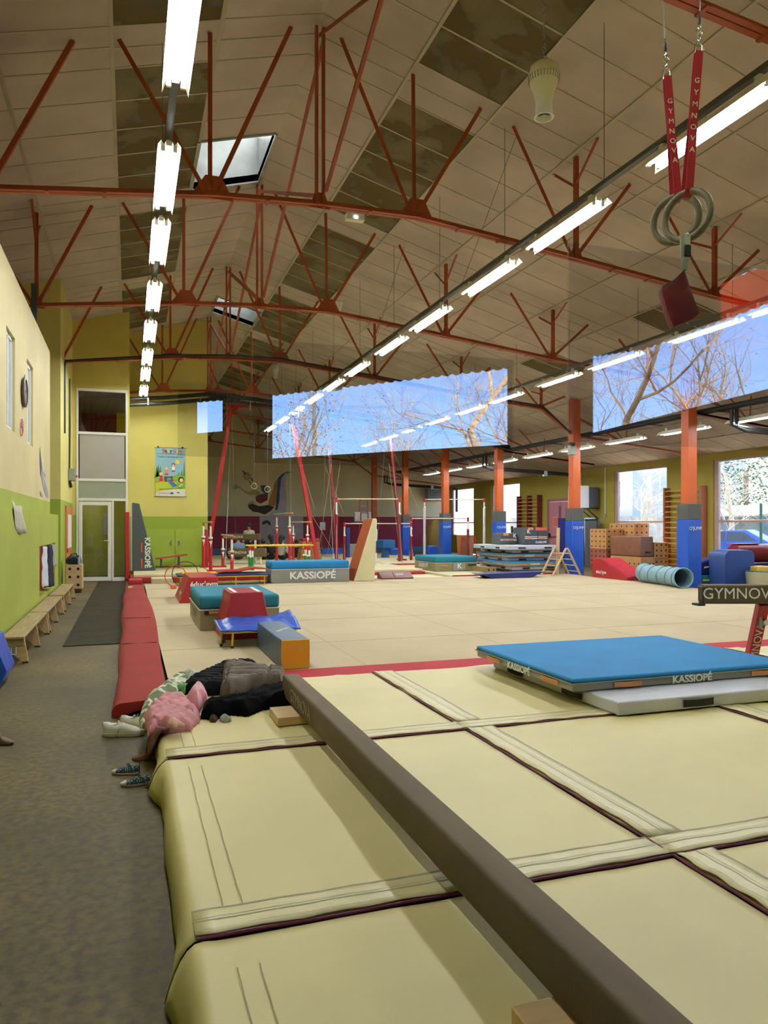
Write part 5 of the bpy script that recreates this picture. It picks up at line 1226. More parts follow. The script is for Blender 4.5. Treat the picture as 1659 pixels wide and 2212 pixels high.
# small blue horse
c = atD(832, 1166, 30.5); t = thing('pommel_horse', 'small blue vaulting horse on one leg between the far bars', 'vaulting horse', (c.x, c.y, .125))
b = MB(); soft_box(b, c.x - .27, c.x + .27, c.y - .5, c.y + .5, c.z - .33, c.z, .01, 5); b.build('body', mat('blue_leather', '1c5c9c', .4), t, bevel=.03, seg=3)
MB().prism([(c.x - .11, c.y - .1, c.z - .33), (c.x + .11, c.y - .1, c.z - .33), (c.x + .15, c.y - .1, .128), (c.x - .15, c.y - .1, .128)], (0, .2, 0)).build('leg', mat('blue_leather', '1c5c9c', .4), t, bevel=.01)
# vaulting box with red top
c = atD(672, 1162, 27.5); t = thing('vaulting_box', 'stacked wooden vaulting box with a red top behind the red posts', 'vaulting box', (c.x, c.y, .165))
n_ = 5; zb, ztp = .168, c.z - .12
for k in range(n_):
    z0, z1 = zb + (ztp - zb) * k / n_, zb + (ztp - zb) * (k + 1) / n_ - .012; w0 = .42 - .022 * k; w1 = w0 - .02
    MB().prism([(c.x - w0, c.y, z0), (c.x + w0, c.y, z0), (c.x + w1, c.y, z1), (c.x - w1, c.y, z1)], (0, .6, 0)).build('section', mat('honey_wood', '9c6c3c', .5, var=.1), t, bevel=.004)
MB().box(c.x - .32, c.x + .32, c.y - .02, c.y + .62, ztp, ztp + .1).build('top_pad', M_redv, t, bevel=.02)
# low practice beams
def lowbeam(label, pa, pb, py, zc, h, m, legz, txt=None):
    A_, B_ = atD(pa, py, zc), atD(pb, py, zc); t = thing('practice_beam', label, 'balance beam', ((A_.x + B_.x) / 2, (A_.y + B_.y) / 2, legz))
    MB().bar(A_ - V((0, 0, h / 2)), B_ - V((0, 0, h / 2)), .3 if h > .25 else .14, h).build('beam', m, t, bevel=.03, seg=3)
    if txt: text('GYMNOVA', .13, M_print, t, A_.lerp(B_, txt) - V((0, 0, h / 2)) - fwv * (.155 if h > .25 else .075), rt, (0, 0, 1), bold=.03)
    if legz < A_.z - h - .05:
        for u in (.12, .85):
            p = A_.lerp(B_, u) - V((0, 0, h)); MB().tube(p, (p.x, p.y, legz), .04, n=8).build('leg', M_white, t, smooth=True)
    return t
M_olive = mat('olive_suede', '5c4c30', .8, var=.08)
lowbeam('upper brown practice beam in front of the seated children', 492, 562, 1153, 26.0, .22, M_olive, .165, .2)
lowbeam('low padded brown beam with white lettering near the seated children', 494, 575, 1184, 25.6, .30, M_olive, .165, .25)
# spotting stand: grey boards on red poles
c = atD(785, 1106, 31.5); t = thing('coaching_stand', 'grey padded board on a red frame beyond the high bar', 'stand', (c.x, c.y, .125))
b = MB(); soft_box(b, c.x - .38, c.x + .36, c.y, c.y + .12, c.z - .42, c.z, .008, 4); b.build('board', M_grey, t, bevel=.03)
MB().path([(c.x - .12, c.y - .03, c.z - .38), (c.x - .12, c.y - .03, c.z - .02), (c.x + .2, c.y - .03, c.z - .02), (c.x + .2, c.y - .03, c.z - .38)], .025, 8).build('loop', M_dkred, t, smooth=True)
for dx in (-.15, .22): MB().tube((c.x + dx, c.y + .06, .125), (c.x + dx, c.y + .06, c.z + .55), .03, n=8).build('pole', M_dkred, t, smooth=True)
for k in range(2): MB().tube((c.x - .15, c.y + .06, c.z + .25 + .3 * k), (c.x + .22, c.y + .06, c.z + .25 + .3 * k), .016, n=8).build('rung', M_steel, t)
c = atD(752, 1140, 30.5); tag(MB().box(c.x - .07, c.x + .08, c.y, c.y + .3, .125, c.z).build('navy_pad', M_navyv, bevel=.02), 'narrow upright navy pad behind the lower bar', 'pad')
c = atD(768, 1175, 31.5); tag(MB().box(c.x - .3, c.x + .3, c.y, c.y + .25, .125, c.z).build('grey_pad', M_grey, bevel=.04), 'low grey pad standing near the navy pad', 'pad')
for (pa, pb, py, h_, zc, lb) in ((925, 950, 1175, .45, 33, 'rolled blue pad lying behind the third pillar'), (845, 872, 1200, .3, 34, 'low blue mat pile left of the fourth pillar'), (695, 745, 1193, .25, 35, 'blue mat lying along the burgundy wall')):
    A_, B_ = atD(pa, py, zc), atD(pb, py, zc); tag(MB().box(A_.x, B_.x, A_.y, A_.y + .5, .002, .125 + h_).build('blue_pad', M_bluev, bevel=.05), lb, 'pad')
c = atD(944, 1122, 36); t = thing('mat_roll', 'big olive brown upright mat roll against the back wall', 'mat roll', (c.x, c.y, 0)); MB().lathe((c.x, c.y, .001), [(0, 0), (.5, 0), (.55, .5), (.52, 1.3), (.35, 1.75), (0, 1.85)], 20).build('roll', mat('olive_roll', '6c5420', .7), t, smooth=True)
# wooden box on red trestle
c = atD(1010, 1157, 29); t = thing('plywood_bin', 'tall wooden bin on a red frame left of the mat stack', 'bin', (c.x, c.y, 0))
MB().prism([(c.x - .25, c.y, 1.1), (c.x + .28, c.y, 1.1), (c.x + .22, c.y, .01), (c.x - .18, c.y, .01)], (0, .5, 0)).build('body', mat('honey_wood', '9c6c3c', .5, var=.1), t, bevel=.01)
for dx in (-.32, .36): MB().bar((c.x + dx * .8, c.y - .05, 1.05), (c.x + dx * 1.1, c.y - .05, .0), .05, .05, up=(0, 1, 0)).build('trestle_leg', M_redst, t)
# ================================================================ MAT STACK
rnd = random.Random(5)
ST = [(10.55, 12.0 - .02, 18.95, 20.9, .075, M_blue, M_grey, 'lowest'), (10.35, 11.95, 18.85, 20.9, .10, M_lgrey, M_lgrey, 'second'), (10.18, 11.88, 18.75, 20.8, .13, M_blue, M_grey, 'third'), (10.3, 11.95, 19.0, 20.9, .09, M_lgrey, M_lgrey, 'fourth'),
      (10.2, 11.6, 18.85, 20.85, .11, M_teal, M_grey, 'fifth'), (10.4, 11.85, 18.95, 20.95, .09, M_lgrey, M_lgrey, 'sixth'), (10.1, 11.8, 18.7, 20.85, .12, M_lgrey, M_lgrey, 'topmost')]
z = .125
for i, (x0, x1, y0, y1, h_, mt, ms, w_) in enumerate(ST):
    dz = .012
    col = 'bright blue topped' if mt is M_blue else 'teal topped' if mt is M_teal else 'pale grey'
    t = foam_mat('gym_mat', '%s mat, %s from the floor in the stack by the second pillar' % (col, w_) if w_ not in ('lowest', 'topmost') else '%s mat, %s of the stack by the second pillar' % (col, w_), 'gym mat', x0, x1, y0, y1, z, z + h_, mt, ms, split=.3, puff=.006, bev=.012, pipe=M_grey, group='stacked gym mats')
    mm = M_strapk if mt is M_lgrey else M_strap
    for u in (.28, .78): handle(t, (x0 + (x1 - x0) * u, y0 - .012, z + h_ * .42), (1, 0, 0), (0, 0, 1), .24, mm, .04, (0, -1, 0))
    for u in (.25, .7): handle(t, (x0 - .012, y0 + (y1 - y0) * u, z + h_ * .42), (0, 1, 0), (0, 0, 1), .24, mm, .04, (-1, 0, 0))
    if mt is not M_lgrey: text('KASSiOPÉ', .07, M_print, t, ((x0 + x1) / 2, y0 - .014, z + h_ * .36), (1, 0, 0), (0, 0, 1), bold=.03)
    z += h_ + dz
def charc(label, x0, x1, y0, y1, z0, z1, big):
    t = thing('foam_block', label, 'foam block', ((x0 + x1) / 2, y0, z0))
    dx = .08
    MB().prism([(x0, y0, z0), (x1, y0, z0), (x1 - dx * .2, y0, z1), (x0 + dx, y0, z1)], (0, y1 - y0, 0)).build('cover', M_dgrey, t, bevel=.012)
    MB().box(x0 + .02, x1 - .01, y0 - .004, y0 - .001, z0 + (z1 - z0) * .32, z0 + (z1 - z0) * .38).box(x0 + .02, x1 - .01, y0 - .004, y0 - .001, z0 + (z1 - z0) * .44, z0 + (z1 - z0) * .48).build('white_stripe', M_print, t)
    for xx in ((x0 + .1, x0 + .24), (x1 - .3, x1 - .1)): MB().box(xx[0], xx[1], y0 - .007, y0 - .004, z0 + (z1 - z0) * .33, z0 + (z1 - z0) * .47).build('orange_tab', M_strap, t)
    MB().box(x0 + .12, x0 + .3, y0 - .007, y0 + .1, z1 - .07, z1 + .004).build('orange_tab', M_strap, t)
    text('K', .16, M_print, t, (x0 + (.5 if not big else .14), y0 - .006, z0 + (z1 - z0) * .75), (1, 0, 0), (0, 0, 1), bold=.04)
    if big:
        MB().box((x0 + x1) / 2 + .05, (x0 + x1) / 2 + .07, y0 - .006, y0 - .001, z0, z1 - .02).build('seam', M_black, t)
        text('KASSiOPÉ', .085, M_print, t, (x1 - .22, y0 - .006, z0 + .06), (1, 0, 0), (0, 0, 1), bold=.03); MB().box(x1 - .4, x1 - .02, y0 - .008, y0 + .1, z1 - .09, z1 + .005).build('orange_panel', mat('salmon_print', 'd86c50', .5), t)
charc('small charcoal foam block on top of the mat stack', 10.4, 10.98, 19.7, 20.3, z + .002, z + .33, False)
charc('large charcoal foam block with salmon label on top of the mat stack', 11.0, 11.78, 19.3, 20.1, z + .002, z + .50, True)
drilled_box('plywood_box', 'flat drilled wooden box on the cream mat left of the stack', 9.75, 10.08, 19.3, 20.4, .125, .27, mat('dull_ply', '8c7450', .6), 1, 2)
# wooden climbing triangle
t = thing('climbing_triangle', 'folding wooden climbing triangle standing on the beige floor by the stack', 'climbing frame', (11.42, 18.0, FZ))
for sx_, nm in ((-1, 'ladder'), (1, 'ladder')):
    l = thing_part = MB()
    for y in (17.7, 18.28):
        dx = 0 if sx_ < 0 else .03
        l.bar((11.42 - sx_ * -.03, y + dx, .86), (11.42 + sx_ * .45, y + dx, FZ + .01), .03, .075, up=(0, 1, 0))
    nv = len(l.v) // 2; o = None
    for half in (0, 1):
        hb = MB(); hb.v = l.v[half * nv:(half + 1) * nv]; nf = len(l.f) // 2; hb.f = [[i - half * nv for i in f] for f in l.f[half * nf:(half + 1) * nf]]; hb.m = [0] * nf
        o = hb.build('side_rail', M_wood, t, bevel=.005)
    for k in range(4):
        u = .2 + .22 * k; x = 11.42 + sx_ * (.03 + .42 * u); z_ = .86 + (FZ - .86) * u
        MB().tube((x, 17.7, z_), (x, 18.28, z_), .015, n=8).build('rung', M_wood, o, smooth=True)
tag(MB().bar((11.50, 18.32, .102), (11.56, 18.36, 1.42), .1, .03, up=(0, 1, 0)).build('wood_board', M_wood, bevel=.004), 'narrow wooden board standing upright behind the climbing triangle', 'board')
# red wedge and tunnel
t = thing('foam_wedge', 'red foam wedge ramp lying beside the blue play tunnel', 'foam wedge', (12.1, 16.4, FZ))
MB().prism([(11.82, 15.62, FZ + .003), (11.82, 17.1, FZ + .003), (11.82, 17.1, .60), (11.82, 16.75, .61), (11.82, 15.62, .20)], (.62, 0, 0)).build('cover', M_redv, t, bevel=.012)
MB().add([(11.83, 15.64, .214), (12.43, 15.64, .214), (12.43, 16.74, .622), (11.83, 16.74, .622)], [(0, 1, 2, 3)]).build('glossy_slope', mat('glossy_red', 'c03040', .15, var=.05, bump=.6, bs=7), t, label='glossy ribbed slope')
text("éduc'gym", .12, M_print, t, (11.815, 16.7, .25), (0, -1, 0), (0, 0, 1), bold=.02)
def tunnel():
    P0, P1 = V((11.55, 13.3, FZ + .23)), V((12.02, 15.15, FZ + .22)); t = thing('play_tunnel', 'pale blue fabric play tunnel lying in front of the padded pillar', 'tunnel', (P0 + P1) / 2 - V((0, 0, .22)))
    N, n = 60, 28; d = (P1 - P0).normalized(); b = MB(); cs = []
    for i in range(N + 1):
        u = i / N; c = P0.lerp(P1, u) + V((.05 * sin(u * 5), .0, .0)); tw = u * 5; ph = (tw % 1)
        r = .215 - .018 * sin(pi * ph) + (.006 if i in (0, N) else 0); c.z = FZ + r + .012; cs.append((c, r))
    a = d.cross(V((0, 0, 1))).normalized(); up = a.cross(d)
    for c, r in cs:
        for k in range(n):
            th = 2 * pi * k / n; rr_ = r * (1 + .025 * mnoise.noise(V((c.y * 6, cos(th) * 2, sin(th) * 2)))); b.v.append(c + (a * cos(th) + up * sin(th)) * rr_)
    b.f = [[i * n + k, i * n + (k + 1) % n, (i + 1) * n + (k + 1) % n, (i + 1) * n + k] for i in range(N) for k in range(n)]; b.m = [0] * len(b.f)
    o = b.build('fabric', mat('tunnel_blue', '84a4b0', .6, var=.08, vs=6, bump=.2, bs=12), t, smooth=True); s = o.modifiers.new('t', 'SOLIDIFY'); s.thickness = .004
    pts = []
    for q in range(0, 200):
        u = q / 199; c, r = cs[min(N, int(u * N))]; c = P0.lerp(P1, u) + V((.05 * sin(u * 5), 0, 0)); c.z = FZ + .228; th = u * 5 * 2 * pi
        pts.append(c + (a * cos(th) + up * sin(th)) * .214)
    MB().path(pts, .008, 6).build('wire_coil', mat('tunnel_coil', '5c8494', .6), t, smooth=True)
    for c, r in (cs[0], cs[-1]): MB().ring(c, r, .009, d, 36, 6).build('rim', mat('tunnel_rim', '8cc0d0', .6), t, smooth=True)
tunnel()
# ---------------------------------------------------------------- soft blocks at right
def pc_(px, py, zc): return atD(px, py, zc)
b = MB(); c = atD(1530, 1262, 18.3)
t = thing('soft_block', 'green vinyl soft block with yellow handle, under the navy one', 'foam block', (c.x, c.y, 0))
soft_box(b, c.x - .33, c.x + .34, c.y, c.y + .5, .003, .27, .015, 5); b.build('cover', mat('green_vinyl', '1c6c6c', .4, bump=.3, bs=6), t, bevel=.03); handle(t, (c.x - .05, c.y - .02, .14), (1, 0, 0), (0, 0, 1), .28, mat('yellow_strap', 'b8a83c', .7), .04, (0, -1, 0))
t = thing('soft_block', 'navy vinyl soft block with yellow handle, resting on the green one', 'foam block', (c.x, c.y, .285))
b = MB(); b.prism([(c.x - .27, c.y, .288), (c.x + .36, c.y, .288), (c.x + .36, c.y, .68), (c.x + .1, c.y, .66), (c.x - .3, c.y, .56)], (0, .5, 0)); b.build('cover', M_navyv, t, bevel=.03, seg=3); handle(t, (c.x + .0, c.y - .012, .47), (1, 0, .12), (0, 0, 1), .28, mat('yellow_strap', 'b8a83c', .7), .04, (0, -1, 0))
c = atD(1598, 1262, 17.9); t = thing('soft_block', 'large blue soft block with rounded top corners, at the right edge', 'foam block', (c.x, c.y, 0))
prof = [(c.x - .42, .003), (c.x + .36, .003), (c.x + .46, .45)] + [(c.x + .30 + .16 * cos(R(a)), .73 + .16 * sin(R(a))) for a in (0, 30, 60, 90)] + [(c.x - .28 + .16 * cos(R(a)), .73 + .16 * sin(R(a))) for a in (90, 120, 150, 180)]
MB().prism([(x, c.y, z_) for x, z_ in prof], (0, .55, 0)).build('cover', mat('deep_blue_vinyl', '1c3c7c', .45, bump=.25, bs=5), t, bevel=.02, seg=3)
MB().bar((c.x - .3, c.y - .006, .09), (c.x + .4, c.y - .006, .34), .012, .008, up=(0, 1, 0)).build('fold_line', M_navyv, t)
c = atD(1680, 1262, 17.6); t = thing('storage_basket', 'cream fabric basket with green lining cut by the right edge', 'basket', (c.x, c.y, 0))
MB().lathe((c.x, c.y + .4, .001), [(.0, 0), (.42, 0), (.46, .2), (.48, .38), (.45, .38), (.42, .1), (0, .08)], 28).build('body', M_cream, t, smooth=True); MB().ring((c.x, c.y + .4, .385), .465, .018, (0, 0, 1), 36, 8).build('green_rim', mat('green_vinyl', '1c6c6c', .4), t, smooth=True)
MB().box(c.x - .3, c.x + .2, c.y + .3, c.y + .7, .09, .5).build('yellow_block', M_yelv, t, bevel=.03)
c = atD(1640, 1200, 20.5); t = thing('foam_roller', 'thick maroon foam roller lying behind the large blue block', 'foam roller', (c.x, c.y, 0))
MB().tube((c.x - .9, c.y, .72), (c.x + .5, c.y, .72), .26, n=28).build('roll', M_maroonv, t, smooth=True, bevel=.02); MB().box(c.x - .95, c.x + .55, c.y - .1, c.y + .4, .003, .44).build('support', M_navyv, t, bevel=.02)
MB().box(c.x - .92, c.x - .1, c.y - .12, c.y + .3, .975, .99).build('red_flap', M_redv, t)
# plywood plinths under window
M_ply = mat('orange_ply', 'b88450', .5, var=.08); M_brn = mat('brown_leather', '7c5038', .45, var=.1, vs=4)
X0 = 15.6
drilled_box('plinth_box', 'long drilled plywood plinth under the brown leather block', X0, 16.15, 19.9, 21.5, .003, .46, M_ply, 1, 4, 'plinth', cols2=7)
t = thing('leather_block', 'big brown leather covered block on the long plinth by the window', 'vaulting block', (15.85, 20.7, .465)); b = MB(); soft_box(b, X0, 16.12, 19.95, 21.5, .468, 1.12, .012, 5); b.build('cover', M_brn, t, bevel=.03)
MB().box(15.8, 16.0, 19.93, 19.945, .58, .63).build('grip_slot', M_black, t)
drilled_box('plinth_box', 'orange drilled plywood box right of the brown leather block', 16.2, 16.75, 20.0, 20.6, .40, .93, M_ply, 3, 3, 'plinth')
drilled_box('plinth_box', 'lower orange drilled box right of the brown block', 16.2, 16.75, 20.0, 20.6, .003, .39, M_ply, 2, 3, 'plinth')
drilled_box('plinth_box', 'drilled plywood box left of the brown block, upper of two', 15.6, 16.3, 21.75, 22.7, .66, 1.36, M_ply, 4, 3, 'plinth', cols2=4)
drilled_box('plinth_box', 'reddish drilled box under the left plywood box', 15.6, 16.3, 21.75, 22.7, .003, .65, mat('red_ply', '94503c', .5, var=.08), 4, 3, 'plinth', cols2=4)
drilled_box('plinth_box', 'small drilled plywood box on top of the others below the window sill', 16.35, 16.95, 21.2, 22.6, 1.13, 1.56, M_ply, 2, 3, 'plinth', cols2=5)
tag(MB().box(16.35, 16.95, 21.2, 22.6, .003, 1.125).build('plinth_box', M_ply, bevel=.008), 'plain plywood box carrying the small drilled box by the window', 'plinth', None)
t = thing('framed_panel', 'dark panel with black frame leaning behind the plywood boxes', 'panel', (16.1, 23.3, 0)); MB().box(16.0, 16.08, 22.8, 23.6, .003, 1.72).build('panel', M_dgrey, t, bevel=.008)
MB().box(15.985, 16.0, 22.8, 23.6, 1.66, 1.72).box(15.985, 16.0, 22.8, 22.86, .1, 1.66).build('frame', M_black, t)
t = thing('folding_mat', 'tall folded mat with navy side and silver face against the right wall', 'folded mat', (16.2, 24.6, 0))
MB().box(15.9, 16.3, 24.1, 25.3, .003, 1.78).build('navy_leaf', M_navyv, t, bevel=.02); MB().box(16.31, 16.8, 24.1, 25.3, .003, 1.78).build('silver_leaf', M_steel, t, bevel=.01)
# wall bars
def wallbars(label, y0, y1, ups, m, zt):
    t = thing('wall_bars', label, 'wall bars', (17.0, (y0 + y1) / 2, 0))
    for y in ups: MB().box(16.95, 17.19, y - .035, y + .035, .003, zt + .12).build('upright', m, t, bevel=.006)
    n_ = int(zt / .165)
    for k in range(n_): z_ = .2 + (zt - .2) * k / (n_ - 1); MB().tube((16.99, y0, z_), (16.99, y1, z_), .02, n=8).build('rung', mat('rung_wood', 'b88850', .5), t, smooth=True)
wallbars('wooden wall bars beside the padded pillar and near window', 18.75, 20.5, (18.78, 19.62, 20.46), mat('red_brown_wood', 'a05c3c', .5), 2.62)
wallbars('red brown wall bars left of the pink fire door', 28.6, 30.45, (28.63, 29.5, 30.42), mat('dark_red_wood', '6c2420', .5), 2.7)
for (y, z0, z1, lb) in ((25.6, 1.2, 3.6, 'thin white conduit rising to the ceiling by the heater'), (24.0, 1.9, 3.7, 'thin pale conduit beside the white heater'), (26.0, 2.7, 3.8, 'pale conduit above the pink fire door')):
    t = thing('conduit', lb, 'conduit', (17.15, y, z0)); MB().tube((17.17, y, z0), (17.17, y, z1), .018, n=6).build('pipe', M_white, t); MB().box(17.12, 17.19, y - .07, y + .07, z0 - .1, z0 + .03).build('junction', mat('box_grey', '94988c', .5), t)
for y in (26.6, 24.9):
    t = thing('barrier_post', 'black post barrier by the %s' % ('pink fire door' if y > 26 else 'mat stack'), 'post', (14.8, y, 0)); MB().tube((14.6, y, 0), (14.6, y, 1.45), .05, n=8).build('post', M_black, t); MB().tube((14.6, y, .7), (15.6, y, .7), .03, n=8).build('arm', M_black, t)
c = atD(1228, 967, 20.6); t = thing('control_box', 'grey control box with small camera on the second pillar', 'control box', (12.0, 18.3, c.z - .15)); MB().box(11.86, 12.06, 18.2, 18.36, 3.5, 3.78).build('box', mat('box_grey', '94988c', .5), t, bevel=.01); MB().tube((11.9, 18.28, 3.82), (11.9, 18.1, 3.78), .05, n=12).build('camera', M_black, t); MB().tube((12.0, 18.28, 3.84), (12.0, 18.28, 3.78), .02).build('aerial', M_dgrey, t)
# ---------------------------------------------------------------- mural on the back wall
mur = lambda n, h: mat('mural_' + n, h, .8, var=.12, vs=1.5)
Q = lambda pts: [(500 + x * .1326, 990 + y * .1326) for x, y in pts]
struct_ = MB(); p0 = atY(561, 1200, YB - .01); p1 = atY(655, 1116, YB - .01)
tag(MB().box(p0.x, p1.x, YB - .012, YB - .002, .3, p1.z).build('wall_board', mat('white_wall_panel', 'a8a0a8', .8)), 'pale panel on the burgundy band behind the handstand painting', 'wall panel')
painted('wall_painting', 'big painted gymnast doing a handstand on the back wall', 'wall painting', [
    ('orange_sash', mur('orange', 'a4703c'), Q([(610, 680), (680, 500), (700, 400), (760, 330), (800, 300), (780, 500), (740, 700), (700, 780), (600, 760)])),
    ('legs', mur('white', 'aca2b4'), Q([(790, 500), (800, 350), (900, 240), (990, 225), (890, 300), (870, 400), (890, 560), (910, 700), (900, 830), (870, 900), (760, 870), (770, 700)])),
    ('blue_stripe', mur('blue', '3c5474'), Q([(750, 330), (830, 250), (920, 215), (990, 228), (880, 245), (810, 330), (790, 500), (780, 700), (750, 840), (710, 850), (730, 700), (745, 500)])),
    ('torso', mur('pale', '9cb0b4'), Q([(700, 850), (870, 880), (860, 960), (780, 1080), (680, 1010), (610, 1020), (540, 1010), (600, 940)])),
    ('arm', mur('skin', 'a08c64'), Q([(670, 1000), (760, 960), (780, 1100), (820, 1280), (870, 1400), (860, 1480), (800, 1500), (750, 1350), (700, 1180), (650, 1050)])),
    ('face', mur('skin', 'a08c64'), Q([(510, 1080), (600, 1050), (640, 1090), (640, 1140), (590, 1160), (545, 1150), (530, 1120)])),
    ('hair', mur('dark', '3c3028'), Q([(495, 1060), (520, 1020), (590, 1010), (630, 1040), (640, 1090), (600, 1085), (590, 1050), (510, 1085)])),
    ('hand', mur('white', 'aca2b4'), Q([(760, 1480), (870, 1440), (870, 1500), (800, 1520), (760, 1510)]))], ('Y', YB))
painted('wall_painting', 'painted upside down girl with long dark hair and rings on the back wall', 'wall painting', [
    ('legs', mur('skin', 'a08c64'), Q([(20, 460), (60, 420), (110, 450), (200, 510), (270, 550), (360, 520), (380, 590), (300, 600), (230, 570), (120, 480), (40, 520)])),
    ('arms', mur('skin', 'a08c64'), Q([(270, 350), (300, 360), (350, 450), (400, 520), (470, 560), (450, 620), (390, 600), (340, 500)])),
    ('blue_garment', mur('blue', '3c5c84'), Q([(470, 440), (560, 440), (600, 590), (540, 580), (490, 530)])),
    ('red_garment', mur('red', '7c3040'), Q([(390, 620), (470, 590), (500, 575), (590, 590), (590, 680), (470, 740), (400, 700)])),
    ('face', mur('skin', 'a08c64'), Q([(270, 740), (330, 690), (380, 720), (360, 760), (290, 770)])),
    ('hair', mur('dark', '302824'), Q([(265, 760), (340, 740), (450, 780), (600, 760), (700, 790), (640, 860), (540, 915), (430, 880), (350, 870), (280, 810)])),
    ('ring', mur('ring', 'a4884c'), Q([(185, 290), (200, 240), (260, 225), (310, 260), (310, 320), (270, 355), (215, 345)])), ('ring_centre', mur('ringc', 'a4a094'), Q([(205, 290), (220, 255), (260, 248), (290, 275), (290, 315), (262, 335), (222, 325)])),
    ('strap', mur('black', '242024'), Q([(170, 200), (185, 192), (235, 250), (222, 262)])), ('strap', mur('black', '242024'), Q([(305, 320), (325, 318), (355, 365), (342, 378)]))], ('Y', YB))
c0, c1 = atY(691, 1145, YB - .02), atY(703, 1128, YB - .02); tag(MB().box(c0.x, c1.x, YB - .03, YB - .01, c0.z, c1.z).build('wall_notice', M_print), 'small white notice on the burgundy wall', 'notice')
# ================================================================ HANGING RINGS AND BAG (near)
def near_ring(c, nrm, strap_top, hook_top, label, tw):
    t = thing('gymnastic_ring', label, 'ring', c, 0, 'pair of hanging gymnastic rings')
    Rr, r = .1025, .0165; up = V((0, 0, 1)); n = V(nrm).normalized()
    MB().ring(c, Rr, r, n, 64, 14).build('ring', mat('grey_worn_wood', '6e6650', .5, var=.15, vs=25, stretch=(1, 1, 1)), t, smooth=True)
    top = c + up * Rr
    sd = (strap_top - top).normalized(); wd = V(tw).normalized(); wd = (wd - sd * wd.dot(sd)).normalized(); fr_ = sd.cross(wd)
    b = MB(); L = (strap_top - top).length; N = 12
    for s in (-1, 1):           # two layers of webbing
        vs = []
        for k in range(N + 1):
            u = k / N; off = .0185 * (1 - u) ** 2 + .006 + .003 * sin(u * 9)
            p = top + sd * (L * u) + fr_ * s * off
            vs += [p - wd * .017, p + wd * .017, p + wd * .017 + fr_ * .003 * s, p - wd * .017 + fr_ * .003 * s]
        b.add(vs, [(k * 4 + j, k * 4 + (j + 1) % 4, (k + 1) * 4 + (j + 1) % 4, (k + 1) * 4 + j) for k in range(N) for j in range(4)] + [(0, 1, 2, 3), tuple(N * 4 + j for j in range(4))])
    vs = []                       # loop round the ring
    for k in range(11):
        a = pi + pi * k / 10; o = fr_ * cos(a) * .0225 + sd * (sin(a) * .0225)
        p = top + o; vs += [p - wd * .017, p + wd * .017, p + wd * .017 + o.normalized() * .003, p - wd * .017 + o.normalized() * .003]
    b.add(vs, [(k * 4 + j, k * 4 + (j + 1) % 4, (k + 1) * 4 + (j + 1) % 4, (k + 1) * 4 + j) for k in range(10) for j in range(4)])
    st = b.build('strap', mat('red_webbing', 'a81c34', .7, var=.05, bump=.2, bs=200), t, smooth=True)
    face = fr_ if fr_.y < 0 else -fr_
    for q, ch in enumerate('GYMNOVA'):
        u = .78 - .083 * q; off = .0185 * (1 - u) ** 2 + .006 + .003 * sin(u * 9) + .0035
        rd = wd if wd.cross(sd).dot(face) > 0 else -wd
        text(ch, .034, M_print, st, top + sd * (L * u) + face * off, rd, sd, bold=.01, depth=.0006)
    # shackle, swivel, cable
    d = (hook_top - strap_top).normalized(); a = wd; b = MB()
    p0 = strap_top - d * .01
    b.path([p0 - a * .018, p0 + d * .04 - a * .016, p0 + d * .062, p0 + d * .04 + a * .016, p0 + a * .018], .0032, 8, True)
    b.tube(p0 + d * .012 + a * .018, p0 + d * .038 + a * .0165, .0055)
    e_ = d.cross(a); q0 = p0 + d * .058
    b.path([q0 + (e_ * cos(x) * .010 + d * (.014 + sin(x) * .016)) for x in [2 * pi * k / 14 for k in range(14)]], .003, 8, True)
    q1 = q0 + d * .024; b.path([q1 + (a * cos(x) * .012 + d * (.018 + sin(x) * .018)) for x in [2 * pi * k / 14 for k in range(14)]], .003, 8, True)
    q2 = q1 + d * .032; b.path([q2 + (e_ * cos(x) * .010 + d * (.014 + sin(x) * .016)) for x in [2 * pi * k / 14 for k in range(14)]], .003, 8, True)
    b.build('shackle', M_chrome, t, smooth=True, label='chrome shackle and swivel links')
    q3 = q2 + d * .028; MB().tube(q3, q3 + d * .035, .0075, .0065).tube(q3 + d * .035, q3 + d * .06, .0035).build('crimp_sleeve', M_black, t, smooth=True)
    tp = q3 + d * .06; k = (roof(tp.x) - .35 - tp.z) / d.z
    MB().tube(tp, tp + d * k, .0025, n=6).build('cable', M_steel, t, smooth=True)
    return t
ZR = 3.25
c1 = atD(1484, 466, ZR); c2 = atD(1460, 474, ZR + .16)
ang = R(48); n1 = (sin(TH + ang), cos(TH + ang), 0); ang2 = R(40); n2 = (sin(TH - .0 + ang2), cos(TH + ang2), .08)
near_ring(c1, n1, atD(1509, 112, ZR + .05), atD(1512, 4, ZR + .07), 'front one of the two hanging wooden rings, the red bag strapped to it', (CS, -SN, 0))
near_ring(c2, n2, atD(1441, 166, ZR + .22), atD(1431, 0, ZR + .26), 'hanging wooden ring behind the front one, on the shorter looking red strap', (CS, -SN, 0))
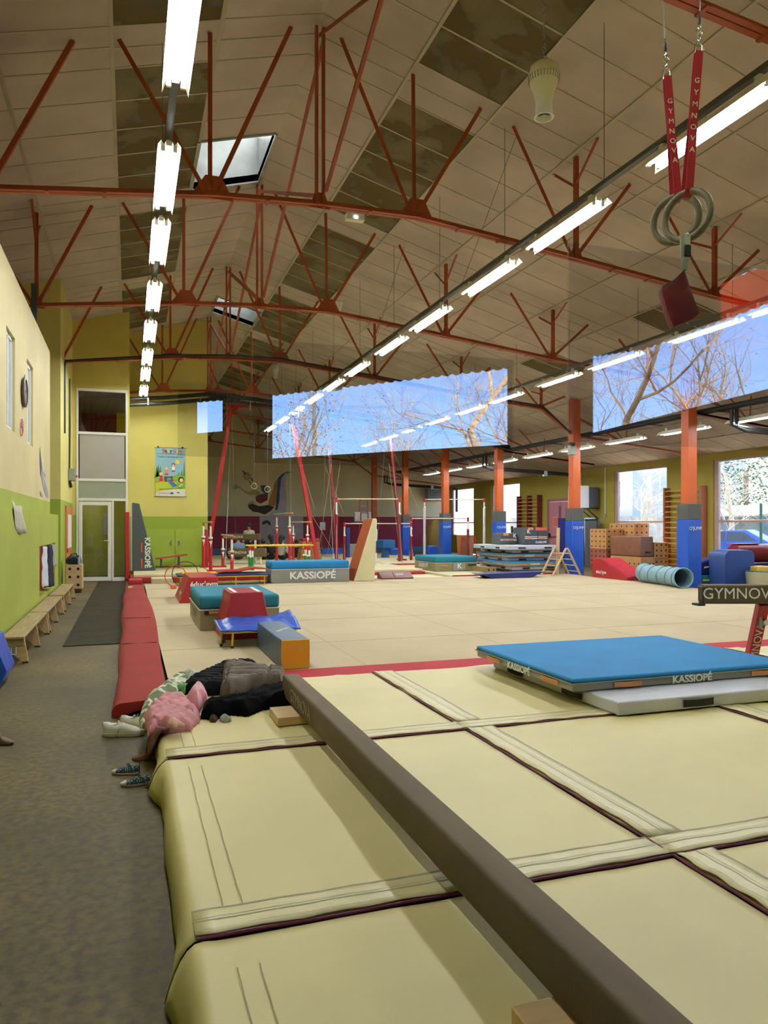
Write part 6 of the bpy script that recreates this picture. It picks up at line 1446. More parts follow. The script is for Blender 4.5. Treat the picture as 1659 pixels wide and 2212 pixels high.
# red bag
t = thing('chalk_bag', 'flat dark red bag hanging by a pale strap with black buckle under the rings', 'bag', atD(1472, 640, ZR))
out = [(1431, 620), (1455, 607), (1480, 583), (1483, 584), (1497, 625), (1515, 676), (1500, 689), (1480, 697), (1457, 706), (1450, 690), (1442, 665), (1437, 645), (1432, 632)]
b = MB(); P = [atD(x, y, ZR - .035) for x, y in out]; cen = sum(P, V((0, 0, 0))) / len(P); n = len(P); fv = V((SN, CS, 0))
rings_ = ((1.0, .0), (.97, .022), (.7, .034), (.35, .038), (.0, .040))
for sg in (-1, 1):
    k0 = len(b.v)
    for s, dpt in rings_[:-1]: b.v += [cen + (p - cen) * s + fv * (sg * dpt + .035) for p in P]
    b.v.append(cen + fv * (sg * .04 + .035)); m = len(rings_) - 1
    for i in range(m - 1):
        for k in range(n):
            f = [k0 + i * n + k, k0 + i * n + (k + 1) % n, k0 + (i + 1) * n + (k + 1) % n, k0 + (i + 1) * n + k]; b.f.append(f if sg > 0 else f[::-1]); b.m.append(0)
    for k in range(n): f = [k0 + (m - 1) * n + k, k0 + (m - 1) * n + (k + 1) % n, k0 + m * n]; b.f.append(f if sg > 0 else f[::-1]); b.m.append(0)
b.build('body', mat('dark_red_fabric', '7c2030', .6, var=.08, vs=8, bump=.3, bs=14), t, smooth=True)
MB().path([atD(1431, 620, ZR - .036), atD(1455, 607, ZR - .036), atD(1480, 583, ZR - .036)], .004, 6).build('zip', M_dgrey, t)
MB().bar(atD(1474, 506, ZR - .02), atD(1478, 586, ZR - .02), .022, .003, up=tuple(fv)).bar(atD(1486, 506, ZR - .03), atD(1485, 526, ZR - .035), .024, .003, up=tuple(fv)).bar(atD(1483, 555, ZR - .035), atD(1478, 586, ZR - .02), .024, .003, up=tuple(fv)).build('strap', mat('pale_webbing', 'c4ccc0', .7, var=.04), t)
MB().path([atD(1486, 508, ZR - .035), atD(1486, 504, ZR), atD(1474, 508, ZR + .02)], .004, 6).build('strap_loop', MATS['pale_webbing'], t)
MB().obox(atD(1485, 542, ZR - .04), .032, .012, .052, Matrix.Rotation(-TH, 3, 'Z')).build('buckle', M_black, t, bevel=.006)
# ================================================================ CLOTHES AND SHOES
def inside(p, poly):
    c = False; n = len(poly); j = n - 1
    for i in range(n):
        if (poly[i][1] > p[1]) != (poly[j][1] > p[1]) and p[0] < (poly[j][0] - poly[i][0]) * (p[1] - poly[i][1]) / (poly[j][1] - poly[i][1]) + poly[i][0]: c = not c
        j = i
    return c
def edist(p, poly):
    d = 9; n = len(poly)
    for i in range(n):
        a = V(poly[i]); b_ = V(poly[(i + 1) % n]); ab = b_ - a; u = max(0, min(1, (V(p) - a).dot(ab) / max(1e-9, ab.dot(ab)))); d = min(d, (V(p) - a - ab * u).length)
    return d
def garment(name, label, cat, px, h, m, zb=.206, quilt=None, seed=0, step=.014, zh=.5, ramp=.06, wr=.02, tilt=None, parent=None):
    """a dropped garment: the outline on the mat, puffed up with folds and quilting"""
    poly = [at(x, y, zb + (h * zh if y < sum(q[1] for q in px) / len(px) else 0.0)).to_2d()[:] for x, y in px]
    xs = [p[0] for p in poly]; ys = [p[1] for p in poly]
    nx, ny = int((max(xs) - min(xs)) / step) + 2, int((max(ys) - min(ys)) / step) + 2
    idx = {}; b = MB()
    def hz(x, y, e):
        k = min(1, e / ramp) ** .5; an = seed * .9
        z = h * k * (.85 + .2 * mnoise.noise(V((x * 3, y * 3, seed))))
        u, w_ = x * cos(an) + y * sin(an), -x * sin(an) + y * cos(an)
        for fr, am in ((6, .8), (14, .3)):
            q = mnoise.noise(V((u * fr * .3, w_ * fr + .8 * mnoise.noise(V((x * 4, y * 4, seed))), seed + fr)))
            z += wr * am * k * (1 - min(1, abs(q) * 4)) ** 1.5
        if quilt:
            a, sp, dp = quilt; w_ = (x * cos(a) + y * sin(a)) / sp + .35 * mnoise.noise(V((x * 3, y * 3, seed))); z += dp * (abs(sin(pi * w_)) ** .4 - .8) * k; w2_ = (-x * sin(a) + y * cos(a)) / (sp * 2.6) + .3 * mnoise.noise(V((x * 2, y * 2, seed + 4))); z -= dp * .8 * max(0, 1 - abs(sin(pi * w2_)) * 5) * k
        if tilt: z += tilt[0] * (x - min(xs)) + tilt[1] * (y - min(ys))
        return zb + max(0.002, z)
    for i in range(nx):
        for j in range(ny):
            x, y = min(xs) + i * step, min(ys) + j * step
            q = (x + step / 2, y + step / 2)
            if not inside(q, poly): continue
            f = []
            for di, dj in ((0, 0), (1, 0), (1, 1), (0, 1)):
                key = (i + di, j + dj)
                if key not in idx:
                    X, Y = min(xs) + key[0] * step, min(ys) + key[1] * step; ins = inside((X, Y), poly); e = edist((X, Y), poly) if ins else 0
                    if not ins:
                        # pull stray corners onto the outline
                        best = None; bd = 9
                        for s in range(len(poly)):
                            a_ = V(poly[s]); c_ = V(poly[(s + 1) % len(poly)]); ab = c_ - a_; u = max(0, min(1, (V((X, Y)) - a_).dot(ab) / max(1e-9, ab.dot(ab)))); pt = a_ + ab * u
                            if (pt - V((X, Y))).length < bd: bd = (pt - V((X, Y))).length; best = pt
                        X, Y = best
                    idx[key] = len(b.v); b.v.append(V((X, Y, hz(X, Y, e))))
                f.append(idx[key])
            b.f.append(f); b.m.append(0)
    k0 = len(b.v); b.v += [V((v.x, v.y, zb - .004 if v.z - zb < .02 else zb)) for v in b.v]
    cnt = {}
    for f in b.f:
        for s in range(4):
            e_ = (f[s], f[(s + 1) % 4]); cnt[e_] = 1
    sk = [[e_[1], e_[0], e_[0] + k0, e_[1] + k0] for e_ in cnt if (e_[1], e_[0]) not in cnt]
    b.f += sk; b.m += [0] * len(sk)
    o = b.build(name, m, parent, smooth=True)
    if parent is None: tag(o, label, cat)
    elif label: o['label'] = label
    return o, poly
M_blk = mat('black_quilt', '060709', .85, var=.15, vs=9, bump=.2, bs=60, spec=.12)
M_blk2 = mat('black_fleece', '040405', .95, var=.2, vs=9, bump=.2, bs=80, spec=.08)
M_brn2 = mat('taupe_quilt', '54463c', .7, var=.08, vs=9, bump=.25, bs=40)
M_pinkq = mat('pink_quilt', 'c07c84', .6, var=.07, vs=7, bump=.2, bs=35)
def camo():
    m = mat('camouflage', '8c9478', .85); n = m.node_tree; p = n.nodes['Principled BSDF']; tcn = n.nodes.new('ShaderNodeTexCoord')
    nz = n.nodes.new('ShaderNodeTexNoise'); nz.inputs['Scale'].default_value = 9; nz.inputs['Detail'].default_value = 1; n.links.new(tcn.outputs['Object'], nz.inputs[0])
    r = n.nodes.new('ShaderNodeValToRGB'); r.color_ramp.interpolation = 'CONSTANT'; e = r.color_ramp.elements; e[0].color = lin('5c6848'); e[1].position = .43; e[1].color = lin('b4b89c'); x = e.new(.53); x.color = lin('d0d0c4'); x = e.new(.62); x.color = lin('6c7858')
    n.links.new(nz.outputs['Fac'], r.inputs[0]); n.links.new(r.outputs[0], p.inputs['Base Color']); return m
M_camo = camo()
garment('coat', 'camouflage patterned hooded top draped over the corner of the mat', 'coat', [(302, 1572), (300, 1552), (312, 1515), (335, 1486), (360, 1466), (392, 1452), (412, 1455), (405, 1478), (385, 1490), (355, 1500), (335, 1520), (330, 1545), (320, 1575)], .06, M_camo, seed=2, wr=.02)
garment('plastic_bag', 'green and white plastic bag among the coats', 'bag', [(372, 1494), (378, 1480), (395, 1468), (410, 1478), (418, 1496), (395, 1500)], .07, mat('green_plastic', '2c7c2c', .3, var=.3, vs=12), seed=5, wr=.03)
garment('knitted_top', 'crumpled white top at the back of the heap of coats', 'clothing', [(392, 1465), (395, 1450), (420, 1447), (438, 1458), (425, 1470), (405, 1472)], .09, mat('white_knit', 'b8b8b0', .9, var=.1, vs=20, bump=.5, bs=60), seed=6, wr=.03)
garment('coat', 'black quilted coat lying behind the taupe lined one', 'coat', [(396, 1498), (398, 1468), (440, 1450), (480, 1436), (545, 1428), (590, 1446), (600, 1460), (560, 1490), (480, 1500), (430, 1505)], .10, M_blk, seed=3, quilt=(1.2, .10, .024), wr=.012)
garment('coat', 'taupe quilted coat lining turned up on top of the heap', 'coat', [(474, 1502), (480, 1440), (520, 1437), (560, 1448), (618, 1450), (612, 1472), (590, 1488), (545, 1492), (520, 1500), (497, 1506)], .15, M_brn2, seed=7, quilt=(1.35, .11, .04), ramp=.04, wr=.012)
garment('coat', 'long black fleece coat spread across the mat up to the beam', 'coat', [(432, 1552), (440, 1525), (470, 1510), (520, 1502), (560, 1490), (600, 1478), (622, 1470), (632, 1490), (640, 1518), (622, 1532), (570, 1533), (535, 1548), (500, 1546), (460, 1556)], .10, M_blk2, seed=11, wr=.022)
garment('fur_glove', 'brown fur bobble showing at the hem of the black coat', 'fur bobble', [(450, 1552), (456, 1540), (470, 1536), (474, 1550), (466, 1560), (455, 1560)], .06, mat('brown_fur', '4c3424', .95, var=.3, vs=60, bump=1, bs=120), seed=1, wr=.03, step=.01)
garment('grey_hat', 'grey knitted hat beside the brown fur bobble', 'hat', [(474, 1558), (474, 1544), (490, 1540), (501, 1547), (498, 1558), (484, 1560)], .05, mat('grey_knit', '8c8c84', .9, var=.15, vs=30, bump=.5, bs=80), seed=4, step=.01)
# pink jacket with hood, hanging over the edge
t = thing('jacket', 'pink quilted child jacket flung over the mat edge', 'jacket', at(380, 1560, .2))
garment('body', None, None, [(320, 1590), (306, 1560), (318, 1528), (345, 1510), (380, 1505), (405, 1506), (420, 1520), (434, 1535), (430, 1560), (412, 1578), (358, 1585), (340, 1583)], .10, M_pinkq, seed=9, quilt=(2.3, .10, .034), parent=t, ramp=.05, wr=.014)
garment('hood', 'paler pink hood', None, [(402, 1518), (400, 1500), (412, 1486), (430, 1478), (446, 1484), (455, 1508), (440, 1524), (432, 1540), (418, 1535)], .12, mat('pale_pink', 'cc8c98', .6, var=.05, bump=.2, bs=20), seed=12, parent=t, ramp=.05, wr=.01)
garment('mitten', 'cream pink knitted mitten', None, [(362, 1570), (360, 1552), (380, 1548), (402, 1560), (396, 1570), (375, 1573)], .05, mat('peach_knit', 'c89c8c', .9, var=.1, vs=30, bump=.4, bs=70), zb=.275, seed=2, parent=t, step=.01)
b = MB(); n = 12; vs = []
for i in range(n + 1):
    y = 4.72 + .26 * i / n
    for j, (dx, z_) in enumerate(((.10, .245), (.05, .255), (.02, .22), (.0, .14), (-.01, .07 + .03 * sin(i)))): vs.append((.12 + dx + .015 * sin(i * 1.4 + j), y, z_))
b.add(vs, [(i * 5 + j, (i + 1) * 5 + j, (i + 1) * 5 + j + 1, i * 5 + j + 1) for i in range(n) for j in range(4)])
o = b.build('sleeve', mat('dark_pink', '744444', .7, var=.1, bump=.3, bs=30), t, smooth=True, label='darker sleeve hanging down the side'); s = o.modifiers.new('t', 'SOLIDIFY'); s.thickness = .02
# shoes
def shoe(label, pos, rz, L, mu, ms, mt=None, kids=False, untied=False, name='sneaker', cat='shoe'):
    t = thing(name, label, cat, (0, 0, 0), 0); N = 22; n = 14
    def prof(u):
        w_ = L * (.135 + .055 * sin(pi * min(1, u * 1.15)) + .03 * (u > .55) * sin(pi * (u - .55) / .45)); w_ *= (1 if u < .86 else max(.25, 1 - ((u - .86) / .14) ** 2 * .75)) * (1 if u > .08 else .72 + .28 * u / .08); return w_
    b = MB(); pts = [(L * k / N, prof(k / N)) for k in range(N + 1)]; h0 = L * .085
    ol = [(x, w_, 0) for x, w_ in pts] + [(x, -w_, 0) for x, w_ in pts[::-1]]
    b.prism([(x, y, .001 + .02 * L * max(0, x / L - .8) * 2) for x, y, z in ol], (0, 0, h0)); b.build('sole', ms, t, bevel=.003)
    b = MB(); vs = []
    for i in range(N + 1):
        u = i / N; w_ = prof(u) * .95
        hgt = L * (.29 if u < .1 else .29 - (u - .1) * .12 if u < .4 else .285 - (u - .4) * .35 if u < .8 else .145 - (u - .8) * .3)
        op = .16 < u < .44
        for k in range(n + 1):
            a = pi * k / n; y = cos(a) * w_; z = h0 + sin(a) ** .6 * (hgt - h0 * .5) if not op else h0 + min(sin(a) ** .6, .86) * (hgt - h0 * .5)
            if u < .45: y *= 1 - .22 * (sin(a) ** 2)
            vs.append((u * L * .985 + .004, y, z))
    b.add(vs, [(i * (n + 1) + k, (i + 1) * (n + 1) + k, (i + 1) * (n + 1) + k + 1, i * (n + 1) + k + 1) for i in range(N) for k in range(n)] + [tuple(range(n + 1))])
    up_ = b.build('upper', mu, t, smooth=True)
    if mt:
        b = MB()
        for i in range(7):
            u = .8 + .2 * i / 6; w_ = prof(u) * .97; hgt = L * (.152 - (u - .8) * .33)
            for k in range(n + 1): a = pi * k / n; b.v.append(V((u * L * .99 + .004, cos(a) * w_, h0 + sin(a) ** .6 * (hgt - h0 * .45))))
        for i in range(6):
            for k in range(n): b.f.append([i * (n + 1) + k, (i + 1) * (n + 1) + k, (i + 1) * (n + 1) + k + 1, i * (n + 1) + k + 1]); b.m.append(0)
        b.build('toe_cap', mt, t, smooth=True, label='white toe cap')
    cl = []
    for q in range(20):
        a = 2 * pi * q / 20; cx_ = .27 + .15 * cos(a); cl.append((L * cx_, sin(a) * L * .085, L * (.275 + .02 * cos(a) + (.03 if cos(a) < -.6 else 0))))
    MB().path(cl, L * .017, 7, True).build('collar', mu, t, smooth=True); MB().prism([(x, y, z - L * .012) for x, y, z in cl], (0, 0, -.003)).build('insole', mat('shoe_lining', '2c2824', .9, var=0), t)
    b = MB()
    for k in range(5):
        u = .46 + .065 * k; z = L * (.30 - (u - .42) * .36); w_ = L * .06
        b.path([(u * L, -w_, z - .012 * (L / .3)), (u * L + .004, 0, z + .004), (u * L, w_, z - .012 * (L / .3))], L * .012, 6)
    if untied: b.path([(L * .47, -L * .06, L * .3), (L * .42, -L * .16, L * .2), (L * .4, -L * .2, L * .06), (L * .36, -L * .27, .006), (L * .3, -L * .33, .005)], L * .01, 6)
    else: b.path([(L * .46, 0, L * .33), (L * .44, -L * .05, L * .37), (L * .42, -L * .12, L * .33), (L * .46, 0, L * .33), (L * .45, L * .06, L * .38), (L * .42, L * .12, L * .32)], L * .011, 6)
    b.build('laces', mat('pale_laces', '8c8468', .8, var=0) if not kids else mat('navy_laces', '2c4454', .8, var=0), t, smooth=True)
    MB().prism([(L * .40, -L * .05, L * .22), (L * .40, L * .05, L * .22), (L * .36, L * .045, L * .36), (L * .36, -L * .045, L * .36)], (L * .015, 0, 0)).build('tongue', mu, t, bevel=.002)
    if kids: MB().prism([(0.0, -L * .03, L * .3), (0.0, L * .03, L * .3), (-L * .04, L * .03, L * .48), (-L * .04, -L * .03, L * .48)], (L * .02, 0, 0)).build('pull_tab', mat('tab_blue', '3c5c74', .7, var=0), t)
    else: MB().box(-.004, L * .04, -L * .06, L * .06, L * .22, L * .31).build('heel_tab', mat('tan_tab', '9c8870', .6, var=0), t, bevel=.003)
    t.location = pos; t.rotation_euler = (0, 0, rz); return t
M_wsh = mat('white_leather', 'd4d0c4', .5, var=.05, vs=20); M_sole = mat('white_sole', 'b8b4a4', .6, var=.08, vs=20)
p = at(222, 1593, 0); shoe('white leather sneaker with an untied lace, heel towards the wall', (p.x, p.y + .05, 0), R(4) - TH, .29, M_wsh, M_sole, untied=True)
p = at(262, 1585, 0); shoe('white leather sneaker half hidden behind its mate and the pink jacket', (p.x + .0, p.y + .17, 0), R(-12) - TH, .28, M_wsh, M_sole)
def floral():
    m = mat('floral_canvas', '2c4450', .8); n = m.node_tree; p = n.nodes['Principled BSDF']; tcn = n.nodes.new('ShaderNodeTexCoord')
    v = n.nodes.new('ShaderNodeTexVoronoi'); v.inputs['Scale'].default_value = 110; n.links.new(tcn.outputs['Object'], v.inputs['Vector'])
    r = n.nodes.new('ShaderNodeValToRGB'); r.color_ramp.interpolation = 'CONSTANT'; e = r.color_ramp.elements; e[0].color = lin('c0c4b4'); e[1].position = .32; e[1].color = lin('2c4450')
    n.links.new(v.outputs['Distance'], r.inputs[0]); n.links.new(r.outputs[0], p.inputs['Base Color']); return m
M_flo = floral(); M_kw = mat('kid_white', 'c8c4c0', .5, var=.03)
p = at(302, 1676, 0); shoe('small navy dotted child sneaker with white toe, the farther of the pair', (p.x, p.y + .04, 0), R(182) - TH, .165, M_flo, mat('pink_sole', 'a8908c', .6, var=.03), M_kw, True)
p = at(322, 1696, 0); shoe('small navy dotted child sneaker with white toe, touching the mat', (p.x + .01, p.y + .03, 0), R(200) - TH, .165, M_flo, mat('pink_sole', 'a8908c', .6, var=.03), M_kw, True)
p = at(338, 1640, 0); shoe('dull pink slipper lying on its side against the mat edge', (p.x, p.y, 0), R(188) - TH, .15, mat('pink_suede', '845c50', .85, var=.1), mat('pink_suede2', '6c4840', .8), name='slipper', cat='shoe')
p = at(-22, 1606, 0); shoe('brown child shoe just showing at the left frame edge', (p.x, p.y, 0), R(-30), .18, mat('brown_shoe', '5c3c2c', .6), mat('brown_sole', '2c2018', .7))
# dark coat sleeve hanging over the mat side by the small sneakers
o = MB().prism([atD(x, y, 4.17 + (y - 1645) * .0008) for x, y in [(356, 1642), (346, 1650), (336, 1668), (328, 1690), (311, 1704), (318, 1709), (334, 1706), (346, 1694), (352, 1672), (359, 1652)]], V((SN, CS, 0)) * .014).build('mat_flap', mat('dark_brown_cloth', '3c2e22', .7, var=.1), smooth=True, bevel=.004); tag(o, 'dark brown underside flap of a mat hanging out at the seam beside the small sneakers', 'mat_flap')
# ================================================================ PEOPLE (far, seated on the mats)
def skinned(name, nodes, edges, m, parent, root=0, sub=2):
    me = bpy.data.meshes.new(name); inv = W[parent].inverted()
    me.from_pydata([tuple(inv @ V(p)) for p, r in nodes], edges, []); o = bpy.data.objects.new(name, me); C.objects.link(o); o.parent = parent; W[o] = W[parent]
    md = o.modifiers.new('skin', 'SKIN'); md.use_smooth_shade = True
    for i, (p, r) in enumerate(nodes):
        s = me.skin_vertices[0].data[i]; s.radius = (r, r) if not isinstance(r, tuple) else r; s.use_root = (i == root)
    sb = o.modifiers.new('sub', 'SUBSURF'); sb.levels = 1; sb.render_levels = sub; me.materials.append(m); return o
M_skin = mat('skin', 'a87c64', .6, var=.04); M_hair = mat('black_hair', '140e0c', .6, var=.1)
def person(label, x, y, z0, face, pose, top, legs_, hair_long, scale=1.0):
    t = thing('person', label, 'person', (x, y, z0)); M4 = Matrix.Translation((x, y, z0)) @ Matrix.Rotation(face, 4, 'Z') @ Matrix.Scale(scale, 4)
    # local frame: facing +Y, x = the person's right... heights for an adult of 1.65 m
    hp = .86 if pose == 'stand' else .16
    lean = .0 if pose == 'stand' else .05
    J = lambda a, b_, c: M4 @ V((a, b_, c)); S = scale
    nd = [(J(0, 0, hp), .12 * S), (J(0, .02 + lean * .3, hp + .17), .105 * S), (J(0, lean, hp + .36), .125 * S), (J(0, lean, hp + .50), .05 * S), (J(0, lean + .02, hp + .58), .062 * S), (J(0, lean + .025, hp + .68), .09 * S)]
    ed = [(0, 1), (1, 2), (2, 3), (3, 4), (4, 5)]
    def chain(st, pts):
        k = st
        for p, r in pts: nd.append((J(*p), r * S)); ed.append((k, len(nd) - 1)); k = len(nd) - 1
        return k
    for s in (-1, 1):
        if pose == 'stand': hand = ((s * .22, lean, hp + .40), (s * .25, lean + .02, hp + .14), (s * .2, lean + .18, hp + .02)); 
        else: hand = ((s * .20, lean, hp + .40), (s * .25, lean + .08, hp + .17), (s * .16, .30, hp + .12))
        k = chain(2, [(hand[0], .052), (hand[1], .042), (hand[2], .03)])
        wr_ = V(hand[2]); d = (wr_ - V(hand[1])).normalized(); pm = wr_ + d * .06; k = chain(k, [(tuple(pm), .028)])
        for q in range(4):
            o_ = V((s * (-.03 + .02 * q), 0, 0)); L_ = (.062, .07, .066, .052)[q]; chain(k, [(tuple(pm + o_ + d * .03), .0095), (tuple(pm + o_ + d * (.03 + L_) + V((0, 0, -.02))), .008)])
        chain(k, [(tuple(pm + V((-s * .045, 0, 0)) - d * .01), .011), (tuple(pm + V((-s * .06, 0, 0)) + d * .03), .009)])
        if pose == 'stand': k = chain(0, [((s * .09, 0, hp - .06), .085), ((s * .1, .02, .48), .055), ((s * .1, -.01, .1), .038), ((s * .1, .12, .035), .032)])
        else: k = chain(0, [((s * .12, .08, hp), .085), ((s * .24, .40, hp + .16), .06), ((s * .10, .52, .07), .042), ((s * .06, .64, .05), .035)])
    skinned('body', nd, ed, M_skin, t)
    tn = [(J(0, 0, hp + .02), .145 * S), (J(0, .02 + lean * .3, hp + .17), .135 * S), (J(0, lean, hp + .38), .145 * S), (J(0, lean, hp + .47), .07 * S)]; te = [(0, 1), (1, 2), (2, 3)]
    for s in (-1, 1):
        tn += [(J(s * .21, lean, hp + .40), .068 * S), (J(s * .255, lean + .05, hp + .17), .056 * S), (J(s * .2, lean + .17, hp + .11), .045 * S)]; k = len(tn); te += [(2, k - 3), (k - 3, k - 2), (k - 2, k - 1)]
    skinned('top', tn, te, top, t)
    ln = [(J(0, 0, hp), .13 * S)]; le = []
    for s in (-1, 1):
        P_ = [(s * .09, 0, hp - .06, .1), (s * .1, .02, .48, .072), (s * .1, -.01, .12, .055)] if pose == 'stand' else [(s * .12, .08, hp, .1), (s * .24, .40, hp + .16, .075), (s * .11, .51, .09, .055)]
        for q, (a, b_, c_, r) in enumerate(P_): ln.append((J(a, b_, c_), r * S)); le.append((0 if q == 0 else len(ln) - 2, len(ln) - 1))
    skinned('trousers', ln, le, legs_, t)
    hd = J(0, lean + .025, hp + .68); b = MB(); hc = hd + (J(0, -.02, .02) - J(0, 0, 0)); b.ball(hc, .108 * S, 18, (1, 1.05, 1.05))
    b.v = [v for v in b.v]
    o = b.build('hair', M_hair, t, smooth=True)
    if hair_long: b = MB(); b.path([J(0, lean - .05, hp + .70), J(0, lean - .075, hp + .58), J(0, lean - .08, hp + .44)], [.085 * S, .075 * S, .04 * S], 12); b.build('hair', M_hair, t, smooth=True)
    b = MB(); fc = lambda a, c_: J(a, lean + .025 + .087, hp + .68 + c_)
    for s in (-1, 1): b.ball(fc(s * .032, .005), .010 * S, 8)
    b.build('eyes', M_black, t, smooth=True)
    b = MB(); b.ball(fc(0, -.02) + (J(0, .012, 0) - J(0, 0, 0)), .016 * S, 8, (.7, 1, 1.4)); 
    for s in (-1, 1): b.ball(J(s * .088, lean + .02, hp + .67), .02 * S, 8, (.5, 1, 1.4))
    b.build('nose_and_ears', M_skin, t, smooth=True); MB().ball(fc(0, -.055), .018 * S, 8, (1.3, .5, .4)).build('mouth', mat('lips', '8c4c44', .6, var=0), t, smooth=True)
    return t
MW = mat('white_shirt', 'b4b4a8', .8, var=.05); MBk = mat('black_shirt', '121216', .8, var=.05); MBl = mat('pale_blue_shirt', '6c84a4', .8, var=.06, bump=.3, bs=10); MRd = mat('burgundy_shirt', '4c141c', .8, var=.05); MDk = mat('dark_trousers', '20202c', .8, var=.05)
c = atD(538, 1150, 30); person('girl with long black hair in a white top, standing behind the upper brown beam', c.x, c.y, .125, R(150), 'stand', MW, MDk, True, .88)
c = atD(516, 1180, 28.4); person('person in a pale blue shirt seated with the back turned, behind the brown beams', c.x, c.y, .125, R(20), 'sit', MBl, MDk, False, 1.1)
c = atD(586, 1180, 28.6); person('person dressed in black seated left of the tall red posts', c.x, c.y, .125, R(20), 'sit', MBk, MBk, True, 1.05)
c = atD(607, 1180, 28.2); person('person with black hair in a white top seated beside the one in black', c.x, c.y, .125, R(-60), 'sit', MW, MDk, True, 1.05)
c = atD(566, 1188, 28.9); person('person in a burgundy top seated low beside the end of the brown beam', c.x, c.y, .125, R(-120), 'sit', MRd, MRd, False, .85)
c = atD(641, 1188, 30.2); person('child in dark clothes seated behind the vaulting box', c.x, c.y, .125, R(160), 'sit', MBk, MDk, False, .8)
# ================================================================ GLAZED GALLERY BEHIND THE CAMERA, SEEN MIRRORED IN THE PANES
def mir(v): return V((v.x, 2 * GL - v.y, v.z))
def ray(px): t = (px - 829.5) / FPX; return V((SN + t * CS, CS - t * SN))
class Wl:            # vertical wall through two plan points given as pixel + camera depth
    def __init__(s, a, b): s.a = atD(a[0], HOR, a[1]).to_2d(); s.b = atD(b[0], HOR, b[1]).to_2d(); s.d = (s.b - s.a).normalized(); s.n = V((-s.d.y, s.d.x))
    def u(s, px):
        r = ray(px); den = r.x * s.d.y - r.y * s.d.x; k = (s.a.x * s.d.y - s.a.y * s.d.x) / den; return (r * k - s.a).dot(s.d)
    def zc(s, px): p = s.a + s.d * s.u(px); return SN * p.x + CS * p.y
    def z(s, px, py): return EYE - (py - HOR) * s.zc(px) / FPX
    def pt(s, u, off, z): p = s.a + s.d * u + s.n * off; return mir(V((p.x, p.y, z)))
WA = Wl((567, 10.1), (1092, 8.3)); WB = Wl((1240, 8.1), (1659, 5.2))
M_lob = mat('dark_lobby', '16130f', .9, var=0)
def lobwall(Wq, u0, u1, holes, name):
    b = wallgrid(MB(), 'Y', 0, .2, u0, u1, 0, 3.7, holes); b.v = [Wq.pt(v.x, v.y, v.z) for v in b.v]; b.f = [f[::-1] for f in b.f]
    return struct(b.build(name, M_lob))
def lobwin(Wq, pa, pb, ya, name, ztop):
    u0, u1 = Wq.u(pa), Wq.u(pb); z0 = Wq.z(pa, ya); return (u0, u1, z0, ztop)
hA = (WA.u(567), WA.u(1092), WA.z(567, 992), 3.45); hC = (WA.u(404), WA.u(480), WA.z(480, 932), 3.45)
hB = (WB.u(1240), WB.u(1700), WB.z(1240, 945), 3.45)
lobwall(WA, WA.u(300), hA[1] + .35, [hA, hC], 'wall_gallery_back'); lobwall(WB, -.45, hB[1] + 1.6, [hB], 'wall_gallery_side')
# awnings with scalloped valance outside the gallery windows
M_awn = mat('awning_cloth', '1c1a18', .9, var=0)
def awning(Wq, pts, name, label, m, off=.35, top=3.75):
    b = MB(); k = []
    N = int(abs(Wq.u(pts[-1][0]) - Wq.u(pts[0][0])) / .02)
    for i in range(N + 1):
        px = pts[0][0] + (pts[-1][0] - pts[0][0]) * i / N; 
        for (xa, ya), (xb, yb) in zip(pts, pts[1:]):
            if xa <= px <= xb: py = ya + (yb - ya) * (px - xa) / (xb - xa); break
        u = Wq.u(px); k.append((u, Wq.z(px, py) + .012 - .024 * abs(sin(pi * u / .13))))
    vs = []
    for u, z in k: vs += [Wq.pt(u, .205, z), Wq.pt(u, .205, z + .30), Wq.pt(u, .22, z), Wq.pt(u, .22, z + .30)]
    n = len(k) - 1
    b.add(vs, [(i * 4, i * 4 + 4, i * 4 + 5, i * 4 + 1) for i in range(n)] + [(i * 4 + 2, i * 4 + 3, i * 4 + 7, i * 4 + 6) for i in range(n)] + [(i * 4, i * 4 + 2, i * 4 + 6, i * 4 + 4) for i in range(n)])
    return tag(b.build(name, m), label, 'awning')
awning(WA, [(330, 872), (567, 850), (1100, 787)], 'awning_valance', 'dark scalloped awning edge over the long gallery window', M_awn)
awning(WB, [(1230, 770), (1340, 754), (1500, 692)], 'awning_valance', 'dark scalloped awning edge over the side gallery window', M_awn)
mr = mat('red_awning_cloth', 'c02020', .8, var=.25, vs=2); nn_ = mr.node_tree; pr = nn_.nodes['Principled BSDF']
tl = nn_.nodes.new('ShaderNodeBsdfTranslucent'); tl.inputs[0].default_value = lin('e05040'); ad = nn_.nodes.new('ShaderNodeAddShader'); nn_.links.new(pr.outputs[0], ad.inputs[0]); nn_.links.new(tl.outputs[0], ad.inputs[1]); nn_.links.new(ad.outputs[0], nn_.nodes['Material Output'].inputs[0])
awning(WB, [(1500, 692), (1560, 668), (1720, 606)], 'awning_valance', 'red sunlit scalloped awning edge over the side gallery window', mr)
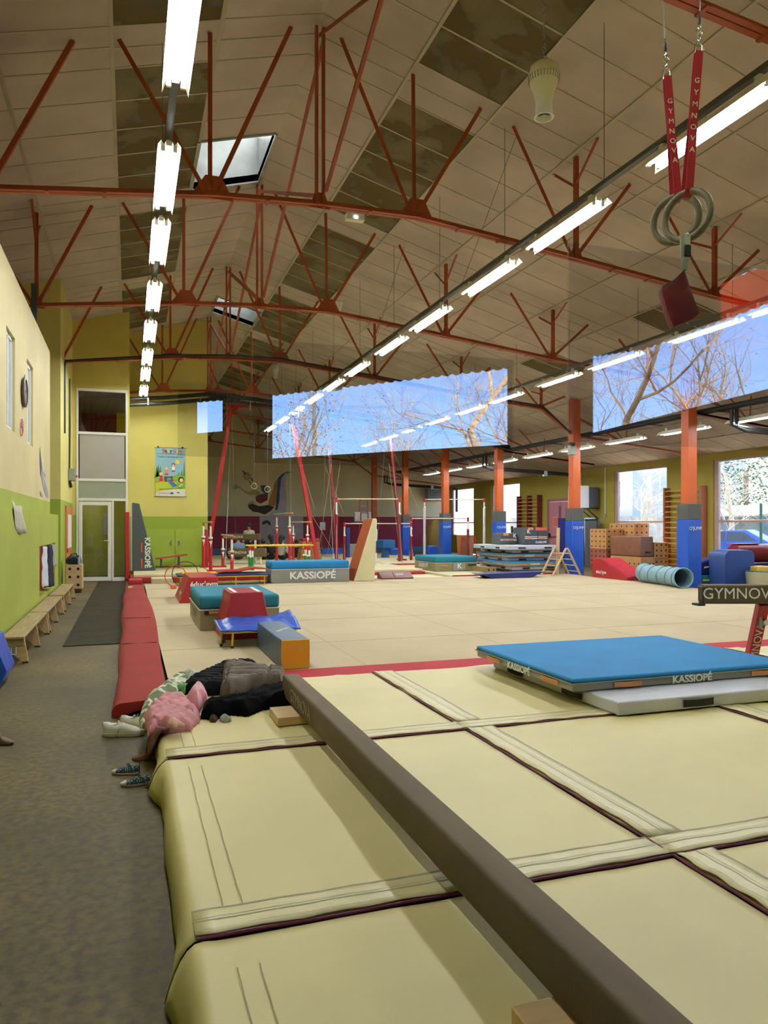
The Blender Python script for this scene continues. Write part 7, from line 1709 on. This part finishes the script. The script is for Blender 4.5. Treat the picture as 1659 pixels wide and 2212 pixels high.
# gallery shell
P = [V((-1.55, GL - .1)), V((-1.55, -9.6)), WA.pt(WA.u(300), 0, 0).to_2d(), None, WB.pt(hB[1] + 1.6, 0, 0).to_2d(), V((4.3, GL - .1))]
def wallseg(a, b_, name):
    d = (b_ - a).normalized(); n = V((-d.y, d.x)) * .1
    b = MB().prism([(a.x, a.y, 0), (b_.x, b_.y, 0), (b_.x + n.x, b_.y + n.y, 0), (a.x + n.x, a.y + n.y, 0)], (0, 0, 3.7)); return struct(b.build(name, M_lob))
wallseg(P[0], P[1], 'wall_gallery_left'); wallseg(P[1], P[2], 'wall_gallery_end'); wallseg(P[4], P[5], 'wall_gallery_right')
PP = [V((-1.55, GL - .2, 3.6)), V((-1.55, -9.6, 3.6)), WA.pt(WA.u(300), 0, 3.6), WA.pt(hA[1] + .35, 0, 3.6), WB.pt(-.45, 0, 3.6), WB.pt(hB[1] + 1.6, 0, 3.6), V((4.3, GL - .2, 3.6))]
struct(MB().prism(PP, (0, 0, .1)).build('ceiling_gallery', M_lob)); struct(MB().box(-1.55, 4.4, -9.8, 1.15, .001, .02).build('floor_gallery', M_lob))
# panes of the viewing window
G_view = glassmat('viewing_glass', .14)
for i, (xa, xb, ya, yb, lb) in enumerate(((545, 1108, 778, 1000, 'clear viewing pane mirroring blue sky, a street lamp and bare trees'), (1226, 1690, 590, 955, 'clear viewing pane mirroring sky and a spreading bare tree, at the right edge'), (384, 490, 846, 985, 'small clear pane mirroring a patch of pale sky beside the poster'))):
    a = atY(xa, yb, GL - .02); c = atY(xb, ya, GL - .02)
    struct(MB().box(a.x, c.x, GL - .024, GL - .018, min(a.z, atY(xb, yb, GL).z), max(c.z, atY(xa, ya, GL).z)).build('window_%d' % (20 + i), G_view), lb)
# ================================================================ OUTSIDE
struct(MB().box(-60, 90, -70, 90, -.15, -.1).build('ground', mat('pale_ground', 'a09a88', .9, var=.1, vs=.5)))
def tree(name, label, base, h, spread, seed, m, levels=4, lean=(0, 0), first=.25, leaves=None, nb=4, tip=.006, curve=.25, group=None):
    rnd = random.Random(seed); t = thing(name, label, 'tree', base, 0, group); tr = MB(); br = MB(); tips = []
    def grow(p, d, L, r, lv):
        n = 4 if lv < levels - 1 else 3; pts = [p]; q = p.copy(); dd = d.copy(); rs = [r]
        for i in range(n):
            dd = (dd + V((rnd.uniform(-1, 1), rnd.uniform(-1, 1), rnd.uniform(-.5, 1.0))) * curve).normalized(); q = q + dd * (L / n); pts.append(q.copy()); rs.append(max(tip * .6, r * (1 - .5 * (i + 1) / n)))
        (tr if lv == 0 else br).path(pts, rs, 7 if lv == 0 else 5 if lv < 3 else 3, cap=False)
        if lv >= levels: tips.append(q); return
        k = nb + (1 if lv > 0 else 0)
        for j in range(k):
            s = first + (1 - first) * (j + rnd.random() * .6) / k if lv == 0 else .2 + .8 * (j + rnd.random()) / k
            s = min(.99, s); ii = min(n - 1, int(s * n)); f = s * n - ii; o = pts[ii].lerp(pts[ii + 1], f)
            if j == k - 1: o = q; ii = n
            a = rnd.uniform(0, 2 * pi); side = (dd.orthogonal().normalized()); side = Matrix.Rotation(a, 3, dd) @ side
            nd_ = (dd * rnd.uniform(.5, .95) + side * spread * rnd.uniform(.6, 1.1) + V((0, 0, .15))).normalized()
            grow(o, nd_, L * rnd.uniform(.55, .78), rs[ii] * (rnd.uniform(.5, .7) if ii < n else .95), lv + 1)
    grow(V(base), V((lean[0], lean[1], 1)).normalized(), h * .45, h * .016, 0)
    tr.build('trunk', m, t, smooth=True); br.build('branches', m, t, smooth=True)
    if leaves:
        lf = MB()
        for q in tips:
            for _ in range(leaves[1]):
                c = q + V((rnd.uniform(-1, 1), rnd.uniform(-1, 1), rnd.uniform(-1, 1))) * leaves[2]; a = V((rnd.uniform(-1, 1), rnd.uniform(-1, 1), rnd.uniform(-1, 1))).normalized(); b_ = a.orthogonal().normalized()
                s = leaves[3] * rnd.uniform(.6, 1.2); lf.add([c - a * s, c + b_ * s * .6, c + a * s, c - b_ * s * .6], [(0, 1, 2, 3)])
        lf.build('leaves', leaves[0], t)
    return t
M_bark = mat('pale_bark', 'a88c74', .9, var=.1); M_twig = mat('tan_twig', 'c4a890', .9, var=.1); M_dry = mat('dry_leaf', 'c09468', .8, var=.2)
def vt(px, zc): p = atD(px, HOR, zc); return mir(V((p.x, p.y, -.1)))
tree('tree', 'spreading bare tree mirrored at the right end of the long pane', vt(1120, 14.5), 8.0, 1.0, 21, M_twig, 5, (-.25, 0), .3, nb=3, tip=.005, curve=.2)
tree('tree', 'bare tree with arching limbs mirrored in the right hand pane', vt(1330, 13), 7.8, .95, 8, M_bark, 5, (0, 0), .3, nb=3, tip=.006, curve=.28)
tree('tree', 'small tree with dry leaves mirrored below the street lamp', vt(668, 15), 4.7, .95, 5, M_twig, 4, (0, 0), .3, (M_dry, 4, .12, .022), nb=4, tip=.005)
tree('tree', 'small dry leaved tree mirrored in the middle of the long pane', vt(835, 19), 5.0, .9, 15, M_twig, 4, (0, 0), .3, (M_dry, 1, .12, .022), nb=4, tip=.005)
tree('tree', 'leafy topped bare tree mirrored at the right edge of the frame', vt(1560, 12), 6.0, .8, 11, M_bark, 4, (0, 0), .3, (M_dry, 1, .10, .022), nb=4, tip=.005)
p = vt(678, 18); t = thing('street_lamp', 'street lamp mirrored above the small dry leaved tree', 'street lamp', p); zt = EYE + 285 / FPX * 18; hd = vt(706, 18)
MB().tube(p, (p.x, p.y, zt), .06, .045).build('pole', M_steel, t, smooth=True); MB().path([(p.x, p.y, zt), (p.x + (hd.x - p.x) * .4, p.y + (hd.y - p.y) * .4, zt + .1), (hd.x, hd.y, zt + .13)], .03, 8).build('arm', M_steel, t, smooth=True)
MB().ball((hd.x + .12, hd.y, zt + .12), .22, 12, (1.2, .6, .3)).build('lamp_head', M_dgrey, t, smooth=True)
# right hand side, seen through the big windows
M_bw = mat('white_bark', 'c8bca4', .9, var=.1)
tree('tree', 'pale bare tree filling the big window at the right edge', (24.0, 24.6, -.1), 8.5, .95, 31, M_bw, 5, (-.1, .05), .22, nb=3, tip=.010, curve=.2)
tree('tree', 'bare shrubby tree outside the window behind the brown block', (25.3, 32.4, -.1), 6.5, .9, 42, M_bw, 5, (0, 0), .2, nb=3, tip=.010)
tree('tree', 'thin bare tree outside the far window left of the wall bars', (23.0, 42.0, -.1), 7.5, .8, 17, M_bw, 5, (0, 0), .2, nb=3, tip=.012)
M_ever = mat('evergreen', '5c6c44', .8, var=.3, vs=6)
def bush(label, c, r, n, seed, m=None):
    rnd = random.Random(seed); b = MB()
    for _ in range(n):
        d = V((rnd.gauss(0, 1), rnd.gauss(0, 1), rnd.gauss(0, 1))).normalized(); p = V(c) + V((d.x * r[0], d.y * r[1], d.z * r[2])) * rnd.uniform(.6, 1); a = V((rnd.uniform(-1, 1), rnd.uniform(-1, 1), rnd.uniform(-1, 1))).normalized(); b_ = a.orthogonal().normalized(); s = .13
        b.add([p - a * s, p + b_ * s * .5, p + a * s, p - b_ * s * .5], [(0, 1, 2, 3)])
    t = thing('evergreen_tree', label, 'tree', (c[0], c[1], -.1)); b.build('foliage', m or M_ever, t); MB().tube((c[0], c[1], -.1), (c[0], c[1], c[2]), .15).build('trunk', M_bark, t, smooth=True)
bush('green leafy tree behind the bare one outside the window at the right edge', (33.5, 33.5, 4.6), (3.6, 3.8, 2.6), 4200, 3); bush('dark green bush beside the shed outside the right edge window', (24.4, 28.2, .9), (.7, 1.0, .9), 700, 4)
t = thing('neighbour_house', 'pale rendered house with a tiled roof seen through the window behind the brown block', 'house', (38, 50, -.1))
MB().box(33, 43, 43, 62, -.1, 7.2).build('walls', mat('pale_render', 'b8b8bc', .9, var=.04), t); MB().prism([(32.5, 42.5, 7.2), (43.5, 42.5, 7.2), (38, 42.5, 9.4)], (0, 20, 0)).build('roof', mat('roof_tiles', '9c7c64', .9, var=.15), t)
MB().box(32.95, 33, 44.4, 45.4, 2.8, 4.6).build('window', M_dgrey, t)
t = thing('garden_wall', 'grey concrete wall across the yard outside the big windows', 'wall', (31.9, 30, -.1)); MB().box(31.8, 32.0, 14, 60, -.1, 2.1).build('wall', mat('grey_block_wall', '8c9090', .9, var=.12), t)
t = thing('garden_shed', 'low shed with a corrugated roof outside the window at the right edge', 'shed', (28.3, 29, -.1)); MB().box(27.2, 29.5, 26.5, 31.5, -.1, 1.9).build('walls', mat('shed_wall', '6c7470', .9, var=.15), t)
b = MB(); n = 60
for i in range(n): y = 26.3 + 5.4 * i / n; b.bar((26.9, y + .05, 1.95), (29.9, y + .05, 2.5), .06, .05 if i % 2 else .02)
b.build('corrugated_roof', mat('corrugated', 'b8b4a8', .7, var=.1), t)
t = thing('fence_post', 'dark green fence post outside the window at the right edge', 'post', (22.0, 21.3, -.1)); MB().tube((22.0, 21.3, -.1), (22.0, 21.3, 2.3), .05).build('post', mat('dark_green_post', '1c4c3c', .6), t, smooth=True)
def car(label, x, y, rz, m):
    t = thing('parked_car', label, 'car', (x, y, -.1), rz)
    M4 = W[t]
    body = [(-2.0, .28), (-2.05, .55), (-1.95, .82), (-1.2, .95), (-.55, 1.38), (.75, 1.42), (1.55, .98), (1.95, .9), (2.02, .5), (1.98, .28)]
    b = MB()
    secs = [(-.84, .93), (-.78, 1.0), (.78, 1.0), (.84, .93)]; n = len(body)
    for yy, s in secs: b.v += [M4 @ V((px_ * (1 if s == 1 else .985), yy * (1 if pz < 1.0 else .82), .28 + (pz - .28) * s)) for px_, pz in body]
    for i in range(3):
        for k in range(n): b.f.append([i * n + k, i * n + (k + 1) % n, (i + 1) * n + (k + 1) % n, (i + 1) * n + k]); b.m.append(0)
    b.f += [list(range(n))[::-1], [3 * n + k for k in range(n)]]; b.m += [0, 0]
    b.build('body', m, t, smooth=True, bevel=.04)
    gl = mat('car_glass', '202830', .08, var=0)
    for s in (-1, 1):
        y0 = s * .80
        for w_ in ([(-1.05, .98), (-.52, 1.31), (.02, 1.34), (.02, .98)], [(.08, .98), (.08, 1.34), (.68, 1.33), (1.2, .99)]):
            MB().prism([M4 @ V((a, y0 * (1.005 if z < 1 else .85), z)) for a, z in w_], M4.to_3x3() @ V((0, s * .02, 0))).build('window', gl, t)
    for a in (-1.25, 1.25):
        for s in (-1, 1):
            w_ = MB().tube(M4 @ V((a, s * .62, .3)), M4 @ V((a, s * .86, .3)), .31, n=24).build('wheel', M_black, t, smooth=True); MB().tube(M4 @ V((a, s * .86, .3)), M4 @ V((a, s * .875, .3)), .2, n=16).build('hubcap', M_steel, w_)
    MB().obox(M4 @ V((2.0, .6, .7)), .06, .25, .14, M4.to_3x3()).build('headlamp', M_white, t); MB().obox(M4 @ V((2.0, -.6, .7)), .06, .25, .14, M4.to_3x3()).build('headlamp', M_white, t)
    for s in (-1, 1): MB().obox(M4 @ V((-1.98, s * .62, .75)), .06, .22, .16, M4.to_3x3()).build('tail_lamp', M_redst, t)
    return t
M_car = mat('car_blue', '24509c', .25, .3, var=0)
car('blue hatchback parked outside the window at the right edge', 22.6, 23.4, R(-60), M_car); car('blue car parked outside the window behind the plywood boxes', 21.6, 29.6, R(85), mat('car_blue2', '3c6cb0', .25, .3, var=0))
